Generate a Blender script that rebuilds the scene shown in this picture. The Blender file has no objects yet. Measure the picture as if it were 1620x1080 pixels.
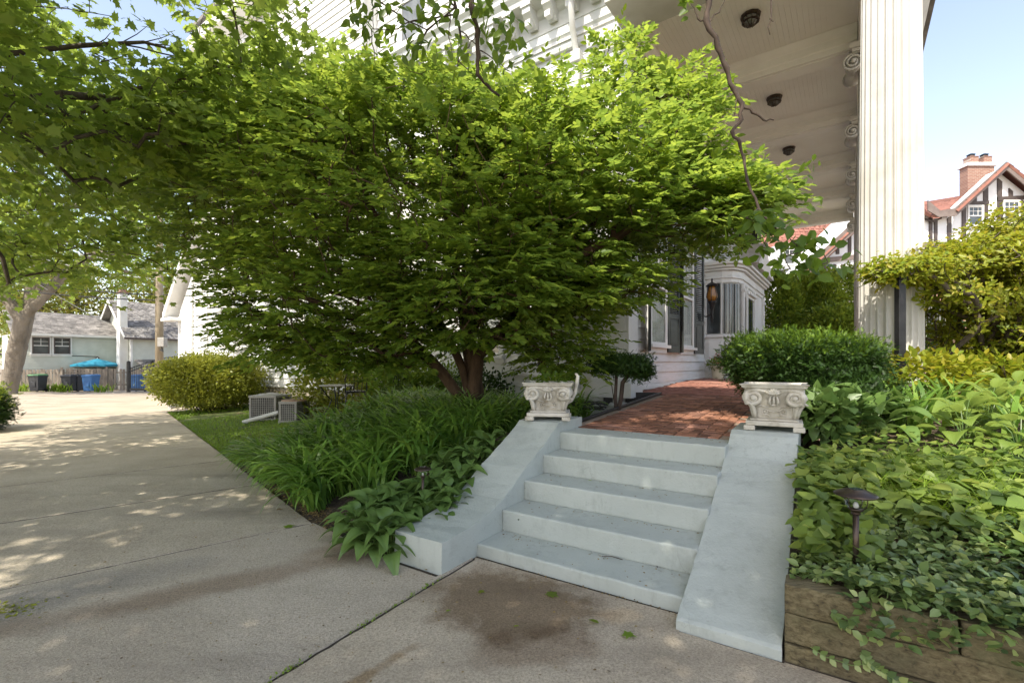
import bpy, bmesh, math, random
import numpy as np
from mathutils import Vector, Matrix
random.seed(7); rng = np.random.default_rng(7)
R = math.radians
SC = bpy.context.scene
COL = SC.collection

# ------------------------------------------------------------------ camera, sky, sun, exposure
cam = bpy.data.cameras.new('camera'); camo = bpy.data.objects.new('camera', cam); COL.objects.link(camo)
EYE = 1.457
camo.location = (0, 0, EYE); camo.rotation_euler = (R(90), 0, 0)
cam.sensor_width = 36; cam.lens = 16.667; cam.shift_y = 0.0204; cam.clip_start = 0.05; cam.clip_end = 3000
SC.camera = camo
SUN_DIR = Vector((-0.50, -0.866, 0)).normalized()          # horizontal direction towards the sun
SUN_EL = R(54)
sunv = Vector((SUN_DIR.x*math.cos(SUN_EL), SUN_DIR.y*math.cos(SUN_EL), math.sin(SUN_EL)))
w = bpy.data.worlds.new('World'); SC.world = w; w.use_nodes = True
nt = w.node_tree; bg = nt.nodes['Background']
sky = nt.nodes.new('ShaderNodeTexSky'); sky.sky_type = 'NISHITA'; sky.sun_disc = False
sky.sun_elevation = SUN_EL
sky.sun_rotation = math.atan2(SUN_DIR.x, SUN_DIR.y)
sky.dust_density = 1.2; sky.air_density = 1.0; sky.ozone_density = 1.0
hz_ = nt.nodes.new('ShaderNodeHueSaturation'); hz_.inputs['Saturation'].default_value = .92; hz_.inputs['Value'].default_value = 1.0
nt.links.new(sky.outputs[0], hz_.inputs['Color']); wb = nt.nodes.new('ShaderNodeMix'); wb.data_type = 'RGBA'; wb.blend_type = 'MULTIPLY'; wb.inputs[0].default_value = 1; wb.inputs[7].default_value = (1.12,.98,.87,1)
nt.links.new(hz_.outputs[0], wb.inputs[6]); nt.links.new(wb.outputs[2], bg.inputs[0]); bg.inputs[1].default_value = 0.114
sl = bpy.data.lights.new('sun', 'SUN'); so = bpy.data.objects.new('sun', sl); COL.objects.link(so)
sl.energy = 2.0; sl.angle = R(0.55); sl.color = (1.0, 0.93, 0.80)
so.rotation_euler = sunv.to_track_quat('Z', 'Y').to_euler(); so.location = (-10, -15, 30)
SC.view_settings.view_transform = 'Standard'; SC.view_settings.look = 'None'
SC.view_settings.exposure = 1.9; SC.view_settings.gamma = 1.0; SC.view_settings.use_curve_mapping = False
SC.cycles.max_bounces = 10; SC.cycles.diffuse_bounces = 6; SC.cycles.transmission_bounces = 6; SC.cycles.transparent_max_bounces = 6

# ------------------------------------------------------------------ frames of the place
def pt(px, py, Y): return np.array([(px-810)/750.0*Y, Y, EYE+(573-py)/750.0*Y])      # a point of the place seen at (px,py), Y metres away
P0 = np.array([-.264, 3.588]); TH = -.581
sd = np.array([math.cos(TH), math.sin(TH)]); sn = np.array([-sd[1], sd[0]])
U = np.array([.581, .814]); PV = np.array([.814, -.581]); Vv = np.array([-.8137, .581])
CORN = np.array([1.91, 8.0])
DA = np.array([-.655, .756]); DB = np.array([.756, .655])
def frame(o, a, b):
    o = np.array(o, float); a = np.array(a, float); b = np.array(b, float)
    def F(x, y, z): return (o[0]+a[0]*x+b[0]*y, o[1]+a[1]*x+b[1]*y, z)
    return F
WF = frame((0,0), (1,0), (0,1))          # world
SF = frame(P0, sd, sn)                   # staircase: across, up
HF = frame((0,0), U, PV)                 # house: along the porch, outwards to the right
W1 = frame(-3.1*PV, U, PV)               # wall under the porch: s = t, o = outwards
W2 = frame(CORN, Vv, -U)                 # front wall: s to the left from corner, o towards viewer
DF = frame((0,0), DA, DB)                # driveway: along, across
def sfc(x, y): q = np.array([x, y])-P0; return q@sd, q@sn
def sm(x): x = np.clip(x, 0, 1); return x*x*(3-2*x)
def path_z(n): return .767+.283*np.clip((n-1.72)/6.5, 0, 1)

def ground_z(x, y):
    """height of the garden and of the land"""
    x = np.asarray(x, float); y = np.asarray(y, float)
    a = x*DA[0]+y*DA[1]; b = x*DB[0]+y*DB[1]
    dx = x-P0[0]; dy = y-P0[1]
    d = dx*sd[0]+dy*sd[1]; n = dx*sn[0]+dy*sn[1]
    t = x*U[0]+y*U[1]
    near = 1-sm((a-8.5)/3.0)
    zl = .5*sm((b-1.45)/2.4)*(.3+.7*near)
    zl = zl + .25*sm((d+1.6)/1.4)*sm((n-.5)/1.6)*(b > 1.45)
    zl = np.minimum(zl, .66)
    zl = zl*(1-.25*sm((t-5.4)/2.2))
    zr = .38+.25*sm((n+.1)/1.6)+.28*sm((n-1.2)/2.5)
    z = np.where((d > .7), zr, zl)
    z = np.where((n < -.1), 0, z)
    z = np.where((d > .7) & (n < -.1), 0, z)
    z = np.where((b < 1.45) & (d < .7), 0, z)
    z = np.where((b < -2.0), .04, z)
    far = sm((y-15)/15)
    z = np.where(x < 0, z-.32*far, z)
    return z-.02

# ------------------------------------------------------------------ object helpers
WL = {}
def settag(o, label=None, cat=None, group=None, kind=None):
    if label: o['label'] = label
    if cat: o['category'] = cat
    if group: o['group'] = group
    if kind: o['kind'] = kind
    return o
def thing(name, label, cat, loc=(0,0,0), group=None, kind=None):
    o = bpy.data.objects.new(name, None); COL.objects.link(o); o.location = [float(v) for v in loc]
    o.empty_display_size = .1
    WL[o.name] = np.array(loc, float)
    return settag(o, label, cat, group, kind)
def link(o, parent):
    COL.objects.link(o)
    if parent is not None: o.parent = parent
    return o
def np_mesh(name, V, faces):
    """faces: list of int arrays (m,k)"""
    me = bpy.data.meshes.new(name)
    V = np.asarray(V, np.float32)
    me.vertices.add(len(V)); me.vertices.foreach_set('co', V.ravel())
    loops = np.concatenate([f.ravel() for f in faces]).astype(np.int32)
    tot = np.concatenate([np.full(len(f), f.shape[1]) for f in faces]).astype(np.int32)
    st = np.concatenate([[0], np.cumsum(tot)[:-1]]).astype(np.int32)
    me.loops.add(len(loops)); me.loops.foreach_set('vertex_index', loops)
    me.polygons.add(len(tot)); me.polygons.foreach_set('loop_start', st)
    me.update(calc_edges=True)
    return me
class MB:
    def __init__(s): s.v = []; s.f = []
    def add(s, vs, fs):
        k = len(s.v); s.v += [tuple(map(float, v)) for v in vs]; s.f += [tuple(i+k for i in f) for f in fs]; return s
    def box(s, F, a0, a1, b0, b1, c0, c1):
        return s.add([F(a,b,c) for c in (c0,c1) for b in (b0,b1) for a in (a0,a1)],
              [(0,1,3,2),(4,6,7,5),(0,4,5,1),(2,3,7,6),(0,2,6,4),(1,5,7,3)])
    def hexa(s, p): return s.add(p, [(0,1,2,3),(4,7,6,5),(0,4,5,1),(1,5,6,2),(2,6,7,3),(3,7,4,0)])
    def extrude(s, F, prof, s0, s1):
        """prof: (o,z) polygon run along the frame's first axis"""
        n = len(prof)
        vs = [F(s0,o,z) for o,z in prof]+[F(s1,o,z) for o,z in prof]
        return s.add(vs, [tuple(range(n)), tuple(range(2*n-1, n-1, -1))]+[(i,(i+1)%n,n+(i+1)%n,n+i) for i in range(n)])
    def poly(s, pts, z0, z1):
        n = len(pts)
        return s.add([(p[0],p[1],z0) for p in pts]+[(p[0],p[1],z1) for p in pts], [tuple(range(n-1,-1,-1)), tuple(range(n,2*n))]+[(i,(i+1)%n,n+(i+1)%n,n+i) for i in range(n)])
    def slab(s, pts, th):
        """solid from a planar polygon of 3-D points and a thickness vector"""
        n = len(pts); th = np.array(th)
        return s.add([tuple(p) for p in pts]+[tuple(np.array(p)+th) for p in pts], [tuple(range(n)), tuple(range(2*n-1,n-1,-1))]+[(i,(i+1)%n,n+(i+1)%n,n+i) for i in range(n)])
    def lathe(s, c, prof, n=16, cap=True):
        """prof (r,z) going up"""
        k = len(s.v); m = len(prof)
        for r, z in prof:
            for i in range(n):
                a = 2*math.pi*i/n; s.v.append((c[0]+r*math.cos(a), c[1]+r*math.sin(a), c[2]+z))
        for j in range(m-1):
            for i in range(n):
                s.f.append((k+j*n+i, k+j*n+(i+1)%n, k+(j+1)*n+(i+1)%n, k+(j+1)*n+i))
        if cap:
            s.f.append(tuple(k+i for i in range(n-1,-1,-1))); s.f.append(tuple(k+(m-1)*n+i for i in range(n)))
        return s
    def tube(s, pts, rad, n=6, cap=True):
        pts = [Vector(p) for p in pts]; m = len(pts)
        if not hasattr(rad, '__len__'): rad = [rad]*m
        k = len(s.v); up = None
        for j, p in enumerate(pts):
            T = (pts[min(j+1,m-1)]-pts[max(j-1,0)])
            if T.length < 1e-9: T = Vector((0,0,1))
            T.normalize()
            if up is None:
                up = Vector((0,0,1)) if abs(T.z) < .9 else Vector((1,0,0))
            A = T.cross(up)
            if A.length < 1e-6: A = T.orthogonal()
            A.normalize(); B = T.cross(A).normalized(); up = -B if (-B).dot(up) > 0 else B
            for i in range(n):
                a = 2*math.pi*i/n
                q = p+(A*math.cos(a)+up*math.sin(a))*rad[j]; s.v.append(tuple(q))
        for j in range(m-1):
            for i in range(n): s.f.append((k+j*n+i, k+j*n+(i+1)%n, k+(j+1)*n+(i+1)%n, k+(j+1)*n+i))
        if cap: s.f.append(tuple(k+i for i in range(n-1,-1,-1))); s.f.append(tuple(k+(m-1)*n+i for i in range(n)))
        return s
    def ball(s, c, r, n=10, m=6):
        rr = r if hasattr(r, '__len__') else (r,r,r)
        k = len(s.v)
        for j in range(m+1):
            ph = math.pi*j/m
            for i in range(n):
                a = 2*math.pi*i/n
                s.v.append((c[0]+rr[0]*math.sin(ph)*math.cos(a), c[1]+rr[1]*math.sin(ph)*math.sin(a), c[2]-rr[2]*math.cos(ph)))
        for j in range(m):
            for i in range(n): s.f.append((k+j*n+i, k+j*n+(i+1)%n, k+(j+1)*n+(i+1)%n, k+(j+1)*n+i))
        return s
    def mesh(s, name, off=(0,0,0)):
        me = bpy.data.meshes.new(name); o = np.array(off)
        me.from_pydata([(a-o[0], b-o[1], c-o[2]) for a,b,c in s.v], [], s.f)
        bm = bmesh.new(); bm.from_mesh(me); bmesh.ops.remove_doubles(bm, verts=bm.verts, dist=1e-6) if len(s.v) < 400 and False else None
        bmesh.ops.recalc_face_normals(bm, faces=bm.faces); bm.to_mesh(me); bm.free()
        return me
def part(mb, name, mat, parent=None, label=None, kind=None, smooth=False, bevel=0, cat=None, group=None, seg=2):
    """link the shapes of mb (world coordinates) as ONE mesh under parent"""
    off = WL[parent.name] if parent is not None else np.zeros(3)
    base = np.zeros(3)
    if parent is None and mb.v:
        V = np.array(mb.v); base = np.array([V[:,0].mean(), V[:,1].mean(), V[:,2].min()]); off = base
    me = mb.mesh(name, off); me.materials.append(mat)
    o = bpy.data.objects.new(name, me); link(o, parent)
    if parent is None: o.location = base
    WL[o.name] = off.copy() if parent is not None else base
    if smooth:
        for p in me.polygons: p.use_smooth = True
    if bevel:
        b = o.modifiers.new('bevel', 'BEVEL'); b.width = bevel; b.segments = seg; b.limit_method = 'ANGLE'; b.angle_limit = R(35); b.harden_normals = False
    return settag(o, label, cat, group, kind)
def inst(me, name, parent, loc, rot=(0,0,0), scale=(1,1,1), label=None):
    """another object of a shared mesh; loc in world coordinates"""
    o = bpy.data.objects.new(name, me); link(o, parent)
    off = WL[parent.name] if parent is not None else np.zeros(3)
    o.location = [float(loc[i]-off[i]) for i in range(3)]
    if isinstance(rot, Matrix): o.rotation_euler = rot.to_euler()
    else: o.rotation_euler = rot
    o.scale = scale if hasattr(scale, '__len__') else (scale,)*3
    WL[o.name] = np.array(loc, float)
    if label: o['label'] = label
    return o
def copy_tree(src, parent=None):
    c = src.copy(); COL.objects.link(c)
    if parent is not None: c.parent = parent
    for ch in list(src.children): copy_tree(ch, c)
    return c

# ------------------------------------------------------------------ materials
def mat_new(name):
    m = bpy.data.materials.new(name); m.use_nodes = True
    n = m.node_tree; return m, n, n.nodes['Principled BSDF'], n.nodes, n.links
def coordn(N, L, scale=(1,1,1), obj=False, rotz=0):
    g = N.new('ShaderNodeNewGeometry') if not obj else N.new('ShaderNodeTexCoord')
    mp = N.new('ShaderNodeMapping'); mp.inputs['Scale'].default_value = scale; mp.inputs['Rotation'].default_value = (0,0,rotz)
    L.new(g.outputs['Position'] if not obj else g.outputs['Object'], mp.inputs[0]); return mp.outputs[0]
def noise(N, L, vec, sc, det=4, rough=.55, dist=0):
    t = N.new('ShaderNodeTexNoise'); t.inputs['Scale'].default_value = sc; t.inputs['Detail'].default_value = det
    t.inputs['Roughness'].default_value = rough; t.inputs['Distortion'].default_value = dist
    L.new(vec, t.inputs['Vector']); return t.outputs['Fac']
def ramp(N, L, fac, stops):
    r = N.new('ShaderNodeValToRGB'); e = r.color_ramp.elements
    e[0].position = stops[0][0]; e[0].color = (*stops[0][1], 1)
    e[1].position = stops[-1][0]; e[1].color = (*stops[-1][1], 1)
    for p, c in stops[1:-1]:
        q = e.new(p); q.color = (*c, 1)
    L.new(fac, r.inputs[0]); return r.outputs[0]
def mixc(N, L, fac, a, b, mode='MIX'):
    m = N.new('ShaderNodeMix'); m.data_type = 'RGBA'; m.blend_type = mode
    for s, v in ((0, fac), (6, a), (7, b)):
        if hasattr(v, 'links') or hasattr(v, 'is_linked'): L.new(v, m.inputs[s])
        elif s == 0: m.inputs[0].default_value = v
        else: m.inputs[s].default_value = (*v, 1)
    return m.outputs[2]
def bump(N, L, B, h, strength=.3, dist=.01):
    b = N.new('ShaderNodeBump'); b.inputs['Strength'].default_value = strength; b.inputs['Distance'].default_value = dist
    L.new(h, b.inputs['Height']); L.new(b.outputs[0], B.inputs['Normal'])
def math1(N, L, op, a, b=None, clamp=False):
    m = N.new('ShaderNodeMath'); m.operation = op; m.use_clamp = clamp
    for i, v in ((0,a),(1,b)):
        if v is None: continue
        if hasattr(v, 'is_linked'): L.new(v, m.inputs[i])
        else: m.inputs[i].default_value = v
    return m.outputs[0]
def surf(name, c1, c2, sc=6, rough=.7, bsc=60, bst=.2, bd=.004, metal=0, c3=None, sc3=.8, stretch=(1,1,1), spec=.4, per_obj=0, per_island=0):
    m, n, B, N, L = mat_new(name)
    v = coordn(N, L, stretch)
    col = ramp(N, L, noise(N, L, v, sc, 6), [(.3, c1), (.7, c2)])
    if c3: col = mixc(N, L, ramp(N, L, noise(N, L, v, sc3, 5, .6), [(.5,(0,0,0)), (.72,(1,1,1))]), col, c3)
    if per_obj or per_island:
        if per_obj: src = N.new('ShaderNodeObjectInfo').outputs['Random']
        else: src = N.new('ShaderNodeNewGeometry').outputs['Random Per Island']
        k = per_obj or per_island
        h = N.new('ShaderNodeHueSaturation'); L.new(col, h.inputs['Color'])
        L.new(math1(N, L, 'ADD', math1(N, L, 'MULTIPLY', src, 2*k), 1-k), h.inputs['Value']); col = h.outputs[0]
    L.new(col, B.inputs['Base Color']); B.inputs['Roughness'].default_value = rough; B.inputs['Metallic'].default_value = metal
    B.inputs['Specular IOR Level'].default_value = spec
    if bst: bump(N, L, B, noise(N, L, v, bsc, 5), bst, bd)
    return m
def leafmat(name, cols, trans=.45, rough=.45, spec=.4, warm=1.0, vein=False):
    """cols: 3-4 leaf greens, picked leaf by leaf"""
    m, n, B, N, L = mat_new(name)
    g = N.new('ShaderNodeNewGeometry')
    st = [(i/(len(cols)-1)*.9+.05, c) for i, c in enumerate(cols)]
    c = ramp(N, L, g.outputs['Random Per Island'], st)
    v = coordn(N, L)
    c2 = mixc(N, L, ramp(N, L, noise(N, L, v, 1.1, 3), [(.35,(0,0,0)),(.7,(1,1,1))]), c, (cols[-1][0]*1.15, cols[-1][1]*1.1, cols[-1][2]))
    c = mixc(N, L, .35, c, c2)
    L.new(c, B.inputs['Base Color']); B.inputs['Roughness'].default_value = rough; B.inputs['Specular IOR Level'].default_value = spec
    tr = N.new('ShaderNodeBsdfTranslucent')
    h = N.new('ShaderNodeHueSaturation'); h.inputs['Value'].default_value = 1.7*warm; h.inputs['Saturation'].default_value = 1.0; h.inputs['Hue'].default_value = .485
    L.new(c, h.inputs['Color']); L.new(h.outputs[0], tr.inputs['Color'])
    mx = N.new('ShaderNodeMixShader'); mx.inputs[0].default_value = trans
    L.new(B.outputs[0], mx.inputs[1]); L.new(tr.outputs[0], mx.inputs[2]); L.new(mx.outputs[0], n.nodes['Material Output'].inputs[0])
    return m
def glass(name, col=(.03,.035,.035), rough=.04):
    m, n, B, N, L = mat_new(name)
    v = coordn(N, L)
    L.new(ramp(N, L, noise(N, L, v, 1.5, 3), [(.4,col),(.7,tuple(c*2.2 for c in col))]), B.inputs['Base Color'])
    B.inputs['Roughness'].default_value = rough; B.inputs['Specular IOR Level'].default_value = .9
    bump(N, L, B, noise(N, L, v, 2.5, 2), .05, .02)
    return m

# concrete of the driveway, with its own stains
def concrete(name, tint=(1,1,1), stains=(), aggregate=()):
    m, n, B, N, L = mat_new(name)
    v = coordn(N, L)
    base = ramp(N, L, noise(N, L, v, 1.1, 8, .6), [(.3,(.38*tint[0],.325*tint[1],.245*tint[2])),(.52,(.47*tint[0],.41*tint[1],.315*tint[2])),(.75,(.55*tint[0],.485*tint[1],.385*tint[2]))])
    fine = ramp(N, L, noise(N, L, v, 75, 5, .85), [(.36,(.40,.37,.34)),(.5,(1,1,1)),(.64,(1.5,1.47,1.42))])
    col = mixc(N, L, .6, base, fine, 'MULTIPLY')
    vo = N.new('ShaderNodeTexVoronoi'); vo.inputs['Scale'].default_value = 90; L.new(v, vo.inputs['Vector'])
    spk = ramp(N, L, vo.outputs['Distance'], [(.10,(.35,.32,.3)),(.2,(1,1,1))])
    spm = mixc(N, L, ramp(N, L, noise(N, L, v, 5, 3), [(.5,(0,0,0)),(.62,(1,1,1))]), (1,1,1), spk)
    col = mixc(N, L, .55, col, spm, 'MULTIPLY')
    sp = ramp(N, L, noise(N, L, v, 34, 3, .6), [(.27,(.25,.22,.19)),(.36,(1,1,1))])
    col = mixc(N, L, .55, col, sp, 'MULTIPLY')
    # brownish tyre and weather streaks along the drive
    v2 = coordn(N, L, (.35,1.6,1), rotz=-math.atan2(DA[1], DA[0]))
    col = mixc(N, L, ramp(N, L, noise(N, L, v2, .9, 6, .6), [(.5,(0,0,0)),(.75,(.6,.6,.6))]), col, (.17*tint[0],.145*tint[1],.115*tint[2]))
    g = N.new('ShaderNodeNewGeometry')
    def blot(cx, cy, rx, ry, rot, c, k, jag=.5, sc=3.0, edge=.25):
        nonlocal col
        mp = N.new('ShaderNodeMapping'); mp.vector_type = 'TEXTURE'
        mp.inputs['Location'].default_value = (cx,cy,0); mp.inputs['Rotation'].default_value = (0,0,rot); mp.inputs['Scale'].default_value = (rx,ry,1)
        L.new(g.outputs['Position'], mp.inputs[0])
        ln = N.new('ShaderNodeVectorMath'); ln.operation = 'LENGTH'; L.new(mp.outputs[0], ln.inputs[0])
        nn = noise(N, L, v, sc, 6, .65)
        d = math1(N, L, 'ADD', ln.outputs['Value'], math1(N, L, 'MULTIPLY', math1(N, L, 'SUBTRACT', nn, .5), jag*2))
        f = ramp(N, L, d, [(1-edge,(k,k,k)),(1.0,(0,0,0))])
        c_ = mixc(N, L, 1.0, col, c, 'MULTIPLY')
        col = mixc(N, L, f, col, c_)
    for s in stains: blot(*s)
    L.new(col, B.inputs['Base Color']); B.inputs['Roughness'].default_value = .85; B.inputs['Specular IOR Level'].default_value = .25
    h = math1(N, L, 'ADD', noise(N, L, v, 140, 4, .7), math1(N, L, 'MULTIPLY', noise(N, L, v, 12, 4), .8))
    bump(N, L, B, h, .8, .010)
    return m

M = {}
M['concrete'] = concrete('driveway_concrete')
M['concrete_near'] = concrete('driveway_concrete_near', (.98,.98,1.0), stains=[
    (-3.1,2.75,1.3,.32,math.atan2(.66,.755),(.62,.66,.72),.8,.35,2.5,.5), (-1.9,3.1,1.5,.2,math.atan2(.5,.85),(.6,.53,.47),.8,.5,2.2,.6),
    (-1.2,3.7,.5,.25,.4,(.7,.62,.55),.7,.5,3,.5)])
M['concrete_step'] = concrete('walk_concrete', (1.02,1.0,.98), stains=[
    (-.02,2.90,.66,.46,-.45,(.44,.37,.30),.9,.62,3.4,.35), (.15,2.45,.4,.22,.2,(.55,.48,.42),.7,.6,3.5,.4),
    (-.75,2.1,.05,.5,-.6,(.6,.5,.36),.8,.9,6,.5), (.62,2.74,.16,.1,0,(1.2,1.1,.98),.7,.6,5,.5)])
M['concrete_far'] = concrete('lot_concrete', (.84,.82,.82))
M['joint'] = surf('joint_dirt', (.03,.024,.018), (.07,.055,.04), 30, .95)
M['soil'] = surf('garden_soil', (.045,.032,.022), (.10,.075,.05), 9, .95, 40, .8, .03, c3=(.16,.12,.07), sc3=14)
def paintmat():
    m, n, B, N, L = mat_new('pale_blue_grey_paint')
    v = coordn(N, L)
    col = ramp(N, L, noise(N, L, v, 2.2, 6), [(.3,(.375,.405,.37)),(.7,(.435,.465,.425))])
    dirt = ramp(N, L, noise(N, L, v, 5, 10, .75), [(.52,(0,0,0)),(.70,(.65,.65,.65))])
    col = mixc(N, L, dirt, col, (.30,.32,.29))
    stk = ramp(N, L, noise(N, L, coordn(N, L, (1,1,.25)), 16, 8, .7), [(.52,(0,0,0)),(.68,(.55,.55,.55))])
    col = mixc(N, L, mixc(N, L, 1.0, stk, ramp(N, L, noise(N, L, v, 2.3, 3), [(.42,(0,0,0)),(.6,(1,1,1))]), 'MULTIPLY'), col, (.25,.265,.235))
    vor = N.new('ShaderNodeTexVoronoi'); vor.feature = 'DISTANCE_TO_EDGE'; vor.inputs['Scale'].default_value = 1.7
    wv = N.new('ShaderNodeVectorMath'); wv.operation = 'ADD'; nz = N.new('ShaderNodeTexNoise'); nz.inputs['Scale'].default_value = 5; nz.inputs['Detail'].default_value = 6; L.new(v, nz.inputs['Vector'])
    ms = N.new('ShaderNodeVectorMath'); ms.operation = 'SCALE'; ms.inputs['Scale'].default_value = .22; L.new(nz.outputs['Color'], ms.inputs[0]); L.new(v, wv.inputs[0]); L.new(ms.outputs[0], wv.inputs[1]); L.new(wv.outputs[0], vor.inputs['Vector'])
    crk = ramp(N, L, vor.outputs['Distance'], [(.0,(.4,.4,.4)),(.004,(0,0,0))])
    col = mixc(N, L, mixc(N, L, 1.0, crk, ramp(N, L, noise(N, L, v, 1.3, 2), [(.54,(0,0,0)),(.62,(1,1,1))]), 'MULTIPLY'), col, (.14,.15,.13))
    scr = ramp(N, L, noise(N, L, coordn(N, L, (1,1,2.2)), 13, 7, .7), [(.70,(0,0,0)),(.73,(.75,.75,.75))])
    msk = ramp(N, L, noise(N, L, v, 1.6, 2), [(.50,(0,0,0)),(.60,(1,1,1))])
    col = mixc(N, L, mixc(N, L, 1.0, scr, msk, 'MULTIPLY'), col, (.72,.74,.70))
    chip = ramp(N, L, noise(N, L, v, 46, 5, .7), [(.68,(0,0,0)),(.70,(1,1,1))])
    col = mixc(N, L, chip, col, (.17,.14,.11))
    L.new(col, B.inputs['Base Color']); B.inputs['Roughness'].default_value = .5; B.inputs['Specular IOR Level'].default_value = .35
    h = math1(N, L, 'ADD', noise(N, L, v, 60, 5, .6), math1(N, L, 'MULTIPLY', noise(N, L, v, 6, 4), 2.2))
    bump(N, L, B, h, .35, .010)
    return m
M['paint'] = paintmat()
M['brick'] = surf('paving_brick', (.175,.08,.048), (.29,.135,.08), 14, .75, 70, .5, .004, c3=(.36,.19,.14), sc3=2.5, per_obj=.42)
M['brick_joined'] = surf('paving_brick_far', (.20,.085,.06), (.31,.14,.10), 14, .75, 70, .5, .004, c3=(.38,.2,.15), sc3=2.5, per_island=.25)
M['sand'] = surf('joint_sand', (.24,.18,.13), (.38,.30,.23), 20, .95)
M['white'] = surf('white_house_paint', (.63,.63,.61), (.71,.71,.69), 2.5, .5, 40, .12, .004, c3=(.62,.61,.56), sc3=1.3)
M['whiteb'] = surf('white_board_paint', (.62,.63,.62), (.71,.71,.70), 3, .55, 50, .15, .003, c3=(.6,.58,.53), sc3=2.2, stretch=(1,1,6))
M['cream'] = surf('cream_porch_paint', (.485,.47,.435), (.565,.55,.515), 2.5, .55, 60, .12, .003, c3=(.40,.38,.33), sc3=1.2)  # porch cream toned down for sunlit columns; the shaded ceiling uses a lifted copy
def bead():
    m, n, B, N, L = mat_new('beadboard_shade_lifted')
    v = coordn(N, L)
    L.new(ramp(N, L, noise(N, L, v, 2, 5), [(.3,(.84,.81,.75)),(.7,(.89,.87,.81))]), B.inputs['Base Color']); B.inputs['Roughness'].default_value = .6  # boards brightened in colour to make up for the porch shade
    return m
M['bead'] = bead()
M['cream_lifted'] = surf('cream_paint_shade_lifted', (.79,.77,.71), (.86,.84,.78), 2.5, .55, 60, .12, .003)  # same porch cream, brightened in colour to offset the shade under the roof
M['darkgreen'] = surf('black_green_shutter_paint', (.018,.022,.02), (.035,.04,.037), 8, .45, 50, .1)
M['black'] = surf('black_metal', (.012,.012,.013), (.03,.03,.032), 8, .4, 60, .15, metal=.3)
M['bronze'] = surf('dark_bronze_metal', (.05,.035,.028), (.10,.075,.06), 10, .35, 60, .1, metal=.7)
M['stone'] = surf('weathered_cast_stone', (.42,.39,.32), (.60,.57,.50), 9, .85, 90, .6, .006, c3=(.25,.22,.16), sc3=7)
M['rubble'] = surf('rubble_stone', (.28,.23,.16), (.46,.40,.30), 5, .9, 30, .8, .02, per_obj=.3)
M['mortar'] = surf('mortar', (.2,.18,.15), (.3,.28,.24), 12, .95)
M['timber'] = None
def timber():
    m, n, B, N, L = mat_new('weathered_timber')
    v = coordn(N, L, (1.5,24,24), rotz=-TH)
    c = ramp(N, L, noise(N, L, v, 2.2, 8, .65, .6), [(.30,(.02,.015,.007)),(.44,(.105,.083,.038)),(.75,(.22,.185,.10))])
    v1 = coordn(N, L)
    c = mixc(N, L, ramp(N, L, noise(N, L, v1, 4, 5), [(.5,(0,0,0)),(.7,(.7,.7,.7))]), c, (.10,.105,.045))
    c = mixc(N, L, ramp(N, L, noise(N, L, v1, 2, 5), [(.52,(0,0,0)),(.75,(.5,.5,.5))]), c, (.05,.04,.03))
    L.new(c, B.inputs['Base Color']); B.inputs['Roughness'].default_value = .85
    bump(N, L, B, noise(N, L, v, 3, 8, .7), .7, .012)
    return m
M['timber'] = timber()
M['timber_top'] = surf('bleached_timber', (.19,.15,.11), (.31,.26,.20), 12, .9, 60, .5, .006, stretch=(1,1,1))
M['fence'] = surf('grey_fence_wood', (.20,.165,.13), (.34,.29,.235), 5, .9, 60, .3, stretch=(6,6,.6), per_obj=.22)
M['bark'] = surf('tree_bark', (.055,.043,.032), (.13,.105,.08), 9, .9, 45, .9, .02, stretch=(1,1,.35))
M['bark_main'] = surf('brown_bark', (.045,.027,.015), (.11,.07,.04), 9, .9, 45, .9, .015, stretch=(1,1,.4))
M['bark_pale'] = surf('pale_grey_bark', (.13,.11,.085), (.26,.225,.18), 2.5, .9, 14, .9, .05, stretch=(1,1,.25))
M['twig'] = surf('dark_twig', (.035,.024,.018), (.085,.06,.045), 12, .85, 60, .3)
M['glass'] = glass('window_glass')
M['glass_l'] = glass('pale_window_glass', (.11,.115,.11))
def curtain():
    m, n, B, N, L = mat_new('white_curtain')
    v = coordn(N, L)
    L.new(ramp(N, L, noise(N, L, v, 3, 3), [(.3,(.5,.5,.47)),(.7,(.62,.62,.58))]), B.inputs['Base Color']); B.inputs['Roughness'].default_value = .9
    return m
M['curtain'] = curtain()
def clearglass(name, tint=(1,1,1), rough=.02):
    m, n, B, N, L = mat_new(name)
    tr = N.new('ShaderNodeBsdfTransparent'); tr.inputs[0].default_value = (*tint,1)
    gl = N.new('ShaderNodeBsdfGlossy'); gl.inputs['Roughness'].default_value = rough
    lw = N.new('ShaderNodeLayerWeight'); lw.inputs[0].default_value = .5
    f2 = math1(N, L, 'ADD', math1(N, L, 'MULTIPLY', math1(N, L, 'POWER', lw.outputs['Facing'], 4.0), .5), .035)
    mx = N.new('ShaderNodeMixShader'); L.new(f2, mx.inputs[0]); L.new(tr.outputs[0], mx.inputs[1]); L.new(gl.outputs[0], mx.inputs[2])
    L.new(mx.outputs[0], n.nodes['Material Output'].inputs[0]); return m
M['clear'] = clearglass('clear_glass', (.93,.95,.94))
M['amber'] = clearglass('amber_glass', (.95,.55,.12))
M['ambersolid'] = surf('amber_lamp_glass', (.22,.09,.012), (.34,.16,.03), 12, .2, 40, .2, spec=.7)
M['ac'] = surf('beige_sheet_metal', (.24,.23,.21), (.33,.32,.29), 6, .5, 60, .05)
M['acdark'] = surf('dark_coil', (.03,.03,.03), (.06,.055,.05), 30, .8, 200, .5)
M['rust'] = surf('rusty_top', (.28,.15,.09), (.42,.30,.22), 10, .8)
M['pipe'] = surf('white_pipe', (.55,.54,.5), (.66,.65,.62), 6, .5, 40, .05)
M['binblack'] = surf('charcoal_plastic', (.03,.032,.036), (.05,.052,.056), 6, .5, 60, .05)
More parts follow.
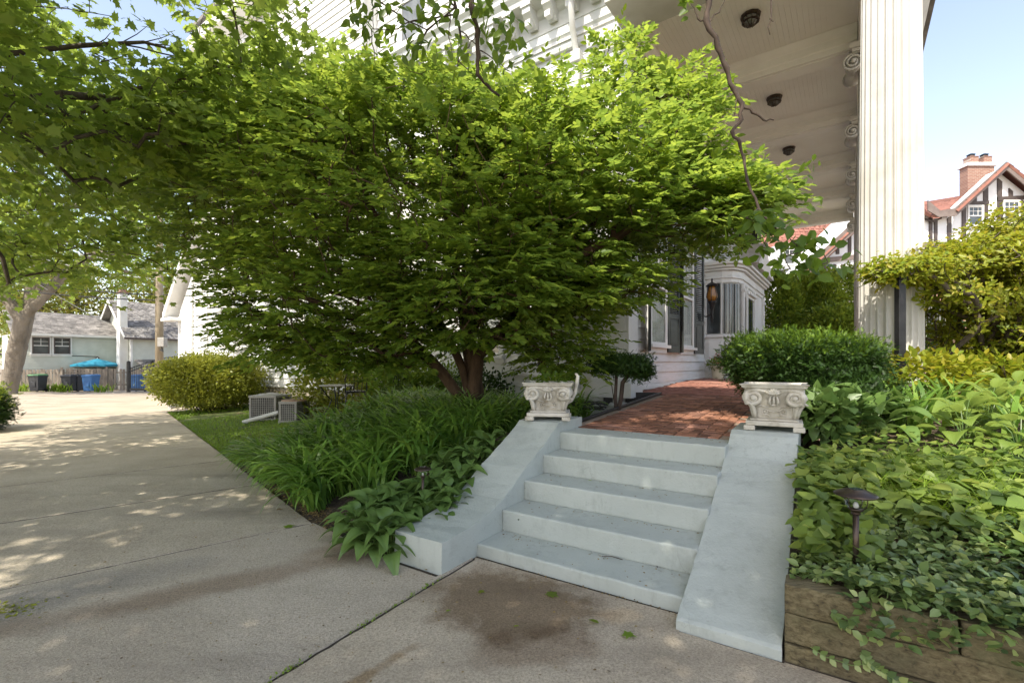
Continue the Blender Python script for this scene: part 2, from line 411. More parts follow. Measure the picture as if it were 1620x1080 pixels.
M['binblue'] = surf('blue_plastic', (.03,.11,.28), (.045,.15,.34), 6, .5, 60, .05)
M['bingreen'] = surf('green_plastic_lid', (.08,.20,.08), (.12,.27,.11), 6, .5, 60, .05)
M['teal'] = surf('turquoise_canvas', (.015,.17,.27), (.025,.23,.34), 3, .8, 60, .1)
M['sage'] = surf('pale_sage_siding', (.47,.49,.43), (.55,.57,.51), 2.5, .6, 30, .1)
M['asphalt_shingle'] = surf('grey_asphalt_shingle', (.12,.115,.11), (.26,.245,.23), 3, .95, 60, .5, .01, c3=(.34,.32,.30), sc3=1.2, per_island=.3)
M['redtile'] = surf('red_clay_tile', (.19,.08,.058), (.28,.13,.095), 3, .85, 40, .4, .01, per_island=.25)
M['brown'] = surf('brown_trim_paint', (.15,.115,.10), (.21,.17,.15), 4, .6, 40, .1)
M['browndk'] = surf('dark_timber_paint', (.055,.043,.038), (.09,.07,.062), 4, .6, 40, .1)
M['stucco'] = surf('white_stucco', (.70,.71,.72), (.78,.79,.80), 3, .9, 80, .3)
M['pole'] = surf('utility_pole_wood', (.20,.16,.10), (.33,.28,.2), 6, .9, 40, .6, stretch=(1,1,.2))
M['cable'] = surf('cable', (.04,.04,.04), (.07,.07,.07), 6, .6)
M['cablel'] = surf('pale_cable', (.5,.5,.48), (.6,.6,.58), 6, .6)
M['pot'] = surf('cream_pot', (.52,.47,.33), (.62,.57,.43), 6, .7, 60, .1)
M['pink'] = leafmat('pink_petals', [(.45,.10,.12),(.6,.2,.2),(.5,.06,.08)], .3)
def brickwall():
    m, n, B, N, L = mat_new('chimney_brick')
    b = N.new('ShaderNodeTexBrick'); b.inputs['Scale'].default_value = 1
    b.inputs['Color1'].default_value = (.24,.115,.08,1); b.inputs['Color2'].default_value = (.31,.17,.125,1); b.inputs['Mortar'].default_value = (.4,.34,.28,1)
    b.inputs['Brick Width'].default_value = .22; b.inputs['Row Height'].default_value = .075; b.inputs['Mortar Size'].default_value = .008
    mp = N.new('ShaderNodeMapping'); mp.inputs['Rotation'].default_value = (R(90),0,0); g = N.new('ShaderNodeNewGeometry')
    L.new(g.outputs['Position'], mp.inputs[0]); L.new(mp.outputs[0], b.inputs['Vector']); L.new(b.outputs[0], B.inputs['Base Color'])
    B.inputs['Roughness'].default_value = .9; return m
M['brickwall'] = brickwall()
M['lawn_soil'] = surf('lawn_ground', (.06,.085,.02), (.10,.13,.03), 6, .95, 60, .6, .02, c3=(.12,.09,.05), sc3=3)
M['mulch'] = surf('mulch', (.10,.065,.03), (.22,.15,.07), 30, .95, 60, .9, .02)
# leaf colours
M['l_main'] = leafmat('broad_tree_leaf', [(.09,.155,.022),(.15,.225,.028),(.225,.30,.038),(.10,.17,.028)], .52, warm=1.25)
M['l_maple'] = leafmat('maple_leaf', [(.09,.145,.026),(.13,.195,.032),(.175,.24,.038)], .55, warm=1.4)
M['l_far'] = leafmat('far_tree_leaf', [(.06,.13,.015),(.10,.18,.02),(.15,.22,.03)], .4)
M['l_yellow'] = leafmat('yellow_far_leaf', [(.13,.17,.02),(.19,.21,.03),(.16,.15,.03)], .4)
M['l_daylily'] = leafmat('daylily_blade', [(.05,.12,.022),(.10,.21,.035),(.15,.28,.045),(.22,.35,.06)], .38, .38, .4)
M['l_hosta'] = leafmat('hosta_leaf', [(.07,.14,.035),(.105,.185,.045),(.14,.22,.055)], .25, .38, .5)
M['l_privet'] = leafmat('privet_leaf', [(.14,.17,.02),(.21,.24,.03),(.27,.29,.04)], .35)
M['l_yew'] = leafmat('yew_needle', [(.014,.035,.007),(.022,.052,.009),(.042,.09,.012)], .12, .5, .3)
M['l_yewtip'] = leafmat('yew_new_tip', [(.045,.10,.010),(.075,.15,.014),(.16,.25,.02)], .25, .5, .3)
M['l_hedge'] = leafmat('arborvitae_leaf', [(.09,.16,.018),(.16,.24,.026),(.28,.35,.035)], .42)
M['l_rhodo'] = leafmat('golden_shrub_leaf', [(.17,.23,.014),(.26,.30,.02),(.13,.21,.016),(.33,.30,.03)], .42)
M['l_vinca'] = leafmat('vinca_leaf', [(.04,.085,.035),(.075,.14,.045),(.13,.21,.06),(.30,.36,.12)], .25, .35, .5)
M['l_violet'] = leafmat('heart_leaf', [(.06,.12,.028),(.11,.19,.04),(.18,.27,.05),(.27,.33,.07)], .42, .45)
M['l_grass'] = leafmat('grass_blade', [(.10,.19,.015),(.14,.24,.02),(.19,.28,.03)], .35)
M['l_elm'] = leafmat('hanging_branch_leaf', [(.065,.125,.015),(.10,.17,.02),(.15,.23,.02)], .5)
M['l_dry'] = leafmat('dry_leaf', [(.20,.14,.05),(.28,.2,.06),(.12,.08,.04)], .2)

# ================================================================== THE SETTING
def grid_mesh(x0, x1, y0, y1, step):
    xs = np.arange(x0, x1+1e-6, step); ys = np.arange(y0, y1+1e-6, step)
    X, Y = np.meshgrid(xs, ys); Z = ground_z(X, Y)
    V = np.stack([X, Y, Z], -1).reshape(-1, 3); nx = len(xs); ny = len(ys)
    i = np.arange(nx-1)[None,:]+nx*np.arange(ny-1)[:,None]; i = i.ravel()
    return V, np.stack([i, i+1, i+nx+1, i+nx], -1)
# one sheet of land to the horizon; the near garden soil is a finer sheet just above it
V, F = grid_mesh(-600, 600, -300, 900, 20.0)
V[:,2] = -.42
me = np_mesh('land', V, [F]); me.materials.append(M['concrete_far']); o = bpy.data.objects.new('ground', me); COL.objects.link(o); o['kind'] = 'structure'
V, F = grid_mesh(-60, 40, 8, 60, .5)
keep = []
cx = V[F].mean(1); a_ = cx[:,0]*DA[0]+cx[:,1]*DA[1]; b_ = cx[:,0]*DB[0]+cx[:,1]*DB[1]
V[:,2] += np.where(V[:,0] > 4, .0, 0)
me = np_mesh('parking_lot', V-[0,0,.02], [F]); me.materials.append(M['concrete_far']); o = bpy.data.objects.new('parking_lot', me); COL.objects.link(o); o['kind'] = 'structure'
for p in me.polygons: p.use_smooth = True
# garden soil
V, F = grid_mesh(-12, 16, -4, 19, .16)
cx = V[F].mean(1); a_ = cx[:,0]*DA[0]+cx[:,1]*DA[1]; b_ = cx[:,0]*DB[0]+cx[:,1]*DB[1]
dd = (cx[:,0]-P0[0])*sd[0]+(cx[:,1]-P0[1])*sd[1]; nn_ = (cx[:,0]-P0[0])*sn[0]+(cx[:,1]-P0[1])*sn[1]
ok = (((b_ > 1.44) & (a_ < 17.4) & (dd < .9)) | ((dd > .7) & (nn_ > -.1)))
pp_ = cx[:,0]*PV[0]+cx[:,1]*PV[1]
ok &= ~((dd > -.40) & (dd < 1.95) & (nn_ < 1.9)) & ((nn_ > -.42) | (a_ > 5))
ok &= ~((dd > -.12) & (dd < 1.62) & (nn_ > 1.7) & (nn_ < 5.6)) & ~((nn_ > 5.1) & (pp_ > -3.2) & (pp_ < 1.15))
ok &= ~((dd > .7) & (dd < 2.12) & (nn_ < 2.4))
lawn = ok & (b_ > 1.4) & ((a_ > 8.6) | ((a_ > 7.5) & (b_ < 3.2))) & (dd < 0)
me = np_mesh('garden_soil', V+rng.normal(0,.012,V.shape)*[0,0,1], [F[ok & ~lawn]]); me.materials.append(M['soil']); o = bpy.data.objects.new('garden_soil', me); COL.objects.link(o); o['kind'] = 'structure'
me = np_mesh('lawn', V, [F[lawn]]); me.materials.append(M['lawn_soil']); o = bpy.data.objects.new('lawn', me); COL.objects.link(o); o['kind'] = 'structure'

# driveway: base with every slab its own part
drv = thing('driveway', None, None, (0,0,0), kind='structure')
b = MB()
b.poly([DF(-6,-2.4,0)[:2], DF(-6,9,0)[:2], DF(4.3,9,0)[:2], DF(4.3,1.43,0)[:2], DF(17.4,1.43,0)[:2], DF(17.4,-2.4,0)[:2]], -.2, -.009)
part(b, 'joint_bed', M['joint'], drv)
def slab_poly(pts, name, mat, z=0., th=.12):
    """a slab with slightly ragged, rounded edges"""
    out = []
    for i, p in enumerate(pts):
        q = pts[(i+1) % len(pts)]; p = np.array(p[:2]); q = np.array(q[:2]); L = np.linalg.norm(q-p); k = max(1, int(L/.07))
        nrm = np.array([q[1]-p[1], p[0]-q[0]])/max(L,1e-6)
        for j in range(k):
            out.append(p+(q-p)*j/k + (nrm*random.uniform(-.004,.004) if j else 0))
    b = MB(); c = np.mean(out, 0)
    n = len(out); ins = [p+(c-p)/max(np.linalg.norm(c-p),.01)*.005 for p in out]
    b.add([(p[0],p[1],z-th) for p in out]+[(p[0],p[1],z-.008) for p in out]+[(p[0],p[1],z) for p in ins],
          [(i,(i+1)%n,n+(i+1)%n,n+i) for i in range(n)]+[(n+i,n+(i+1)%n,2*n+(i+1)%n,2*n+i) for i in range(n)]+[tuple(range(2*n,3*n))])
    return part(b, name, mat, drv)
J = [4.45+1.85*i for i in range(8)]
g = .018
for i, a0 in enumerate(J):
    a1 = J[i+1] if i+1 < len(J) else 17.4+1.85
    if i == 7: a1 = 17.4
    if a1-a0 < .3: continue
    for b0, b1 in ((-2.0, 1.45),):
        slab_poly([DF(a0+g,b0,0), DF(a1-g,b0,0), DF(a1-g,b1,0), DF(a0+g,b1,0)], 'concrete_slab', M['concrete'], z=-.003+random.uniform(-.002,.001))
dj = np.array([.522,.853])                   # the joint running to the foot of the stairs
j0 = np.array([-.285,3.52]); j1 = j0-dj*4.2; nj = np.array([dj[1],-dj[0]])
c_end = np.array(SF(-.46,-.44,0)[:2]); c_in = np.array(SF(-.01,-.44,0)[:2])
slab_poly([DF(4.45-g,-2.0,0), DF(4.45-g,1.46,0), DF(3.9,1.53,0), tuple(c_end), tuple(c_in), tuple(np.array(SF(-.02,-.02,0)[:2])), tuple(j0-nj*.010), tuple(j1-nj*.010), DF(-1.5,-2.0,0)], 'concrete_slab', M['concrete_near'], z=.002)
slab_poly([tuple(j1+nj*.010), tuple(j0+nj*.010), SF(.0,-.03,0), SF(1.53,-.02,0), SF(1.53,-.2,0), SF(2.03,-.2,0), SF(2.03,-.19,0), SF(6,-.19,0), SF(6,-5,0), tuple(j1+nj*1)], 'concrete_slab', M['concrete_step'], z=-.003)

# ------------------------------------------------------------------ staircase
st = thing('concrete_staircase', 'pale blue grey painted concrete stairs with five steps between sloping side walls', 'stairs', SF(.75,.3,0))
zt = [0.087+.17*k for k in range(5)]; TR = .337
def wobble_box(F, a0, a1, b0, b1, z0, z1, na=24, amp=.003):
    """a box whose long edges waver a little"""
    mb = MB(); A = np.linspace(a0, a1, na)
    o1 = rng.normal(0, amp, na); o2 = rng.normal(0, amp, na)
    vs = []
    for i, a in enumerate(A):
        vs += [F(a,b0+o1[i],z0), F(a,b1,z0), F(a,b1,z1), F(a,b0+o1[i]*.6,z1+o2[i]*.8)]
    fs = []
    for i in range(na-1):
        k = 4*i
        for j in range(4): fs.append((k+j, k+(j+1)%4, k+4+(j+1)%4, k+4+j))
    fs += [(0,1,2,3), tuple(4*(na-1)+j for j in (3,2,1,0))]
    return mb.add(vs, fs)
for k in range(5):
    z0 = -.15 if k == 0 else zt[k-1]-.004
    part(wobble_box(SF, -.006, 1.52, TR*k, 1.74, z0, zt[k], amp=.0014), 'step', M['paint'], st, bevel=.014, smooth=False, seg=3)
def cheek(d0, d1, prof, name, label):
    # profile (n,z) smoothed and wavering
    P = [Vector((p[0],p[1])) for p in prof]; m = len(P); out = []
    for i in range(m-1):
        k = max(1, int((P[i+1]-P[i]).length/.06))
        for j in range(k): out.append(P[i].lerp(P[i+1], j/k))
    out.append(P[-1])
    A = [d0, d0+.03, (d0+d1)/2, d1-.03, d1]
    mb = MB(); vs = []; n = len(out)
    for a in A:
        for p in out: vs.append(SF(a+random.uniform(-.002,.002), p.x+random.uniform(-.002,.002), p.y+random.uniform(-.0025,.0025)))
    base = len(vs)
    for a in A:
        for p in out: vs.append(SF(a, p.x, -.15))
    fs = []
    for i in range(len(A)-1):
        for j in range(n-1): fs.append((i*n+j, i*n+j+1, (i+1)*n+j+1, (i+1)*n+j))
    for j in range(n-1):
        fs.append((j, j+1, base+j+1, base+j)); e = (len(A)-1)*n; fs.append((e+j, e+j+1, base+e+j+1, base+e+j))
    for i in range(len(A)-1):
        fs.append((i*n, (i+1)*n, base+(i+1)*n, base+i*n)); fs.append((i*n+n-1, (i+1)*n+n-1, base+(i+1)*n+n-1, base+i*n+n-1))
    mb.add(vs, fs)
    o = part(mb, name, M['paint'], st, label=label, bevel=.012, smooth=False, seg=3)
    return o
cheek(-.46, -.0, [(-.40,.0),(-.395,.215),(-.1,.235),(.15,.275),(.35,.335),(.5,.415),(.68,.52),(1.0,.67),(1.24,.80),(1.32,.855),(1.40,.865),(1.86,.867)], 'cheek_wall', 'left side wall with a blunt front and curved slope')
cheek(1.514, 2.02, [(-.19,-.02),(-.188,.045),(-.17,.058),(.5,.305),(1.0,.52),(1.39,.69),(1.62,.84),(1.70,.867),(2.26,.87)], 'cheek_wall', 'right side wall sloping straight to the ground')

# ------------------------------------------------------------------ brick path and porch floor
bp = thing('brick_path', None, None, (0,0,0), kind='structure')
pb = MB()
nn = np.linspace(1.75, 22, 60)
for i in range(59):
    a, c = nn[i], nn[i+1]
    wl = -.12 if c < 5.35 else -4.0
    pb.hexa([SF(wl,a,.3), SF(5.5 if a > 5.3 else 1.6,a,.3), SF(5.5 if a > 5.3 else 1.6,c,.3), SF(wl,c,.3),
             SF(wl,a,path_z(a)-.012), SF(5.5 if a > 5.3 else 1.6,a,path_z(a)-.012), SF(5.5 if a > 5.3 else 1.6,c,path_z(c)-.012), SF(wl,c,path_z(c)-.012)])
part(pb, 'sand_bed', M['sand'], bp)
bw, bl = .0925, .1925; ce = .2
bm_ = MB(); e = .004
bm_.box(WF, -bl/2, bl/2, -bw/2, bw/2, -.05, -.005); k = len(bm_.v)
bmesh_b = MB(); h = .002
bmesh_b.add([(-bl/2,-bw/2,-.05),(bl/2,-bw/2,-.05),(bl/2,bw/2,-.05),(-bl/2,bw/2,-.05),(-bl/2,-bw/2,-.004),(bl/2,-bw/2,-.004),(bl/2,bw/2,-.004),(-bl/2,bw/2,-.004),
             (-bl/2+e,-bw/2+e,0),(bl/2-e,-bw/2+e,0),(bl/2-e,bw/2-e,0),(-bl/2+e,bw/2-e,0)],
            [(0,1,5,4),(1,2,6,5),(2,3,7,6),(3,0,4,7),(4,5,9,8),(5,6,10,9),(6,7,11,10),(7,4,8,11),(8,9,10,11)])
brick_me = bmesh_b.mesh('brick'); brick_me.materials.append(M['brick'])
bricks = []
for i in range(-22, 28):
    for j in range(0, 80):
        for q in (0,1):
            d0 = i*ce+.1; n0 = 1.76+j*ce+.1
            if (i+j) % 2: d, n, rz = d0, n0+(q-.5)*.1, TH
            else: d, n, rz = d0+(q-.5)*.1, n0, TH+math.pi/2
            x, y, _ = SF(d,n,0); t = x*U[0]+y*U[1]; p = x*PV[0]+y*PV[1]
            strip = (-.05 < d < 1.5)
            porch = (n > 5.15 and p > -3.05 and p < 1.0 and t < 19.5)
            if not (strip and n < 5.3 or porch): continue
            bricks.append((math.hypot(x, y), x, y, path_z(n), rz, n))
bricks.sort()
for r_, x, y, z, rz, n in bricks[:300]:
    inst(brick_me, 'brick', bp, (x, y, z+random.uniform(-.0035,.0035)), (math.atan(.0435)*math.cos(0)*0+random.uniform(-.012,.012), random.uniform(-.012,.012), rz+random.uniform(-.012,.012)))
rest = MB()
for r_, x, y, z, rz, n in bricks[300:]:
    c, s_ = math.cos(rz), math.sin(rz); dz = random.uniform(-.003,.003)
    rest.add([(x+a*c-b2*s_, y+a*s_+b2*c, z+cc+dz) for a,b2,cc in bmesh_b.v], bmesh_b.f)
part(rest, 'brick_field', M['brick_joined'], bp, kind='stuff')
# black edging beside the path and across the bed end
ed = thing('bed_edging', 'black plastic edging strip between the brick path and the small planting bed', 'edging', SF(-.1,3.5,.8))
b = MB(); pts = [SF(-.10,n,path_z(n)+.02) for n in np.linspace(1.86,5.2,14)]
b.tube(pts, .022, 6); part(b, 'edging_strip', M['black'], ed, smooth=True)
b = MB(); q0 = np.array(SF(-.10,5.22,0)); q1 = q0+np.array([-.95,.12,0])
b.slab([(q0[0],q0[1],path_z(5.2)-.16),(q1[0],q1[1],path_z(5.2)-.2),(q1[0],q1[1],path_z(5.2)+.03),(q0[0],q0[1],path_z(5.2)+.03)], (.01,.03,0)); part(b, 'edging_panel', M['black'], ed)

# ------------------------------------------------------------------ planters shaped like column capitals
def spiral(c, ax, up, R0, turns, sgn, n=40, r0=.014, r1=.007, out=(0,0,0)):
    pts, rad = [], []
    c = np.array(c, float); ax = np.array(ax, float); up = np.array(up, float); out = np.array(out, float)
    for i in range(n):
        f = i/(n-1); a = sgn*(math.pi/2-f*turns*2*math.pi); r = R0*(1-f)**.8*.9+R0*.1
        pts.append(c+ax*r*math.cos(a)+up*r*math.sin(a)+out*f*.7); rad.append(r0*(1-f)+r1*f)
    return pts, rad
def planter(loc, rz, S, Hh, label, broken=False, squash=1):
    t = thing('capital_planter', label, 'planter', loc, 'carved stone planters on the stair walls')
    c, s_ = math.cos(rz), math.sin(rz)
    F = lambda x, y, z: (loc[0]+(x*c-y*s_)*S, loc[1]+(x*s_+y*c)*S, loc[2]+z*Hh)
    for ax in (-1,1):
        for ay in (-1,1):
            b = MB(); b.box(F, ax*.5-.19*(ax > 0), ax*.5+.19*(ax < 0), ay*.5-.19*(ay > 0), ay*.5+.19*(ay < 0), 0, .10); part(b, 'foot', M['stone'], t, bevel=.006)
    b = MB(); b.box(F, -.47,.47,-.47,.47,.10,.20); b.box(F, -.40,.40,-.40,.40,.202,.245); part(b, 'base_slab', M['stone'], t, bevel=.008)
    # bell: square, slightly concave sides growing to the top, open basket
    b = MB(); prof = [(.34,.245),(.335,.30),(.335,.42),(.355,.56),(.39,.68),(.44,.78),(.47,.84),(.475,.90)]
    nseg = 24
    ring = []
    for i in range(nseg):
        a = 2*math.pi*i/nseg+math.pi/4; q = ((a-math.pi/4) % (math.pi/2))/(math.pi/2)
        mx = max(abs(math.cos(a)), abs(math.sin(a))); r = 1/mx; r *= 1-.10*math.sin(q*math.pi) ; ring.append((math.cos(a)*r, math.sin(a)*r))
    vs = []
    for hw, z in prof:
        for x, y in ring: vs.append(F(x*hw, y*hw, z))
    inner = len(prof)
    for hw, z in ((.42,.90),(.42,.80)):
        for x, y in ring: vs.append(F(x*hw, y*hw, z))
    fs = [(j*nseg+i, j*nseg+(i+1)%nseg, (j+1)*nseg+(i+1)%nseg, (j+1)*nseg+i) for j in range(inner+1) for i in range(nseg)]
    fs += [tuple(range(nseg-1,-1,-1)), tuple((inner+1)*nseg+i for i in range(nseg))]
    b.add(vs, fs); part(b, 'bell', M['stone'], t, smooth=True)
    # moulded rim with concave sides
    b = MB(); vs = []
    rp = [(.47,.885),(.53,.925),(.54,.965),(.56,.975),(.57,1.0),(.50,1.0),(.46,.93)]
    for hw, z in rp:
        for x, y in ring: vs.append(F(x*hw, y*hw, z))
    m_ = len(rp); fs = [(j*nseg+i, j*nseg+(i+1)%nseg, ((j+1)%m_)*nseg+(i+1)%nseg, ((j+1)%m_)*nseg+i) for j in range(m_) for i in range(nseg)]
    b.add(vs, fs); part(b, 'rim', M['stone'], t)
    for k in range(4):
        a = k*math.pi/2
        ca, sa = math.cos(a), math.sin(a)
        G = lambda x, y, z: F(x*ca-y*sa, x*sa+y*ca, z)      # y = -0.5 is the face
        ux = np.array(G(1,0,0))-np.array(G(0,0,0)); uz = np.array(G(0,0,1))-np.array(G(0,0,0)); uy = np.array(G(0,-1,0))-np.array(G(0,0,0))
        for sg in (-1,1):
            b = MB(); ctr = np.array(G(sg*.34,-.455,.70))
            pts, rad = spiral(ctr, ux*sg, uz, .16, 2.1, 1, 44, .045*S, .022*S, uy*.03)
            # scale the vertical radius to look round
            lead = [np.array(G(sg*.02,-.40,.74)), np.array(G(sg*.12,-.41,.83)), np.array(G(sg*.24,-.43,.875))]
            b.tube(lead+pts, [.018*S,.028*S,.040*S]+rad, 7)
            b.ball(ctr+uy*.045, (.05*S,.05*S,.05*S), 8, 5)
            b.tube([ctr-uy*.0, ctr+uy*.012], [.15*S*.95,.14*S*.95], 18)
            part(b, 'volute', M['stone'], t, smooth=True)
            b = MB(); rc = np.array(G(sg*.15,-.335,.40)); rr = .045*S
            rp2 = [rc+ux*(.048*math.cos(u))+uz*(.055*math.sin(u))*1.0 for u in np.linspace(0,2*math.pi,13)]
            b.tube(rp2, .010*S, 6, cap=False); b.ball(rc, .026*S, 8, 5); part(b, 'rosette', M['stone'], t, smooth=True)
        b = MB()
        for q in range(7):          # shell fan
            aa = R(90)+(q-3)*R(24); c0 = np.array(G(0,-.40,.78)); tip = c0+ux*.13*math.cos(aa)+uz*.14*math.sin(aa)+uy*.03
            b.tube([c0, (c0+tip)/2+uy*.035, tip], [.015*S,.028*S,.02*S], 6)
        b.ball(np.array(G(0,-.42,.79)), (.05*S,.04*S,.03*S), 8, 5); part(b, 'shell', M['stone'], t, smooth=True)
        b = MB()
        for q in (-1,0,1):          # hanging husk and drapery
            b.tube([np.array(G(q*.05,-.40,.74)), np.array(G(q*.075,-.40,.62)), np.array(G(q*.05,-.385,.52))], [.018*S,.026*S,.012*S], 6)
        b.ball(np.array(G(0,-.40,.545)), (.055*S,.03*S,.02*S), 8, 5)
        b.tube([np.array(G(x,-.35,.41-.018*math.sin((x+.13)*12)+.035*abs(x/.14))) for x in np.linspace(-.14,.14,9)], .011*S, 6)
        for sg in (-1,1):
            b.tube([np.array(G(sg*.10,-.37,.48)), np.array(G(sg*.20,-.36,.53)), np.array(G(sg*.27,-.37,.50))], [.01*S,.018*S,.008*S], 6)
            b.tube([np.array(G(sg*.06,-.345,.30)), np.array(G(sg*.12,-.345,.34)), np.array(G(sg*.2,-.345,.30))], [.01*S,.016*S,.008*S], 6)
        part(b, 'garland', M['stone'], t, smooth=True)
        for q in (-1,0,1):          # corner acanthus
            b = MB(); cx_ = .335+.01*abs(q)
            base = np.array(G(cx_+q*.03,-cx_+abs(q)*.04+ .0,.26)); d45 = (ux+uy)
            pts = [base, base+uz*.12+d45*.015, base+uz*.24+d45*.04+ux*q*.02, base+uz*.33+d45*.10+ux*q*.03, base+uz*.30+d45*.14+ux*q*.03]
            b.tube(pts, [.028*S,.040*S,.036*S,.026*S,.012*S], 6); part(b, 'acanthus_leaf', M['stone'], t, smooth=True)
    if broken:
        b = MB(); q = lambda x,y,z: np.array(F(x,y,z))
        b.tube([q(.40,-.1,.40), q(.52,-.1,.50), q(.60,-.1,.72), q(.64,-.1,1.0), q(.66,-.1,1.16), q(.60,-.1,1.24)], [.02*S,.035*S,.045*S,.045*S,.04*S,.02*S], 7)
        part(b, 'raised_scroll', M['stone'], t, smooth=True, label='corner scroll standing up above the rim')
    b = MB(); b.box(F, -.40,.40,-.40,.40,.80,.87); part(b, 'soil', M['soil'], t)
    return t, F
plL, FL = planter(np.array([*SF(-.24,1.56,0)[:2], .866]), R(-8), .46, .385, 'carved stone capital planter with trailing leaves on the left stair wall', broken=True)
plR, FR = planter(np.array([*SF(1.825,1.96,0)[:2], .871]), TH+R(3), .46, .40, 'carved stone capital planter with paired scrolls on the right stair wall')

# ------------------------------------------------------------------ timber retaining wall
tw = thing('timber_wall', 'weathered timber retaining wall of stacked beams right of the stairs', 'retaining wall', SF(3.0,-.1,0))
def beam(d0, d1, z0, z1, n0=-.165, n1=-.03):
    na = 14; A = np.linspace(d0, d1, na); mb = MB(); vs = []; off = rng.normal(0,.0022,(na,4))
    for i, a in enumerate(A): vs += [SF(a,n0+off[i,0],z0), SF(a,n1,z0), SF(a,n1,z1), SF(a,n0+off[i,1],z1+off[i,2])]
    fs = [(4*i+j, 4*i+(j+1)%4, 4*i+4+(j+1)%4, 4*i+4+j) for i in range(na-1) for j in range(4)]+[(0,1,2,3), tuple(4*(na-1)+j for j in (3,2,1,0))]
    mb.add(vs, fs); return mb
for d0, d1, z0, z1, dn in ((2.03,2.665,.228,.368,0), (2.675,4.4,.226,.366,.004), (2.03,3.55,.084,.224,.003), (3.56,5.5,.084,.223,-.002), (2.03,2.95,-.06,.08,-.006), (2.96,5.5,-.06,.079,-.002)):
    o = part(beam(d0, d1, z0, z1, -.165+dn), 'beam', M['timber'], tw, bevel=.007)

# ------------------------------------------------------------------ the mansion
mn = thing('white_mansion', 'large white clapboard mansion with bracketed cornice, shutters and tall columned porch', 'house', (*CORN, .7))
TT = 22.8
b = MB(); b.box(W1, 7.60, TT, -7, -.03, .3, 8.9); part(b, 'wall', M['white'], mn)                      # core of the wall under the porch
b = MB(); b.box(W2, 7.0, 15.9, -6, -.03, .55, 12.6); b.box(W2, 6.98, 6.99, -6, -.03, .55, 8.9); b.box(W2, .05, 6.97, -6, -.45, 8.9, 12.6); part(b, 'wall', M['white'], mn)
b = MB(); b.box(W2, .03, 6.97, -6.0, -.032, .55, 8.9); part(b, 'wall', M['white'], mn)
def clap(F, s0, s1, z, hgt, proud=.03):
    mb = MB(); mb.extrude(F, [(-.03,z),(proud,z),(proud,z+.01),(.002,z+hgt),(-.03,z+hgt)], s0, s1); return mb
BH = .205
z = .78; k = 0
while z < 8.0:
    part(clap(W2, .62, 15.9, z, BH-.004), 'siding_board', M['whiteb'], mn); z += BH
z = 8.95
while z < 12.4:
    part(clap(frame(CORN+U*.45, Vv, -U), .1, 6.97, z, BH-.004), 'siding_board', M['whiteb'], mn)
    part(clap(W2, 6.98, 15.9, z, BH-.004), 'siding_board', M['whiteb'], mn); z += BH
z = 1.06
while z < 6.9:
    part(clap(W1, 7.9, 12.95, z, BH-.004), 'siding_board', M['whiteb'], mn)
    if z > 4.2: part(clap(W1, 12.96, TT-.2, z, BH-.004), 'siding_board', M['whiteb'], mn)
    z += BH
# water table and stone foundation
b = MB(); b.extrude(W2, [(-.03,.70),(.05,.70),(.06,.73),(.04,.775),(-.03,.778)], -.02, 15.92); part(b, 'water_table', M['white'], mn)
b = MB(); b.extrude(W1, [(-.03,.96),(.05,.96),(.05,1.0),(.03,1.055),(-.03,1.057)], 8.25, 12.9); part(b, 'water_table', M['white'], mn)
b = MB(); b.box(W2, -.02, 15.9, -.4, -.06, -.1, .698); part(b, 'foundation', M['mortar'], mn)
fz = .05
smesh = []
for v in range(5):
    q = MB(); q.ball((0,0,0), (.5,.5,.5), 8, 5); q.v = [(math.copysign(abs(x*2)**.45/2,x)*random.uniform(.9,1.05), math.copysign(abs(y*2)**.5/2,y)*random.uniform(.85,1.1), math.copysign(abs(z_*2)**.45/2,z_)*random.uniform(.9,1.05)) for x,y,z_ in q.v]
    m_ = q.mesh('foundation_stone'); m_.materials.append(M['rubble']); smesh.append(m_)
rowz = .12
while rowz < .66:
    hh = random.uniform(.14,.2); hh = min(hh, .70-rowz)
    s_ = 1.6
    while s_ < 14:
        wv = random.uniform(.22,.42)
        if s_ < 8.5 or rowz > .4:
            inst(random.choice(smesh), 'foundation_stone', mn, W2(s_+wv/2, -.055, rowz+hh/2), (0,0,math.atan2(Vv[1],Vv[0])), (wv*.96, .16, hh*.95))
        s_ += wv
    rowz += hh
# corner pilasters
def pilaster(F, s0, s1, z0, z1, parent, o=.07):
    b = MB(); b.box(F, s0, s1, -.02, o, z0+.42, z1-.5); b.box(F, s0+.06, s1-.06, o-.002, o+.012, z0+.7, z1-.8); part(b, 'pilaster', M['white'], parent, bevel=.006)
    b = MB(); b.box(F, s0-.06, s1+.06, -.02, o+.06, z0, z0+.25); b.extrude(F, [(-.02,z0+.252),(o+.06,z0+.252),(o+.05,z0+.32),(o+.02,z0+.36),(o,z0+.418),(-.02,z0+.418)], s0-.02, s1+.02); part(b, 'pilaster_base', M['white'], parent, bevel=.006)
    b = MB(); b.extrude(F, [(-.02,z1-.498),(o+.01,z1-.498),(o+.02,z1-.4),(o+.07,z1-.33),(o+.07,z1-.25),(o+.11,z1-.2),(o+.13,z1-.02),(-.02,z1-.02)], s0-.07, s1+.07)
    part(b, 'pilaster_capital', M['white'], parent, bevel=.005)
pilaster(W2, -.09, .56, .86, 7.1, mn, .07)
pilaster(W1, 7.62, 8.06, .86, 7.1, mn, .07)
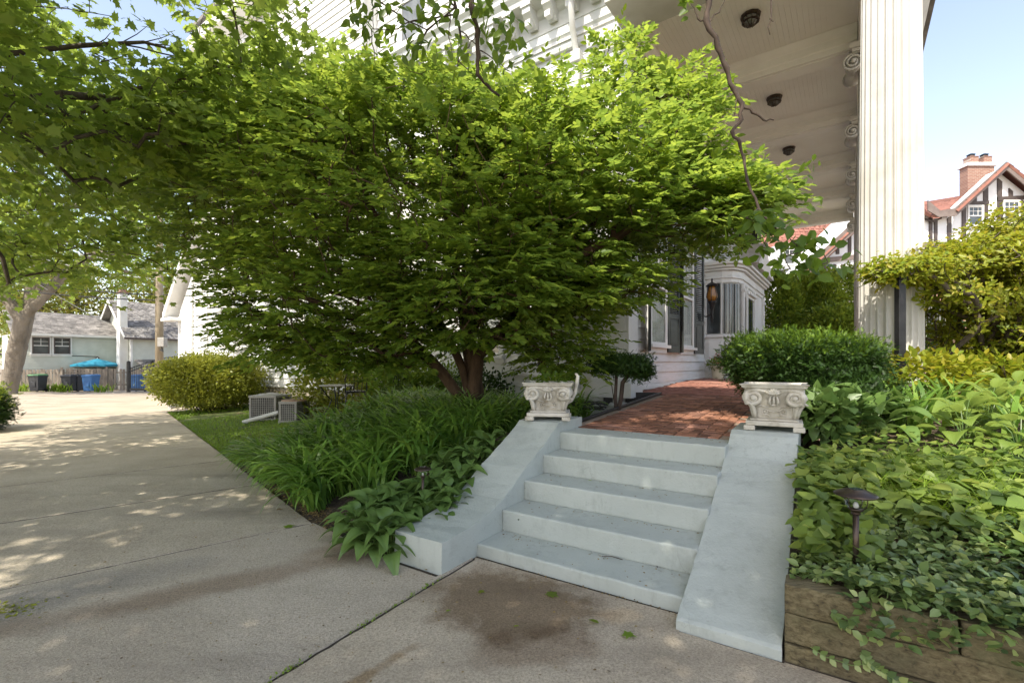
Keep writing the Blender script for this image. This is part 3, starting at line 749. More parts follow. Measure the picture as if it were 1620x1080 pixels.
# belt cornice with brackets on the front wall
CP = [(-.05,7.1),(.10,7.1),(.12,7.16),(.12,7.30),(.16,7.34),(.16,7.78),(.22,7.82),(.26,7.92),(.50,7.95),(.52,8.02),(.58,8.10),(.60,8.20),(.66,8.26),(.66,8.32),(-.05,8.62)]
b = MB(); b.extrude(W2, CP, -.10, 16.0); part(b, 'cornice', M['white'], mn)
b = MB(); b.extrude(W2, [(.161,7.50),(.175,7.50),(.175,7.56),(.161,7.56)], -.1, 16.0); b.extrude(W2, [(.121,7.22),(.15,7.22),(.15,7.27),(.121,7.27)], -.1, 16.0); part(b, 'cornice_moulding', M['white'], mn)
for i in range(20):
    s0 = .36+i*.42; b = MB()
    b.extrude(W2, [(.163,7.62),(.24,7.60),(.27,7.66),(.44,7.78),(.47,7.80),(.47,7.90),(.49,7.90),(.49,7.945),(.163,7.945)], s0, s0+.17)
    b.box(W2, s0+.03, s0+.14, .30, .42, 7.60, 7.70); b.box(W2, s0-.02, s0+.19, .165, .50, 7.905, 7.948); part(b, 'bracket', M['white'], mn)
b = MB(); b.extrude(W2, [(-.46,8.62),(.02,8.62),(.02,8.8),(-.06,8.9),(-.46,8.9)], 0, 6.97); part(b, 'cornice_cap', M['cream'], mn)
b = MB(); b.extrude(W2, [(-.03,12.4),(.2,12.4),(.5,12.7),(.6,13.0),(-.03,13.2)], -.2, 16.2); part(b, 'roof_cornice', M['white'], mn)
b = MB(); b.slab([W2(-.2,.6,13.2), W2(16.2,.6,13.2), W2(14,-4,15.6), W2(2,-4,15.6)], (0,0,.12)); part(b, 'roof', M['asphalt_shingle'], mn)
def window(F, s0, s1, z0, z1, parent, panes=(2,3), dark=True, hood=True, curtainq=False, fw=.09, divide=True, trim='white'):
    b = MB()
    b.box(F, s0-fw, s0, -.02, .075, z0, z1); b.box(F, s1, s1+fw, -.02, .075, z0, z1); b.box(F, s0-fw, s1+fw, -.02, .078, z1, z1+fw*1.2)
    wn = part(b, 'window', M[trim], parent, bevel=.004)
    b = MB(); b.box(F, s0-fw*1.3, s1+fw*1.3, -.02, .14, z0-.06, z0-.001); b.box(F, s0-fw, s1+fw, -.02, .06, z0-.16, z0-.062); part(b, 'sill', M[trim], wn)
    if hood:
        b = MB(); b.extrude(F, [(-.02,z1+fw*1.25),(.09,z1+fw*1.25),(.14,z1+.2),(.16,z1+.24),(-.02,z1+.27)], s0-fw*1.5, s1+fw*1.5); part(b, 'hood', M[trim], wn)
    if curtainq:
        mb = MB(); n_ = 28
        ss = np.linspace(s0+.0, s1, n_); vs = []
        for i, s_ in enumerate(ss):
            o = .044+.006*math.sin(i*1.9)+.003*math.sin(i*.7)
            vs += [F(s_,o,z0), F(s_,o,z1)]
        mb.add(vs, [(2*i,2*i+2,2*i+3,2*i+1) for i in range(n_-1)]); part(mb, 'curtain', M['curtain'], wn, smooth=True)
        b = MB(); b.box(F, s0, s1, .056, .058, z0, z1); part(b, 'pane', M['clear'], wn)
    else:
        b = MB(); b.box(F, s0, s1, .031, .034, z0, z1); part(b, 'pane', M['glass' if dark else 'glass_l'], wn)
    b = MB(); zm = (z0+z1)/2
    if curtainq: F0 = F; F = lambda s, o, z: F0(s, o+.024, z)
    b.box(F, s0, s1, .036, .062, zm-.025, zm+.025); b.box(F, s0, s0+.04, .035, .055, z0, zm-.025); b.box(F, s1-.04, s1, .035, .055, z0, zm-.025)
    b.box(F, s0, s0+.04, .035, .055, zm+.025, z1); b.box(F, s1-.04, s1, .035, .055, zm+.025, z1)
    b.box(F, s0+.04, s1-.04, .035, .055, z0, z0+.05); b.box(F, s0+.04, s1-.04, .035, .055, z1-.05, z1)
    if divide:
        for i in range(1, panes[0]):
            x = s0+(s1-s0)*i/panes[0]; b.box(F, x-.011, x+.011, .037, .05, zm+.025, z1-.05)
        for j in range(1, panes[1]):
            y = zm+(z1-zm)*j/panes[1]; b.box(F, s0+.04, s1-.04, .036, .049, y-.011, y+.011)
    part(b, 'sash', M['white' if trim != 'browndk' else 'browndk'], wn)
    return wn
def shutter(F, s0, s1, z0, z1, parent, ang=0.0, hinge=0):
    """louvred shutter with a solid lower panel; stands off the wall"""
    a, c = (s0, s1) if hinge == 0 else (s1, s0)
    sg = 1 if c > a else -1; wd = abs(s1-s0)
    def G(x, y, z): # x along shutter from hinge, y thickness
        return F(a+sg*x*math.cos(ang), .05+x*math.sin(ang)+y, z)
    b = MB(); th = .035
    b.box(G, 0,.06,0,th,z0,z1); b.box(G, wd-.06,wd,0,th,z0,z1); b.box(G,.06,wd-.06,0,th,z0,z0+.12); b.box(G,.06,wd-.06,0,th,z1-.09,z1)
    zp = z0+(z1-z0)*.30; b.box(G,.06,wd-.06,0,th,zp-.05,zp+.05)
    sh = part(b, 'shutter', M['darkgreen'], parent, bevel=.003)
    b = MB(); b.box(G,.062,wd-.062,.008,.022,z0+.12,zp-.05); b.box(G,.10,wd-.10,.022,.03,z0+.17,zp-.10); part(b, 'shutter_panel', M['darkgreen'], sh)
    b = MB(); zz = zp+.06
    while zz < z1-.11:
        b.hexa([G(.062,.004,zz),G(wd-.062,.004,zz),G(wd-.062,.03,zz-.028),G(.062,.03,zz-.028),G(.062,.004,zz+.008),G(wd-.062,.004,zz+.008),G(wd-.062,.03,zz-.02),G(.062,.03,zz-.02)]); zz += .045
    part(b, 'louvres', M['darkgreen'], sh)
for t0, t1 in ((8.72,9.60),(10.72,11.62)):
    window(W1, t0, t1, 1.80, 4.05, mn, (2,2), curtainq=True)
    shutter(W1, t0-.56, t0-.11, 1.66, 4.15, mn, R(22), 1); shutter(W1, t1+.11, t1+.56, 1.66, 4.15, mn, R(14), 0)
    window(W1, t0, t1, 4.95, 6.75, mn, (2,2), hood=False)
    shutter(W1, t0-.56, t0-.11, 4.9, 6.8, mn, R(50), 1); shutter(W1, t1+.11, t1+.56, 4.9, 6.8, mn, R(12), 0)
for t0 in (14.0, 17.5, 20):
    window(W1, t0, t0+.9, 4.95, 6.75, mn, (2,2), hood=False); shutter(W1, t0-.56, t0-.11, 4.9, 6.8, mn, R(30), 1)
for s0, z0, z1 in ((2.6,1.6,3.7),(5.6,1.6,3.7),(8.7,1.6,3.7),(12.9,1.95,3.9),(2.6,5.0,6.7),(5.6,5.0,6.7),(9.2,5.0,6.7),(12.9,5.0,6.7)):
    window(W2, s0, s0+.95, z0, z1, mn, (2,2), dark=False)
W2b = frame(CORN+U*.45, Vv, -U)
for s0 in (1.2, 3.2, 5.2): window(W2b, s0, s0+.85, 9.35, 11.4, mn, (2,2), dark=False)
# belt band under the second floor on W2
b = MB(); b.extrude(W2, [(.0,4.35),(.06,4.35),(.09,4.42),(.09,4.5),(.0,4.56)], .63, 15.9); part(b, 'belt_moulding', M['white'], mn)
b = MB(); b.box(W2, 15.9, 16.02, -.1, .06, .75, 12.4); part(b, 'corner_board', M['white'], mn)

# bay with curved cornice at the end of the porch wall
by = thing('bay_window', None, None, W1(13,0,1.05)); COL.objects.unlink(by); bpy.data.objects.remove(by)
bo = .78; bt0, bt1 = 13.0, 17.2
def bay_outline(g=0.0):
    # plan (t, o): front face angled a little, rounded corner
    return [(bt0-g,0),(bt0-g,.0+g*.4),(bt0-g,.42+g*.4),(bt0+.10-g,.62+g),(bt0+.32-g*.5,.76+g),(bt0+.55,.80+g),(bt1,.80+g),(bt1+g,.80+g),(bt1+g,0)]
def bay_ring(g, z0, z1):
    mb = MB(); pts = [W1(t_, o_, 0)[:2] for t_, o_ in bay_outline(g)]; mb.poly(pts, z0, z1); return mb
part(bay_ring(-.02, .9, 4.05), 'bay_wall', M['white'], mn)
for g, z0, z1, nm in ((.05,.9,1.22,'bay_plinth'),(.02,1.222,1.27,'bay_plinth'),(.05,2.10,2.17,'bay_sill'),(.015,3.50,3.60,'bay_frieze'),(.05,3.602,3.66,'bay_frieze'),(.03,3.662,3.80,'bay_frieze'),(.10,3.802,3.86,'bay_cornice'),(.16,3.862,3.93,'bay_cornice'),(.22,3.932,4.0,'bay_cornice'),(.10,4.002,4.06,'bay_cornice')):
    part(bay_ring(g, z0, z1), nm, M['white'], mn, bevel=.012)
# bay front face (seen towards the stairs) : the plane t = bt0
BF = frame(np.array(W1(bt0,0,0)[:2]), PV, -U)
b = MB(); b.box(BF, .0, .06, .0, .05, 2.17, 3.5); b.box(BF, .40, .44, .0, .035, 2.17, 3.5); part(b, 'bay_jamb', M['white'], mn)
b = MB(); b.box(BF, .07, .39, -.01, .012, 2.2, 3.48); part(b, 'bay_pane', M['glass'], mn)
# bent glass on the corner
oc = bay_outline(.006)[2:6]; mb = MB()
pts = [W1(t_, o_, 0)[:2] for t_, o_ in oc]
n_ = len(pts); mb.add([(p[0],p[1],2.2) for p in pts]+[(p[0],p[1],3.47) for p in pts], [(i,i+1,n_+i+1,n_+i) for i in range(n_-1)])
part(mb, 'bay_pane', M['glass'], mn, smooth=True)
for f in np.linspace(.06,.96,9):      # leaded verticals and glass beads
    k_ = f*(n_-1); i = min(int(k_), n_-2); q = np.array(pts[i])*(1-(k_-i))+np.array(pts[i+1])*(k_-i); q = q-U*.012+PV*.006
    b = MB(); b.tube([(q[0],q[1],2.2),(q[0],q[1],3.47)], .006, 5); part(b, 'lead_bar', M['pipe'], mn)
# side of bay: pilasters, windows, pediment
BS = frame(np.array(W1(0,.80,0)[:2]), U, PV)
for s0 in (bt0+.50, bt0+1.05, bt0+2.3, bt0+4.05):
    b = MB(); b.box(BS, s0, s0+.14, -.02, .05, 1.27, 3.5); b.box(BS, s0-.02, s0+.16, -.02, .08, 3.3, 3.38); part(b, 'bay_pilaster', M['white'], mn, bevel=.005)
for s0, s1 in ((bt0+.70,bt0+1.0),(bt0+1.35,bt0+1.7),(bt0+1.8,bt0+2.2)):
    b = MB(); b.box(BS, s0, s1, -.02, .015, 2.2, 3.2); part(b, 'bay_pane', M['glass'], mn)
b = MB(); b.box(BS, bt0+.68, bt0+.70, -.02,.04,2.17,3.3); b.box(BS, bt0+1.0, bt0+1.02, -.02,.04,2.17,3.3); b.box(BS, bt0+1.25, bt0+2.3,-.02,.03,3.22,3.3); b.box(BS, bt0+1.25,bt0+2.3,-.02,.10,3.30,3.36); part(b, 'bay_trim', M['white'], mn)
for s0, s1 in ((bt0+.70,bt0+1.0),(bt0+1.3,bt0+2.2),(bt0+2.6,bt0+3.9)):
    b = MB(); b.box(BS, s0, s1, -.02, .02, 1.4, 2.0); part(b, 'bay_panel', M['white'], mn, bevel=.01)
b = MB(); b.slab([BS(bt0+.9,.30,4.07), BS(bt1+.1,.30,4.07), BS((bt0+.9+bt1)/2,.30,4.75)], tuple(-PV*.5)+(0,)); part(b, 'bay_pediment', M['white'], mn)
b = MB(); b.slab([BS(bt0+.75,.36,4.06), BS(bt0+.95,.36,4.06), BS((bt0+.9+bt1)/2+.05,.36,4.80), BS((bt0+.9+bt1)/2-.1,.36,4.92)], tuple(-PV*.6)+(0,)); part(b, 'bay_rake', M['cream'], mn)
b = MB(); b.extrude(BF, [(-.02,1.35),(.018,1.35),(.018,2.0),(-.02,2.0)], .1, .42); part(b, 'bay_panel', M['white'], mn, bevel=.008)

# porch: floor edge, ceiling, beams, entablature, columns
CY = [7.40+3.01*i for i in range(6)]          # column positions along the row
CE = .40                                       # perp position of the row
ZB, ZC = 6.95, 7.32
b = MB(); b.box(HF, 7.7, 22.9, -3.08, CE+.05, ZC, ZC+.12); part(b, 'porch_ceiling', M['bead'], mn)
# beadboard: narrow boards joined, V joints between
bb = MB(); s0 = -3.05
while s0 < CE-.3:
    bb.box(HF, 7.72, 22.88, s0, s0+.0775, ZC-.009, ZC-.002); s0 += .080
part(bb, 'beadboard_strips', M['bead'], mn, kind='stuff')
def beam_profile(mb, F, s0, s1, c, hw, z0, z1):
    """a boxed beam with stepped mouldings; runs along first axis, centred c"""
    P = [(c-hw,z0),(c+hw,z0),(c+hw,z0+.10),(c+hw+.025,z0+.12),(c+hw+.025,z0+.24),(c+hw+.07,z0+.28),(c+hw+.10,z1-.04),(c+hw+.14,z1),(c-hw-.14,z1),(c-hw-.10,z1-.04),(c-hw-.07,z0+.28),(c-hw-.025,z0+.24),(c-hw-.025,z0+.12),(c-hw,z0+.10)]
    mb.extrude(F, P, s0, s1)
HT = frame((0,0), PV, U)                       # across first
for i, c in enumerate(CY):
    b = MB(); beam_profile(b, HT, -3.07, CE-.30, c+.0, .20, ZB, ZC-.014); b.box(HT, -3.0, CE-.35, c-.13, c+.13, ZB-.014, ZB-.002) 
    part(b, 'ceiling_beam', M['cream_lifted'], mn)
b = MB(); b.extrude(W1, [(.0,ZC-.26),(.05,ZC-.26),(.06,ZC-.16),(.14,ZC-.10),(.16,ZC-.015),(.0,ZC-.015)], 7.7, 22.85); part(b, 'ceiling_moulding', M['cream_lifted'], mn)
b = MB(); b.extrude(HF, [(CE-.29,ZB-.02),(CE+.30,ZB-.02),(CE+.30,ZB+.10),(CE+.33,ZB+.12),(CE+.33,ZB+.28),(CE+.36,ZB+.32),(CE+.36,ZB+.75),(CE+.44,ZB+.84),(CE+.62,ZB+.90),(CE+.64,ZB+1.02),(CE+.80,ZB+1.2),(CE-.29,ZB+1.5)], 7.0, 23.0); part(b, 'entablature', M['cream'], mn)
b = MB(); b.extrude(HT, [(7.0,ZB-.022),(7.6,ZB-.022),(7.6,ZB+1.45),(6.2,ZB+1.2),(6.36,ZB+1.02),(6.38,ZB+.90),(6.56,ZB+.84),(6.64,ZB+.75),(6.64,ZB+.32),(6.67,ZB+.28),(6.67,ZB+.12),(6.7,ZB+.10),(6.7,ZB-.02)], -3.05, CE+.299)
part(b, 'entablature', M['cream'], mn)
b = MB(); b.slab([HF(6.1,-3.0,ZB+1.3), HF(6.1,CE+.9,ZB+1.3), HF(23.2,CE+.9,ZB+1.3), HF(23.2,-3.0,ZB+1.9)], (0,0,.15)); part(b, 'porch_roof', M['asphalt_shingle'], mn)
def column(parent, t_, label=None):
    c = HF(t_, CE, 0); r0, r1 = .318, .288; zb = .92
    b = MB(); nf = 24; per = 8; zs = np.linspace(zb+.36, ZB-.40, 14); vs = []; nr = nf*per
    for z_ in zs:
        f = (z_-zs[0])/(zs[-1]-zs[0]); r = r0+(r1-r0)*(f**1.6)
        for i in range(nr):
            a = 2*math.pi*i/nr; q = (i % per)/per
            dd = 0 if q == 0 or q > .87 else -.040*math.sin(math.pi*q/.875)**.75
            vs.append((c[0]+(r+dd)*math.cos(a), c[1]+(r+dd)*math.sin(a), z_))
    b.add(vs, [(j*nr+i, j*nr+(i+1)%nr, (j+1)*nr+(i+1)%nr, (j+1)*nr+i) for j in range(len(zs)-1) for i in range(nr)])
    cl = part(b, 'column', M['cream'], parent)
    b = MB(); b.box(HF, t_-.47, t_+.47, CE-.47, CE+.47, zb-.2, zb+.10); b.lathe((c[0],c[1],zb), [(.46,.10),(.48,.14),(.46,.19),(.41,.20),(.40,.24),(.42,.27),(.42,.32),(.38,.36)], 28); part(b, 'column_base', M['cream'], cl, smooth=False)
    b = MB(); zt_ = ZB-.40
    b.lathe((c[0],c[1],zt_), [(.33,0),(.35,.03),(.33,.06),(.32,.10),(.36,.16),(.38,.22)], 28)
    b.box(HF, t_-.42, t_+.42, CE-.42, CE+.42, ZB-.11, ZB-.022)
    b.box(HF, t_-.38, t_+.38, CE-.38, CE+.38, ZB-.16, ZB-.112)
    part(b, 'capital', M['cream'], cl)
    for fs_, ax, out in ((-1, PV, -U),(1, PV, U)):
        for sg in (-1,1):
            cc = np.array([c[0],c[1],ZB-.30]); ax3 = np.array([*(ax*sg),0]); o3 = np.array([*out,0])
            ctr = cc+ax3*.36+o3*.30; b = MB()
            pts, rad = spiral(ctr, ax3, (0,0,1), .15, 2.2, 1, 40, .026, .014, o3*.05)
            b.tube([cc+o3*.33+np.array([0,0,.14]), cc+o3*.33+ax3*.2+np.array([0,0,.16])]+pts, [.02,.024]+rad, 7); b.ball(ctr+o3*.05, .04, 8, 5)
            b.tube([ctr-o3*.30, ctr-o3*.02], [.10,.145], 16)
            part(b, 'volute', M['cream'], cl, smooth=True)
for t_ in CY: column(mn, t_)
# ceiling lights
for i, t_ in enumerate((8.85, 11.9, 14.95, 17.95)):
    loc = HF(t_, -1.37, ZC-.014)
    cl = thing('ceiling_light', ['round bronze cage ceiling light nearest the camera in the porch','round bronze cage ceiling light, second from the front of the porch','round bronze cage ceiling light, third from the front of the porch','round bronze cage ceiling light, farthest back in the porch'][i], 'ceiling light', loc, 'cage lights on the porch ceiling')
    b = MB(); b.lathe((loc[0],loc[1],loc[2]-.05), [(.12,0),(.155,.02),(.16,.05)], 10); part(b, 'base_ring', M['bronze'], cl)
    b = MB(); b.lathe((loc[0],loc[1],loc[2]-.17), [(.02,0),(.07,.02),(.11,.07),(.125,.12)], 10); part(b, 'glass_bowl', M['glass_l'], cl, smooth=True)
    b = MB()
    for q in range(5):
        a = q*math.pi/5; dx, dy = math.cos(a), math.sin(a)
        b.tube([(loc[0]+dx*r, loc[1]+dy*r, loc[2]+z_) for r, z_ in ((-.14,-.04),(-.125,-.11),(-.06,-.175),(0,-.19),(.06,-.175),(.125,-.11),(.14,-.04))], .007, 5)
    b.lathe((loc[0],loc[1],loc[2]-.115), [(.13,0),(.14,0),(.14,.012),(.13,.012)], 10); part(b, 'cage', M['bronze'], cl)
# wall lantern
wl0 = W1(12.3, 0, 0); lx, ly, _ = W1(12.3, .34, 0); lz = 2.72
ln = thing('wall_lantern', 'black wall lantern with amber glass beside the shuttered windows', 'lantern', (lx, ly, lz-.3))
b = MB(); p_ = lambda o, z_: np.array(W1(12.3, o, z_))
b.tube([p_(.02,lz-.16),p_(.10,lz-.10),p_(.2,lz-.14),p_(.32,lz-.08)], [.02,.018,.016,.02], 6); b.lathe(p_(.03,lz-.26), [(.05,0),(.06,.1),(.05,.22)], 8); part(b, 'bracket', M['black'], ln)
b = MB(); b.lathe((lx,ly,lz-.30), [(.005,0),(.03,.03),(.02,.08),(.035,.10),(.03,.18),(.035,.30),(.06,.42),(.10,.50),(.11,.53)], 10); part(b, 'stem', M['black'], ln, smooth=True)
b = MB(); b.lathe((lx,ly,lz+.232), [(.085,0),(.13,.10),(.12,.18),(.085,.30),(.08,.36)], 10); part(b, 'amber_glass', M['ambersolid'], ln, smooth=True)
b = MB()
for q in range(6):
    a = q*math.pi/3; b.tube([(lx+r*math.cos(a), ly+r*math.sin(a), lz+.232+z_) for r,z_ in ((.09,0),(.136,.10),(.126,.18),(.09,.30),(.085,.36))], .007, 5)
b.lathe((lx,ly,lz+.592), [(.13,0),(.15,.02),(.09,.07),(.03,.10),(.015,.13),(.025,.16),(.004,.21)], 12); part(b, 'cap', M['black'], ln)
# downspout
b = MB(); dsx = .86
b.tube([W2(dsx-.08,.50,8.0), W2(dsx-.08,.50,7.75), W2(dsx-.02,.30,7.25), W2(dsx,.12,6.95), W2(dsx,.10,6.7), W2(dsx,.10,1.0)], .055, 10)
ds = part(b, 'downspout', M['white'], mn, smooth=True)
b = MB(); b.box(W2, dsx-.2, dsx+.04, .42, .62, 7.75, 8.0); b.box(W2, dsx-.1, dsx+.1, .05, .2, 6.75, 6.95); part(b, 'leader_head', M['white'], mn, bevel=.02)

# recessed gabled wing at the far left of the mansion
W3 = frame(CORN+U*1.5, Vv, -U)
wg = thing('side_wing', 'white side wing with steep gable eave beyond the clipped yellow green hedge', 'house', W3(19,0,0))
b = MB(); b.slab([W3(16.05,0,.1), W3(22.7,0,.1), W3(22.7,0,3.9), W3(19,0,8.2), W3(16.05,0,8.2)], tuple(U*5)+(0,)); part(b, 'wall', M['white'], wg)
z = .5
while z < 8:
    s1 = 22.72 if z < 3.7 else 22.72-(z-3.7)*.86
    part(clap(W3, 16.06, s1, z, .2, .02), 'siding_board', M['whiteb'], wg); z += .205
b = MB(); b.slab([W3(23.3,.45,3.65), W3(23.5,.45,3.55), W3(23.5,.45,3.8), W3(18.9,.45,9.0), W3(18.9,.45,8.75)], tuple(U*5.6)+(0,)); part(b, 'roof', M['white'], wg)
b = MB(); b.box(W3, 22.5, 23.6, .0, .5, 3.40, 3.56); part(b, 'eave_return', M['white'], wg, bevel=.03)
window(W3, 19.0, 19.8, 3.2, 4.7, wg, (2,2), hood=False); window(W3, 19.0, 19.8, 1.0, 2.3, wg, (2,2), hood=False)
b = MB(); b.tube([W3(21.2,.06,.3), W3(21.2,.06,5.2)], .045, 8); part(b, 'downspout', M['pipe'], wg)
b = MB(); b.box(W3, 22.65, 22.8, .0, .05, .1, 3.6); part(b, 'corner_board', M['white'], wg)

# ------------------------------------------------------------------ Tudor house on the right
TY = 22.0
td = thing('tudor_house', 'half timbered neighbour house with red tile roof and brick chimney', 'house', (20, TY, 0))
def T(px, py, dy=0): 
    p = pt(px, py, TY); return (p[0], TY+dy, p[2])
def TX(px, py): p = pt(px, py, TY); return p[0], p[2]
def plate(pxs, dy, th, name, mat, parent=td, Y=TY, **k):
    """flat piece facing the viewer, th thick, its front dy before the wall"""
    mb = MB(); pts = []
    for px, py in pxs:
        p = pt(px, py, Y); pts.append((p[0], Y-dy, p[2]))
    mb.slab(pts, (0, th, 0)); return part(mb, name, mat, parent, **k)
gx, gz = TX(1455, 700)
plate([(1457,640),(1457,334),(1474,346),(1497,344),(1577,270),(1700,368),(1700,640)], 0, .5, 'wall', M['stucco'])
plate([(1455,322),(1474,338),(1497,334),(1577,262),(1577,275),(1499,346),(1472,348),(1455,338)], .45, .06, 'bargeboard', M['brown'])
plate([(1577,262),(1700,362),(1700,378),(1577,275)], .45, .06, 'bargeboard', M['brown'])
for pts in ([(1469,340),(1474,343),(1474,388),(1469,388)],[(1477,348),(1482,348),(1482,384),(1477,384)],[(1498,346),(1504,341),(1504,380),(1498,382)],
            [(1521,325),(1527,320),(1527,376),(1521,378)],[(1538,310),(1544,304),(1544,322),(1538,323)],[(1555,294),(1562,288),(1562,345),(1555,345)],
            [(1577,282),(1584,288),(1584,345),(1577,345)],[(1595,298),(1601,303),(1601,318),(1595,319)],[(1613,315),(1620,320),(1620,385),(1613,385)],[(1640,338),(1646,342),(1646,385),(1640,385)],
            [(1577,347),(1583,347),(1583,388),(1577,388)],[(1554,347),(1560,347),(1560,385),(1554,385)]):
    plate(pts, .05, .08, 'timber', M['browndk'])
plate([(1519,321),(1563,318),(1563,323),(1519,326)], .07, .1, 'timber', M['browndk']); plate([(1577,312),(1640,309),(1640,315),(1577,318)], .07, .1, 'timber', M['browndk'])
plate([(1457,384),(1700,378),(1700,388),(1457,393)], .12, .16, 'timber', M['brown'], label='brown band board between the storeys')
plate([(1457,640),(1457,394),(1700,389),(1700,640)], .02, .3, 'brick_base', M['brickwall'])
for px in (1463,1475,1500,1526):
    plate([(px,393),(px+4,393),(px+4,400),(px-1,404)], .3, .2, 'corbel', M['browndk'])
b = MB(); q = [T(1457,346,-.5), T(1476,352,-.3), T(1484,346,-.1)]; b.tube([T(1457,346,-.05),T(1470,352,-.2),T(1480,348,-.3)], .05, 6); part(b, 'gutter_pipe', M['browndk'], td)
TFm = frame((0,TY), (1,0), (0,-1))
def twin(px0, px1, py0, py1, Y=TY, parent=td):
    a = pt(px0, py1, Y); c = pt(px1, py0, Y)
    window(frame((0,Y), (1,0), (0,-1)), a[0], c[0], a[2], c[2], parent, (3,2), hood=False, fw=.05)
twin(1531,1553,327,357); twin(1587,1611,319,352)
def roofplane(pts3, name, mat, parent, rows=14, th=.03):
    """a roof plane laid in courses: pts3 = eave left, eave right, ridge right, ridge left"""
    A, B_, C_, D_ = [np.array(p, float) for p in pts3]; nrm = np.cross(B_-A, D_-A); nrm /= np.linalg.norm(nrm)
    if nrm[2] < 0: nrm = -nrm
    mb = MB(); mb.slab([A,B_,C_,D_], -nrm*.1); part(mb, 'roof', mat, parent)
    mb = MB()
    for r in range(rows):
        f0, f1 = r/rows, (r+1)/rows+.02
        l0, r0 = A+(D_-A)*f0, B_+(C_-B_)*f0; l1, r1 = A+(D_-A)*min(f1,1), B_+(C_-B_)*min(f1,1)
        wv = np.linalg.norm(r0-l0); k = max(1, int(wv/.32)); off = random.random()
        e_ = [0]+[(i+off)/k for i in range(k)]+[1]
        for i in range(len(e_)-1):
            u0, u1 = e_[i], e_[i+1]-.006
            if u1 <= u0: continue
            up0 = nrm*(th+random.uniform(-.005,.008)); up1 = nrm*.006
            p = [l0+(r0-l0)*u0, l0+(r0-l0)*u1, l1+(r1-l1)*u1, l1+(r1-l1)*u0]
            mb.add([p[0]+nrm*.002,p[1]+nrm*.002,p[2]+nrm*.001,p[3]+nrm*.001,p[0]+up0,p[1]+up0,p[2]+up1,p[3]+up1], [(4,5,6,7),(0,1,5,4),(1,2,6,5),(3,0,4,7)])
    part(mb, name, mat, parent, kind='stuff')
# main roof behind the gables
e1 = pt(1150,436,27.5); e2 = pt(1500,436,27.5); r1 = pt(1150,318,33); r2 = pt(1545,318,33)
roofplane([(e1[0],27.5,e1[2]),(e2[0]+3,27.5,e2[2]),(r2[0],33,r2[2]),(r1[0],33,r1[2])], 'roof_tiles', M['redtile'], td, 26, .04)
gp = pt(1577,264,TY); gl = pt(1497,338,TY); g0 = pt(1474,340,TY); g1 = pt(1455,324,TY); gr = pt(1700,364,TY)
roofplane([(gl[0],TY-.5,gl[2]),(gl[0]+6,30,gl[2]),(gp[0]+6,30,gp[2]),(gp[0],TY-.5,gp[2])], 'roof_tiles', M['redtile'], td, 14)
roofplane([(gr[0],TY-.5,gr[2]),(gr[0]+6,30,gr[2]),(gp[0]+6,30,gp[2]),(gp[0],TY-.5,gp[2])], 'roof_tiles', M['redtile'], td, 14)
h0 = pt(1474,341,TY-.4); h1 = pt(1499,339,TY-.4); h2 = pt(1530,308,24.8); h3 = pt(1452,321,24.8)
roofplane([h0,h1,h2,h3], 'roof_tiles', M['redtile'], td, 12, .02)
h4 = pt(1440,323,TY-.4)
roofplane([h0,h4,pt(1436,318,24.8),h3], 'roof_tiles', M['redtile'], td, 8, .02)
b = MB(); b.box(WF, gx+.2, gx+12, TY+.5, TY+9, -.4, 6.5); part(b, 'wall', M['stucco'], td)
b = MB(); x0, z0 = TX(1530,300); 
cy = TY+2.2; c0 = pt(1531,300,cy); c1 = pt(1573,262,cy)
b.box(WF, c0[0], c1[0], cy, cy+.45, c0[2]-1, c1[2]-.02); ch = part(b, 'chimney', M['brickwall'], td)
b = MB(); b.box(WF, c0[0]-.08, c1[0]+.1, cy-.08, cy+.53, c1[2]-.02, c1[2]+.14); part(b, 'chimney_cap', M['stucco'], ch)
for f in (.12,.62):
    x = c0[0]+(c1[0]-c0[0])*f; b = MB(); b.box(WF, x, x+.42, cy+.02, cy+.42, c1[2]+.14, c1[2]+.46); b.box(WF, x-.02, x+.44, cy+.0, cy+.44, c1[2]+.462, c1[2]+.5); part(b, 'chimney_pot', M['brickwall'], ch)
    b = MB(); b.lathe((x+.21,cy+.22,c1[2]+.5), [(.16,0),(.16,.12),(.19,.13),(.05,.2)], 10); part(b, 'flue_cowl', M['black'], ch)
# lower gable seen through the porch
GY = 24.0
def plate2(pxs, dy, th, name, mat, **k): return plate(pxs, dy, th, name, mat, td, GY, **k)
plate2([(1266,470),(1266,440),(1410,300),(1470,360),(1470,470)], 0, 3.4, 'wall', M['stucco'])
plate2([(1256,444),(1262,446),(1264,442),(1410,308),(1410,290),(1252,436)], .5, .06, 'bargeboard', M['brown'])
for a, t_, bo_ in ((1302,402,440),(1322,386,402),(1341,368,402),(1356,354,402),(1376,340,402)):
    plate2([(a,t_+4),(a+5,t_),(a+5,bo_),(a,bo_)], .05, .08, 'timber', M['browndk'])
plate2([(1286,410),(1400,398),(1400,404),(1286,418)], .1, .14, 'timber', M['brown'])
for a in (1288,1297,1309,1318,1330,1342):
    plate2([(a,418),(a+4,418),(a+4,450),(a,450)], .06, .09, 'timber', M['browndk'])
q0 = pt(1256,440,GY); q1 = pt(1410,296,GY)
roofplane([(q0[0],GY-.5,q0[2]),(q0[0]+5,29,q0[2]),(q1[0]+5,29,q1[2]),(q1[0],GY-.5,q1[2])], 'roof_tiles', M['redtile'], td, 16)
dm0 = pt(1236,424,26.5); dm1 = pt(1262,384,26.5)
b = MB(); b.box(WF, dm0[0], dm1[0], 26.5, 30, dm0[2], dm1[2]); part(b, 'dormer', M['stucco'], td)
window(frame((0,26.5), (1,0), (0,-1)), dm0[0]+.15, dm1[0]-.2, dm0[2]+.2, dm1[2]-.15, td, (2,2), hood=False, fw=.07)
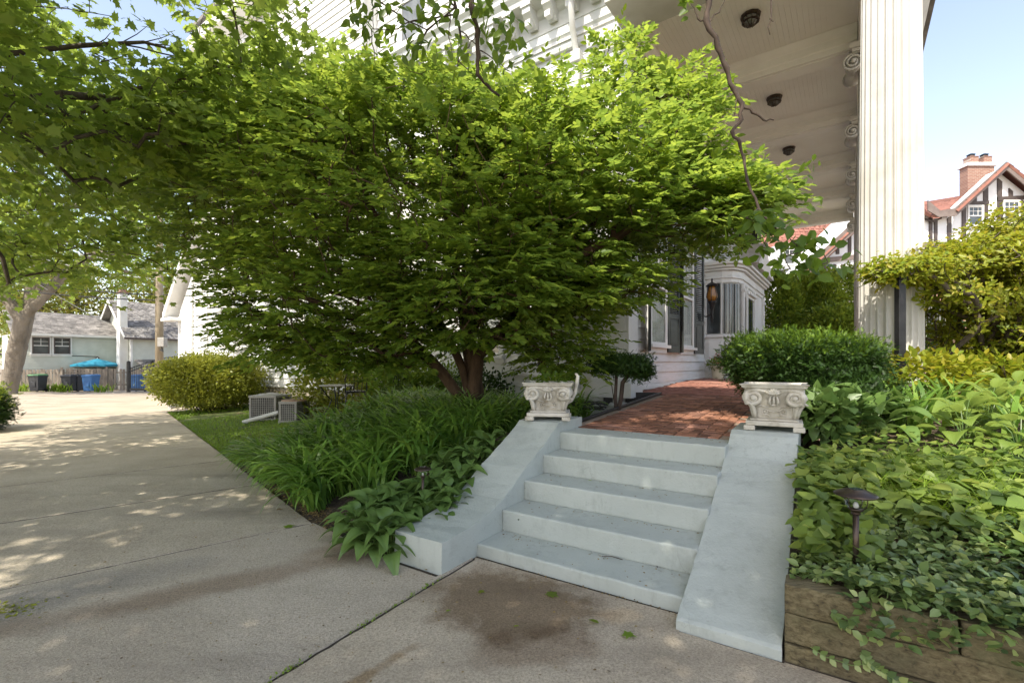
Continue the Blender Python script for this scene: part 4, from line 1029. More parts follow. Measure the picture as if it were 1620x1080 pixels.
b = MB(); g0_ = pt(1190,436,27.3); g1_ = pt(1250,436,27.3); b.box(WF, g0_[0], g1_[0]+2, 27.1, 27.4, g0_[2]-.12, g0_[2]+.1); part(b, 'gutter', M['browndk'], td)
b = MB(); b.box(WF, 12, 34, 28.2, 33, -.4, 6.2); part(b, 'wall', M['stucco'], td)

# ------------------------------------------------------------------ neighbour house on the left, far side of the lot
nb = thing('sage_house', 'pale sage clapboard house with grey shingle roof behind the wooden fence', 'house', (-27, 33, -.35))
FC = np.array([-.804*32, 32.0])                         # front left corner of the gabled part
NE = frame(FC, U, -PV)                                   # front wall of it: s along, o outwards (towards viewer is -PV... )
# outward normal of walls running along U and facing the viewer
OUT = np.array([PV[0], PV[1]])                            # (.814,-.581): towards camera side
NF = frame(FC, U, OUT)                                    # s right, o towards viewer
NG = frame(FC, Vv, -U)                                    # gable end: s back-left, o towards left/viewer
zg = -.36; ze = 3.38; zr = 5.75; Wd = 6.0
def siding(F, s0, s1, z0, z1, parent, mat, h=.16, top=None):
    z = z0
    while z < z1:
        a, b_ = (s0, s1) if top is None else top(z)
        if b_-a > .1: part(clap(F, a, b_, z, h-.004, .014), 'siding_board', mat, parent)
        z += h
b = MB(); b.slab([NG(0,0,zg), NG(Wd,0,zg), NG(Wd,0,ze), NG(Wd/2,0,zr), NG(0,0,ze)], tuple(U*12)+(0,)); part(b, 'wall', M['sage'], nb)
siding(NG, 0, Wd, zg, zr-.1, nb, M['sage'], .16, lambda z: (0, Wd) if z < ze else ((z+.16-ze)/(zr-ze)*Wd/2, Wd-(z+.16-ze)/(zr-ze)*Wd/2))
siding(NF, .12, 12, zg, ze-.05, nb, M['sage'], .16)
roofplane([NG(-.5,.45,ze-.30), NF(12.4,.45,ze-.28), np.array(NF(12.4,-3.0,zr+.08)), NG(Wd/2,.45,zr+.10)], 'roof_shingles', M['asphalt_shingle'], nb, 22, .03)
roofplane([NG(Wd+.5,.45,ze-.30), NF(12.4,-6.6,ze-.28), np.array(NF(12.4,-3.0,zr+.08)), NG(Wd/2,.45,zr+.10)], 'roof_shingles', M['asphalt_shingle'], nb, 22, .03)
b = MB(); b.slab([NG(-.5,.5,ze-.42), NG(-.5,.5,ze-.22), NG(Wd/2,.5,zr+.12), NG(Wd/2,.5,zr-.10)], tuple(-U*.0-Vv*0+np.array([.03,.03]))+(0,)); b.slab([NG(Wd+.5,.5,ze-.42), NG(Wd+.5,.5,ze-.22), NG(Wd/2,.5,zr+.12), NG(Wd/2,.5,zr-.10)], (.03,.03,0)); part(b, 'rake_board', M['white'], nb)
b = MB(); b.box(NF, -.02, .1, 0, .03, zg, ze); b.box(NG, 0, .1, 0, .03, zg, ze); b.box(NF, .0, 12, .0, .10, ze-.22, ze-.05); part(b, 'corner_trim', M['white'], nb)
b = MB(); b.box(NF, -.5, 12, .42, .56, ze-.38, ze-.26); part(b, 'gutter', M['browndk'], nb)
window(NF, 2.9, 3.5, 1.85, 3.0, nb, (2,2), hood=False); window(NF, 5.0, 5.6, 1.85, 3.0, nb, (2,2), hood=False)
roofplane([NF(.6,1.3,.95), NF(9,1.3,.95), NF(9,.05,1.65), NF(.2,.05,1.65)], 'roof_shingles', M['asphalt_shingle'], nb, 8, .03)
for s0 in (.9, 2.4, 3.9, 5.4):
    b = MB(); b.box(NF, s0, s0+.1, 1.1, 1.2, zg, 1.0); part(b, 'porch_post', M['white'], nb)
# chimney on the gable end
b = MB(); b.box(NG, .35, 1.05, .03, .50, zg, 3.6); b.box(NG, .42, .98, .06, .47, 3.6, 6.1); chn = part(b, 'chimney', M['white'], nb, bevel=.01)
b = MB(); b.box(NG, .38, 1.02, .02, .51, 6.1, 6.22); b.box(NG, .5, .9, .12, .42, 6.22, 6.42); part(b, 'chimney_cap', M['brickwall'], chn)
# low wing to the left
LW = frame(np.array(NG(2.5,0,0)[:2]), -U, OUT)           # s to the left along the front
b = MB(); b.slab([LW(0,0,zg), LW(5.0,0,zg), LW(5.0,0,ze-.1), LW(0,0,ze-.1)], tuple(-OUT*5)+(0,)); part(b, 'wall', M['sage'], nb)
siding(LW, 0, 4.95, zg, ze-.25, nb, M['sage'], .16)
roofplane([LW(5.3,.4,ze-.12), LW(0.0,.4,ze-.12), LW(.0,-2.6,4.85), LW(5.3,-2.6,4.85)], 'roof_shingles', M['asphalt_shingle'], nb, 20, .03)
b = MB(); b.box(LW, 0, 5.3, .36, .42, ze-.24, ze-.10); b.box(LW, 4.9, 5.02, 0, .03, zg, ze-.2); part(b, 'fascia', M['white'], nb)
def sagewin(s0, s1, z0, z1):
    wn = window(LW, s0, s1, z0, z1, nb, (2,2), hood=False, trim='white', fw=.08)
    b = MB(); b.box(LW, s0, s0+.06, .045, .09, z0, z1); b.box(LW, s1-.06, s1, .045, .09, z0, z1); b.box(LW, s0+.06, s1-.06, .045, .09, z0, z0+.06); b.box(LW, s0+.06, s1-.06, .045, .09, z1-.06, z1); part(b, 'dark_sash', M['browndk'], wn)
sagewin(3.55, 4.35, 2.0, 3.05); sagewin(2.55, 3.35, 2.0, 3.05)
sagewin(.3, 1.0, .3, .95); sagewin(1.3, 2.3, .3, .95)
b = MB(); b.tube([LW(2.6,.04,1.9), LW(1.2,.04,1.85), LW(1.2,.2,1.85)], .02, 5); b.lathe(LW(1.2,.22,1.72), [(.14,0),(.05,.1),(.03,.14)], 10); part(b, 'wall_lamp', M['black'], nb)

# fence
FO = frame(pt(24,617,29.5)[:2], np.array([1.0,.0])*0+U*.30+np.array([.70,.0]), OUT)
fa = pt(20,617,28.7)[:2]; fb_ = pt(207,617,31.3)[:2]; fv = (fb_-fa); fl = np.linalg.norm(fv); fv = fv/fl; fn = np.array([fv[1],-fv[0]])
FF = frame(fa, fv, fn)
fe = thing('wooden_fence', 'weathered grey wooden board fence behind the row of bins', 'fence', FF(fl/2,0,-.36))
s_ = -2.5; pk = []
for v in range(3):
    mb = MB(); mb.box(WF, 0, .125, 0, .022, 0, 1.40+random.uniform(-.02,.02)); m_ = mb.mesh('fence_board'); m_.materials.append(M['fence']); pk.append(m_)
fang = math.atan2(fv[1], fv[0])
while s_ < fl+1.0:
    if random.random() < .97: inst(random.choice(pk), 'fence_board', fe, FF(s_, .0, -.36+random.uniform(-.03,.03)), (random.uniform(-.01,.01),random.uniform(-.012,.012),fang))
    s_ += .145+random.choice((0,0,.02))
for z_ in (-.05, .75):
    b = MB(); b.box(FF, -2.5, fl+1, -.10, -.03, z_, z_+.09); part(b, 'rail', M['fence'], fe)
s_ = -2.2
while s_ < fl+1:
    b = MB(); b.box(FF, s_, s_+.1, -.04, .06, -.38, 1.16); part(b, 'post', M['fence'], fe); s_ += 2.2

# bins
def bin_(px, Y, wpx, mat, lidmat, label, open_=False):
    p = pt(px, 617, Y); zb = float(ground_z(p[0], Y))
    wd = .62; t = thing('wheelie_bin', label, 'bin', (p[0],Y,zb), 'wheeled bins by the fence')
    x, h = p[0], 1.0; b = MB()
    rings = []
    for z_, s_ in ((.06,.40),(.5,.44),(.88,.48),(.90,.52),(.96,.52)):
        rings.append([(x-s_*wd, Y-s_*wd, zb+z_*h), (x+s_*wd, Y-s_*wd, zb+z_*h), (x+s_*wd, Y+s_*wd, zb+z_*h), (x-s_*wd, Y+s_*wd, zb+z_*h)])
    vs = sum(rings, []); b.add(vs, [(4*j+i,4*j+(i+1)%4,4*j+4+(i+1)%4,4*j+4+i) for j in range(4) for i in range(4)]+[(3,2,1,0),(16,17,18,19)])
    part(b, 'body', mat, t, bevel=.02)
    b = MB(); b.hexa([(x-.54*wd,Y-.56*wd,zb+.962*h),(x+.54*wd,Y-.56*wd,zb+.962*h),(x+.54*wd,Y+.5*wd,zb+.962*h),(x-.54*wd,Y+.5*wd,zb+.962*h),(x-.5*wd,Y-.5*wd,zb+1.03*h),(x+.5*wd,Y-.5*wd,zb+1.03*h),(x+.48*wd,Y+.46*wd,zb+1.06*h),(x-.48*wd,Y+.46*wd,zb+1.06*h)]); part(b, 'lid', lidmat, t, bevel=.02)
    b = MB(); b.tube([(x-.4*wd,Y+.55*wd,zb+.98*h),(x+.4*wd,Y+.55*wd,zb+.98*h)], .015, 6); part(b, 'handle', mat, t)
    b = MB(); b.box(WF, x-.22*wd, x+.22*wd, Y-.46*wd-.02, Y-.40*wd, zb+.30*h, zb+.60*h); part(b, 'front_grip', mat, t, bevel=.015)
    for sg in (-1,1):
        b = MB(); b.tube([(x+sg*.40*wd,Y+.36*wd,zb+.10),(x+sg*.47*wd,Y+.36*wd,zb+.10)], .10, 12); part(b, 'wheel', M['black'], t)
bin_(60, 28.0, 24, M['binblack'], M['bingreen'], 'charcoal wheeled bin with green lid, leftmost against the fence')
bin_(111, 29.0, 12.5*2, M['binblack'], M['binblack'], 'charcoal wheeled bin with dark lid left of a blue bin')
bin_(122, 29.4, 17, M['binblack'], M['binblack'], 'charcoal wheeled bin half hidden beside the blue bin')
bin_(144, 29.0, 20, M['binblue'], M['binblue'], 'blue wheeled bin against the middle of the wooden fence')
bin_(218, 29.0, 24, M['binblue'], M['binblue'], 'blue wheeled bin behind the black iron gate')

# turquoise parasol
pu = pt(154, 580, 32.0); um = thing('parasol', 'turquoise patio parasol showing above the wooden fence', 'parasol', (pu[0],pu[1],-.36))
ax = np.array([pu[0],pu[1],0]); b = MB(); zt_ = pt(154,567,32.0)[2]; n_ = 8; rr = 1.4
top = (ax[0],ax[1],zt_); rim = [(ax[0]+rr*math.cos(a), ax[1]+rr*math.sin(a), zt_-.42) for a in np.linspace(0,2*math.pi,n_+1)[:-1]+.2]
for i in range(n_):
    a_ = np.array(rim[i]); c_ = np.array(rim[(i+1)%n_]); mb = MB(); m1 = (a_+c_)/2-[0,0,-.03]
    mb.add([top, a_, m1, c_, a_-[0,0,.12], m1-[0,0,.12], c_-[0,0,.12]], [(0,1,2),(0,2,3),(1,4,5,2),(2,5,6,3)]); part(mb, 'canopy_panel', M['teal'], um)
b = MB(); b.tube([(ax[0],ax[1],-.36),(ax[0],ax[1],zt_+.08)], .025, 8); part(b, 'pole', M['pipe'], um)

# iron gate
gA = pt(202,620,28.0)[:2]; gB = pt(300,620,27.0)[:2]; gv = gB-gA; gl_ = np.linalg.norm(gv); gv /= gl_; GF = frame(gA, gv, np.array([gv[1],-gv[0]]))
gt = thing('iron_gate', 'black iron gate with arched top rail beside the utility pole', 'gate', GF(gl_/2,0,-.25))
zg0 = -.30
for s_ in (0, 1.7, gl_-.1):
    b = MB(); b.box(GF, s_, s_+.14, -.07, .07, zg0, 1.45); b.lathe(GF(s_+.07,0,1.45), [(.09,0),(.10,.04),(.03,.10)], 8); part(b, 'gate_post', M['black'], gt)
b = MB(); b.box(GF, .14, gl_-.1, -.05, .05, zg0+.1, zg0+.24); part(b, 'bottom_rail', M['black'], gt)
arch = lambda s_: 1.05+.75*math.sin(min(max(s_/gl_,0),1)*math.pi*.55)
for dz in (0, -.18):
    b = MB(); b.tube([GF(s_,0,arch(s_)+dz) for s_ in np.linspace(.1,gl_-.1,12)], .025, 6); part(b, 'top_rail', M['black'], gt)
s_ = .25
while s_ < gl_-.15:
    b = MB(); b.tube([GF(s_,0,zg0+.2), GF(s_,0,arch(s_)+.05)], .012, 5); part(b, 'bar', M['black'], gt); s_ += .13

# utility pole and cables
pp = pt(252, 600, 26.0)
up = thing('utility_pole', 'wooden utility pole rising into the leaves beside the gate', 'pole', (pp[0],pp[1],-.3))
b = MB(); b.tube([(pp[0],pp[1],-.3),(pp[0],pp[1],5),(pp[0]+.05,pp[1],11)], [.20,.18,.14], 12); part(b, 'shaft', M['pole'], up, smooth=True)
bx = pt(257,541,25.6); b = MB(); b.box(WF, bx[0]-.18, bx[0]+.18, 25.45, 25.75, bx[2]-.25, bx[2]+.25); part(b, 'meter_box', M['ac'], up, bevel=.03)
b = MB(); b.tube([(bx[0]-.05,25.6,bx[2]-.25),(bx[0]-.05,25.7,bx[2]-.5),(bx[0]-.2,25.7,bx[2]-.4)], .04, 6); part(b, 'conduit', M['cable'], up)
def cable(p0, p1, sag, r, mat, label):
    a = np.array(p0); c = np.array(p1); pts = [a+(c-a)*f-np.array([0,0,4*sag*f*(1-f)]) for f in np.linspace(0,1,15)]
    b = MB(); b.tube(pts, r, 5); part(b, 'overhead_cable', mat, None, label=label, cat='cable', group='overhead cables')
cable(pt(-60,425,20), pt(270,466,27), .3, .03, M['cable'], 'upper dark overhead cable crossing in front of the background trees')
cable(pt(-60,450,20), pt(290,476,27), .15, .03, M['cable'], 'lower dark overhead cable running just above the shingle roofs')
cable(pt(-60,352,20), pt(252,420,26), .3, .03, M['cablel'], 'upper pale overhead cable sloping through the tree trunks')
cable(pt(-60,372,20), pt(252,442,26), .3, .025, M['cablel'], 'lower pale overhead cable sloping through the tree trunks')
cable(pt(30,430,23), pt(172,512,33), .1, .02, M['cablel'], 'thin service wire slanting down to the sage house gable')

# black post in front of the first column
bpz = pt(1424,580,5.2); b = MB()
ps = thing('black_post', 'dark metal post behind the clipped yew in front of the column', 'post', (bpz[0],5.2,.8))
b.box(WF, bpz[0]-.04, bpz[0]+.04, 5.165, 5.235, .8, 2.36); part(b, 'shaft', M['black'], ps, bevel=.006)
b = MB(); b.box(WF, bpz[0]-.05, bpz[0]+.05, 5.15, 5.25, 2.362, 2.39); part(b, 'cap', M['black'], ps)
# leaded glass panel hanging behind shrub
gp0 = pt(1458,540,7.2); gp1 = pt(1497,482,7.2)
gpn = thing('leaded_panel', 'dark leaded glass panel half hidden behind the golden shrub', 'glass panel', (gp0[0],7.2,gp0[2]-1))
b = MB(); b.box(WF, gp0[0], gp1[0], 7.2, 7.22, gp0[2], gp1[2]); part(b, 'pane', M['glass'], gpn)
for i in range(9):
    x = gp0[0]+(gp1[0]-gp0[0])*(i+.5)/9; b = MB(); b.tube([(x,7.19,gp0[2]),(x,7.19,gp1[2])], .004, 4); part(b, 'lead_bar', M['pipe'], gpn)
b = MB(); b.box(WF, gp0[0]-.3, gp1[0]+.05, 7.16, 7.26, gp0[2]-.08, gp0[2]-.02); b.box(WF, gp0[0]-.03, gp0[0], 7.18,7.24, .7, gp1[2]); b.box(WF, gp1[0], gp1[0]+.03, 7.18,7.24, .7, gp1[2]); part(b, 'frame', M['darkgreen'], gpn)

# ------------------------------------------------------------------ yard objects
def ac_unit(px0, px1, py1, Y, hgt, label, rusty=False, side=.7):
    a = pt(px0, py1, Y); c = pt(px1, py1, Y); z0 = float(ground_z((a[0]+c[0])/2, Y))+.02; wd = c[0]-a[0]
    t = thing('air_conditioner', label, 'air conditioner', ((a[0]+c[0])/2, Y, z0))
    ang = R(-4); F = frame((a[0],Y), (math.cos(ang),math.sin(ang)), (-math.sin(ang),math.cos(ang))); D = side
    b = MB(); b.box(F, .03, wd-.03, .03, D-.03, z0, z0+hgt-.06); part(b, 'coil', M['acdark'], t)
    b = MB(); b.box(F, -.01, wd+.01, -.01, D+.01, z0+hgt-.06, z0+hgt); b.box(F, -.01, wd+.01, -.01, D+.01, z0-.03, z0+.04)
    for x in (0, wd-.05):
        for y in (0, D-.05): b.box(F, x, x+.05, y, y+.05, z0+.04, z0+hgt-.06)
    part(b, 'casing', M['ac'], t, bevel=.006)
    b = MB(); n_ = int(wd/.045)
    for i in range(1, n_): x = wd*i/n_; b.box(F, x-.005, x+.005, .0, .012, z0+.04, z0+hgt-.06); 
    for i in range(1, int(D/.06)): y = i*.06; b.box(F, wd-.012, wd, y-.005, y+.005, z0+.04, z0+hgt-.06)
    for i in range(1, 9): z_ = z0+.04+(hgt-.1)*i/9; b.box(F, .0, wd, -.004, .006, z_-.005, z_+.005); b.box(F, wd-.006, wd+.004, .0, D, z_-.005, z_+.005)
    part(b, 'grille', M['ac'], t)
    b = MB(); b.lathe(F(wd/2,D/2,z0+hgt), [(.28,0),(.27,.02),(.12,.03),(.05,.05)], 16); part(b, 'fan_cover', M['rust' if rusty else 'ac'], t)
ac_unit(394, 438, 662, 11.2, .58, 'beige square air conditioner with open wire grille, nearer the hedge')
ac_unit(441, 470, 668, 10.6, .46, 'smaller air conditioner with rusty top beside the iron table', True, .6)
def pipe(pts, r, label):
    b = MB(); b.tube(pts, r, 8); return part(b, 'drain_pipe', M['pipe'], None, label=label, cat='pipe', group='white drain pipes on the lawn')
pq = lambda px, py, Y: tuple(pt(px, py, Y))
pipe([pq(384,668,10.9), pq(412,660,11.0), pq(441,652,11.0)], .045, 'long white drain pipe resting on the lawn before the air conditioners')
pipe([pq(268,645,14.6), pq(282,641,14.9), pq(298,639,15.2)], .06, 'short white drain pipe end beside the clipped hedge and driveway')

# iron bistro set
def bistro():
    cx_, cy_ = -3.55, 9.6; z0 = float(ground_z(cx_, cy_))
    t = thing('iron_table', 'small wrought iron table among the shrubs behind the daylilies', 'table', (cx_,cy_,z0))
    b = MB(); b.lathe((cx_,cy_,z0+.62), [(.33,0),(.34,.012),(.33,.024)], 24); part(b, 'tabletop', M['ac'], t)
    for i in range(4):
        a = i*math.pi/2+.5; b = MB(); f = lambda r, z_: (cx_+r*math.cos(a), cy_+r*math.sin(a), z0+z_)
        b.tube([f(.30,.61),f(.2,.45),f(.10,.34),f(.16,.18),f(.28,0)], .012, 5); b.tube([f(.28,.6),f(.3,.5),f(.22,.46),f(.2,.53)], .008, 5); part(b, 'leg', M['black'], t)
    for k, (x, y, rz, lab) in enumerate(((-3.05,9.25,R(200),'wrought iron garden chair right in front of the iron table'), (-2.55,9.9,R(250),'wrought iron garden chair standing by the shrub, farther from the table'))):
        z1 = float(ground_z(x, y)); ch = thing('garden_chair', lab, 'chair', (x,y,z1), 'wrought iron garden chairs')
        c, s_ = math.cos(rz), math.sin(rz); F = lambda a, b_, z_: (x+a*c-b_*s_, y+a*s_+b_*c, z1+z_)
        b = MB(); b.lathe(F(0,0,.43), [(.20,0),(.21,.015),(.20,.03)], 20); part(b, 'seat', M['black'], ch)
        for sx in (-1,1):
            for sy in (-1,1): b = MB(); b.tube([F(sx*.17,sy*.15,.43), F(sx*.19,sy*.19,.2), F(sx*.2,sy*.22,0)], .010, 5); part(b, 'leg', M['black'], ch)
        b = MB(); arc = [F(-.19,.17,.43), F(-.2,.22,.7), F(-.12,.25,.9), F(0,.26,.95), F(.12,.25,.9), F(.2,.22,.7), F(.19,.17,.43)]
        b.tube(arc, .012, 5)
        for q in (-.1,-.03,.03,.1): b.tube([F(q,.19,.44), F(q*1.2,.23,.7), F(q,.255,.91)], .007, 4)
        part(b, 'backrest', M['black'], ch)
bistro()

def solar(px, py_cap, Y, zb, capw, label):
    p = pt(px, py_cap, Y); x, y, zc = p; k = capw
    t = thing('solar_light', label, 'garden light', (x,y,zb))
    b = MB(); b.tube([(x,y,zb-.05),(x,y,zc-.55*k)], .075*k, 10); part(b, 'stake', M['bronze'], t, smooth=True)
    b = MB(); b.lathe((x,y,zc-.62*k), [(.09*k,0),(.12*k,.02*k),(.10*k,.05*k),(.12*k,.09*k),(.17*k,.13*k),(.19*k,.16*k)], 14); part(b, 'collar', M['bronze'], t, smooth=True)
    b = MB(); b.lathe((x,y,zc-.47*k), [(.14*k,0),(.23*k,.07*k),(.27*k,.2*k),(.27*k,.38*k)], 16, cap=False); part(b, 'glass_shade', M['clear'], t, smooth=True)
    b = MB(); b.lathe((x,y,zc-.45*k), [(.05*k,0),(.07*k,.06*k),(.05*k,.12*k),(.03*k,.16*k)], 10); part(b, 'lamp', M['pipe'], t, smooth=True)
    b = MB()
    for q in range(4):
        a = q*math.pi/2+.4; b.tube([(x+r*k*math.cos(a), y+r*k*math.sin(a), zc-.47*k+z_*k) for r,z_ in ((.16,0),(.25,.07),(.29,.2),(.29,.42))], .012*k, 5)
    part(b, 'frame', M['bronze'], t)
    b = MB(); b.lathe((x,y,zc-.10*k), [(.27*k,.02*k),(.48*k,-.02*k),(.50*k,.01*k),(.44*k,.05*k),(.22*k,.14*k),(.18*k,.15*k)], 24); part(b, 'cap', M['bronze'], t, smooth=True)
    b = MB(); b.box(WF, x-.13*k, x+.13*k, y-.13*k, y+.13*k, zc+.052*k, zc+.062*k); part(b, 'solar_panel', M['glass'], t)
solar(1354, 776, 2.44, .40, .195, 'bronze solar path light standing in the ivy above the timber wall')
solar(669, 739, 4.12, .22, .155, 'dark solar path light sunk among hosta leaves left of the stairs')

# pot of flowers by the bay
pf = np.array(W1(12.6,.42,0)[:2]); pz = 1.05
fp = thing('flower_pot', 'cream flower pot with pink blooms standing by the bay window', 'flower pot', (pf[0],pf[1],pz))
b = MB(); b.lathe((pf[0],pf[1],pz), [(.13,0),(.17,.26),(.19,.27),(.195,.33),(.175,.33),(.17,.29)], 20); part(b, 'pot', M['pot'], fp, smooth=False)
# electrical box with conduit on the wall, hose
xb = W2(2.15, .10, 1.42)
eb = thing('junction_box', 'small white junction box with conduit on the siding behind the left planter', 'junction box', W2(2.15,.03,1.34))
b = MB(); b.box(W2, 2.05, 2.30, .02, .12, 1.36, 1.50); part(b, 'box', M['pipe'], eb, bevel=.01)
b = MB(); b.tube([W2(2.17,.06,1.36), W2(2.17,.06,1.22), W2(1.2,.06,1.2), W2(1.1,.06,1.15)], .014, 6); part(b, 'conduit', M['pipe'], eb)
hs = np.array([*pt(925,640,7.2)[:2], .80]); b = MB(); pts = []
for i in range(120):
    a = i*.21; r = .28+.05*math.sin(i*.5); pts.append((hs[0]+r*math.cos(a), hs[1]+r*.7*math.sin(a), .74+i*.0011+.01*math.sin(i*.9)))
b.tube(pts, .011, 5); part(b, 'garden_hose', M['cable'], None, label='coiled dark garden hose on the soil beside the little tree', cat='hose')
b = MB(); q = W2(.9,.1,0); b.tube([(q[0]-.15,q[1]-.2,.75),(q[0]-.15,q[1]-.2,1.15),(q[0]-.1,q[1]-.1,1.35)], .018, 6); part(b, 'standpipe', M['pipe'], None, label='thin white standpipe beside the house corner behind the little tree', cat='pipe')

# ================================================================== VEGETATION
def unit(a, ax=-1): return a/np.maximum(np.linalg.norm(a, axis=ax, keepdims=True), 1e-9)
LEAF = {}
# outline points (x side, y along, z lift) and faces
LEAF['oval'] = (np.array([(0,0,0),(-.22,.28,.05),(-.20,.62,.04),(0,1,-.06),(.20,.62,.04),(.22,.28,.05)]), [np.array([(0,3,2,1),(0,5,4,3)])])
LEAF['slim'] = (np.array([(0,0,0),(-.15,.35,.04),(0,1,-.05),(.15,.35,.04)]), [np.array([(0,2,1),(0,3,2)])])
LEAF['small'] = (np.array([(0,0,0),(-.28,.45,.05),(0,1,-.03),(.28,.45,.05)]), [np.array([(0,2,1),(0,3,2)])])
LEAF['needle'] = (np.array([(-.07,0,0),(.07,0,0),(.05,.8,0),(0,1,-.03),(-.05,.8,0)]), [np.array([(0,1,2,4)]), np.array([(4,2,3)])])
_m = [(0,0,0),(.10,.06,.0),(.42,.02,.03),(.30,.26,.02),(.62,.42,-.02),(.34,.50,.02),(.30,.66,.02),(.14,.64,.02),(0,1.0,-.05),(-.14,.64,.02),(-.30,.66,.02),(-.34,.50,.02),(-.62,.42,-.02),(-.30,.26,.02),(-.42,.02,.03),(-.10,.06,0)]
LEAF['maple'] = (np.array(_m), [np.array([(0,1,2,3),(0,3,4,5),(0,5,6,7),(0,7,8,9),(0,9,10,11),(0,11,12,13),(0,13,14,15)])])
LEAF['heart'] = (np.array([(0,0,0),(-.30,-.10,.04),(-.46,.16,.06),(-.34,.56,.03),(0,1,-.10),(.34,.56,.03),(.46,.16,.06),(.30,-.10,.04),(0,.45,-.03)]),
                 [np.array([(0,8,2,1),(8,4,3,2),(8,6,5,4),(8,0,7,6)])])
_fv, _ff = [(0,0,0),(.03,.5,0),(0,1,-.04),(-.03,.5,0)], [(0,1,2,3)]
_ft = []
for _i in range(6):
    _y = .06+.145*_i; _w = .34*(1-.09*_i)
    for _s in (-1,1):
        _k = len(_fv); _fv += [(0,_y,0),(_s*_w,_y+.20,.03),(0,_y+.13,0)]; _ft.append((_k,_k+1,_k+2))
LEAF['frond'] = (np.array(_fv), [np.array(_ff), np.array(_ft)])
LEAF['tri'] = (np.array([(-.3,0,0),(.3,0,0),(0,1,0)]), [np.array([(0,1,2)])])
def leaf_mesh(name, P, D, Nn, S, shape='oval', mat=None, parent=None, kind='stuff', wscale=1.0, label=None, curl=0):
    """P base points, D directions, Nn up-normals, S lengths; one mesh of separate leaves"""
    T, Fs = LEAF[shape]; P = np.asarray(P, float); n = len(P)
    if n == 0: return None
    D = unit(np.asarray(D, float)); X = unit(np.cross(D, Nn)); Z = np.cross(X, D)
    S = np.broadcast_to(S, (n,))[:,None,None]
    V = P[:,None,:]+S*(T[None,:,0:1]*wscale*X[:,None,:]+T[None,:,1:2]*D[:,None,:]+T[None,:,2:3]*Z[:,None,:])
    k = len(T); off = (np.arange(n)*k)
    faces = [(f[None]+off[:,None,None]).reshape(-1, f.shape[1]) for f in Fs]
    o0 = WL[parent.name] if parent is not None else P.mean(0)
    me = np_mesh(name, V.reshape(-1,3)-o0, faces); me.materials.append(mat)
    o = bpy.data.objects.new(name, me); link(o, parent)
    if parent is None: o.location = o0
    WL[o.name] = o0
    return settag(o, label, kind=kind)
def ell(n, c, r, lo=0.0, rot=0):
    """points in an ellipsoid, radius fraction from lo to 1, with their outward directions"""
    d = unit(rng.normal(size=(n,3))); f = (lo**3+(1-lo**3)*rng.random(n))**(1/3)
    q = d*f[:,None]*np.array(r)
    if rot: c_, s_ = math.cos(rot), math.sin(rot); q = q@np.array([[c_,s_,0],[-s_,c_,0],[0,0,1]])
    return q+np.array(c), unit(q/np.array(r)**1.0+1e-6)
def clumpy(P, sc, cut, seed=0):
    """keep the points where a lumpy field is high: leaves gaps between clumps"""
    r_ = np.random.default_rng(seed); v = np.zeros(len(P))
    for i in range(7):
        k = unit(r_.normal(size=3))*sc*(1+.35*i); v += np.sin(P@k+r_.random()*6.28)/(1+.25*i)
    v = (v-v.mean())/v.std(); return v > cut
def sprays(tips, dirs, nl, length, leaf, droop=.15, flat=.9, spread=55, jitter=.25):
    """twigs with leaves on both sides, lying nearly flat: returns twig ends and leaf arrays"""
    n = len(tips); H = dirs.copy(); H[:,2] *= (1-flat); H += rng.normal(0, jitter, H.shape)*[1,1,.35]; H = unit(H)
    upv = np.tile([0,0,1.0], (n,1))+rng.normal(0,.22,(n,3)); upv = unit(upv-(upv*H).sum(1,keepdims=True)*H)
    side = np.cross(H, upv); P, D, Nn = [], [], []
    for i in range(nl):
        f = (i+.6)/nl; sg = 1 if i % 2 else -1; a = R(spread*(1-.65*f**3))
        base = tips+H*length*f-np.array([0,0,1])*droop*length*f*f
        d = H*math.cos(a)+side*sg*math.sin(a)+rng.normal(0,.16,(n,3)); d[:,2] -= .12
        P.append(base); D.append(d); Nn.append(upv+rng.normal(0,.28,(n,3)))
    return np.concatenate(P), np.concatenate(D), np.concatenate(Nn), tips+H*length-np.array([0,0,1])*droop*length
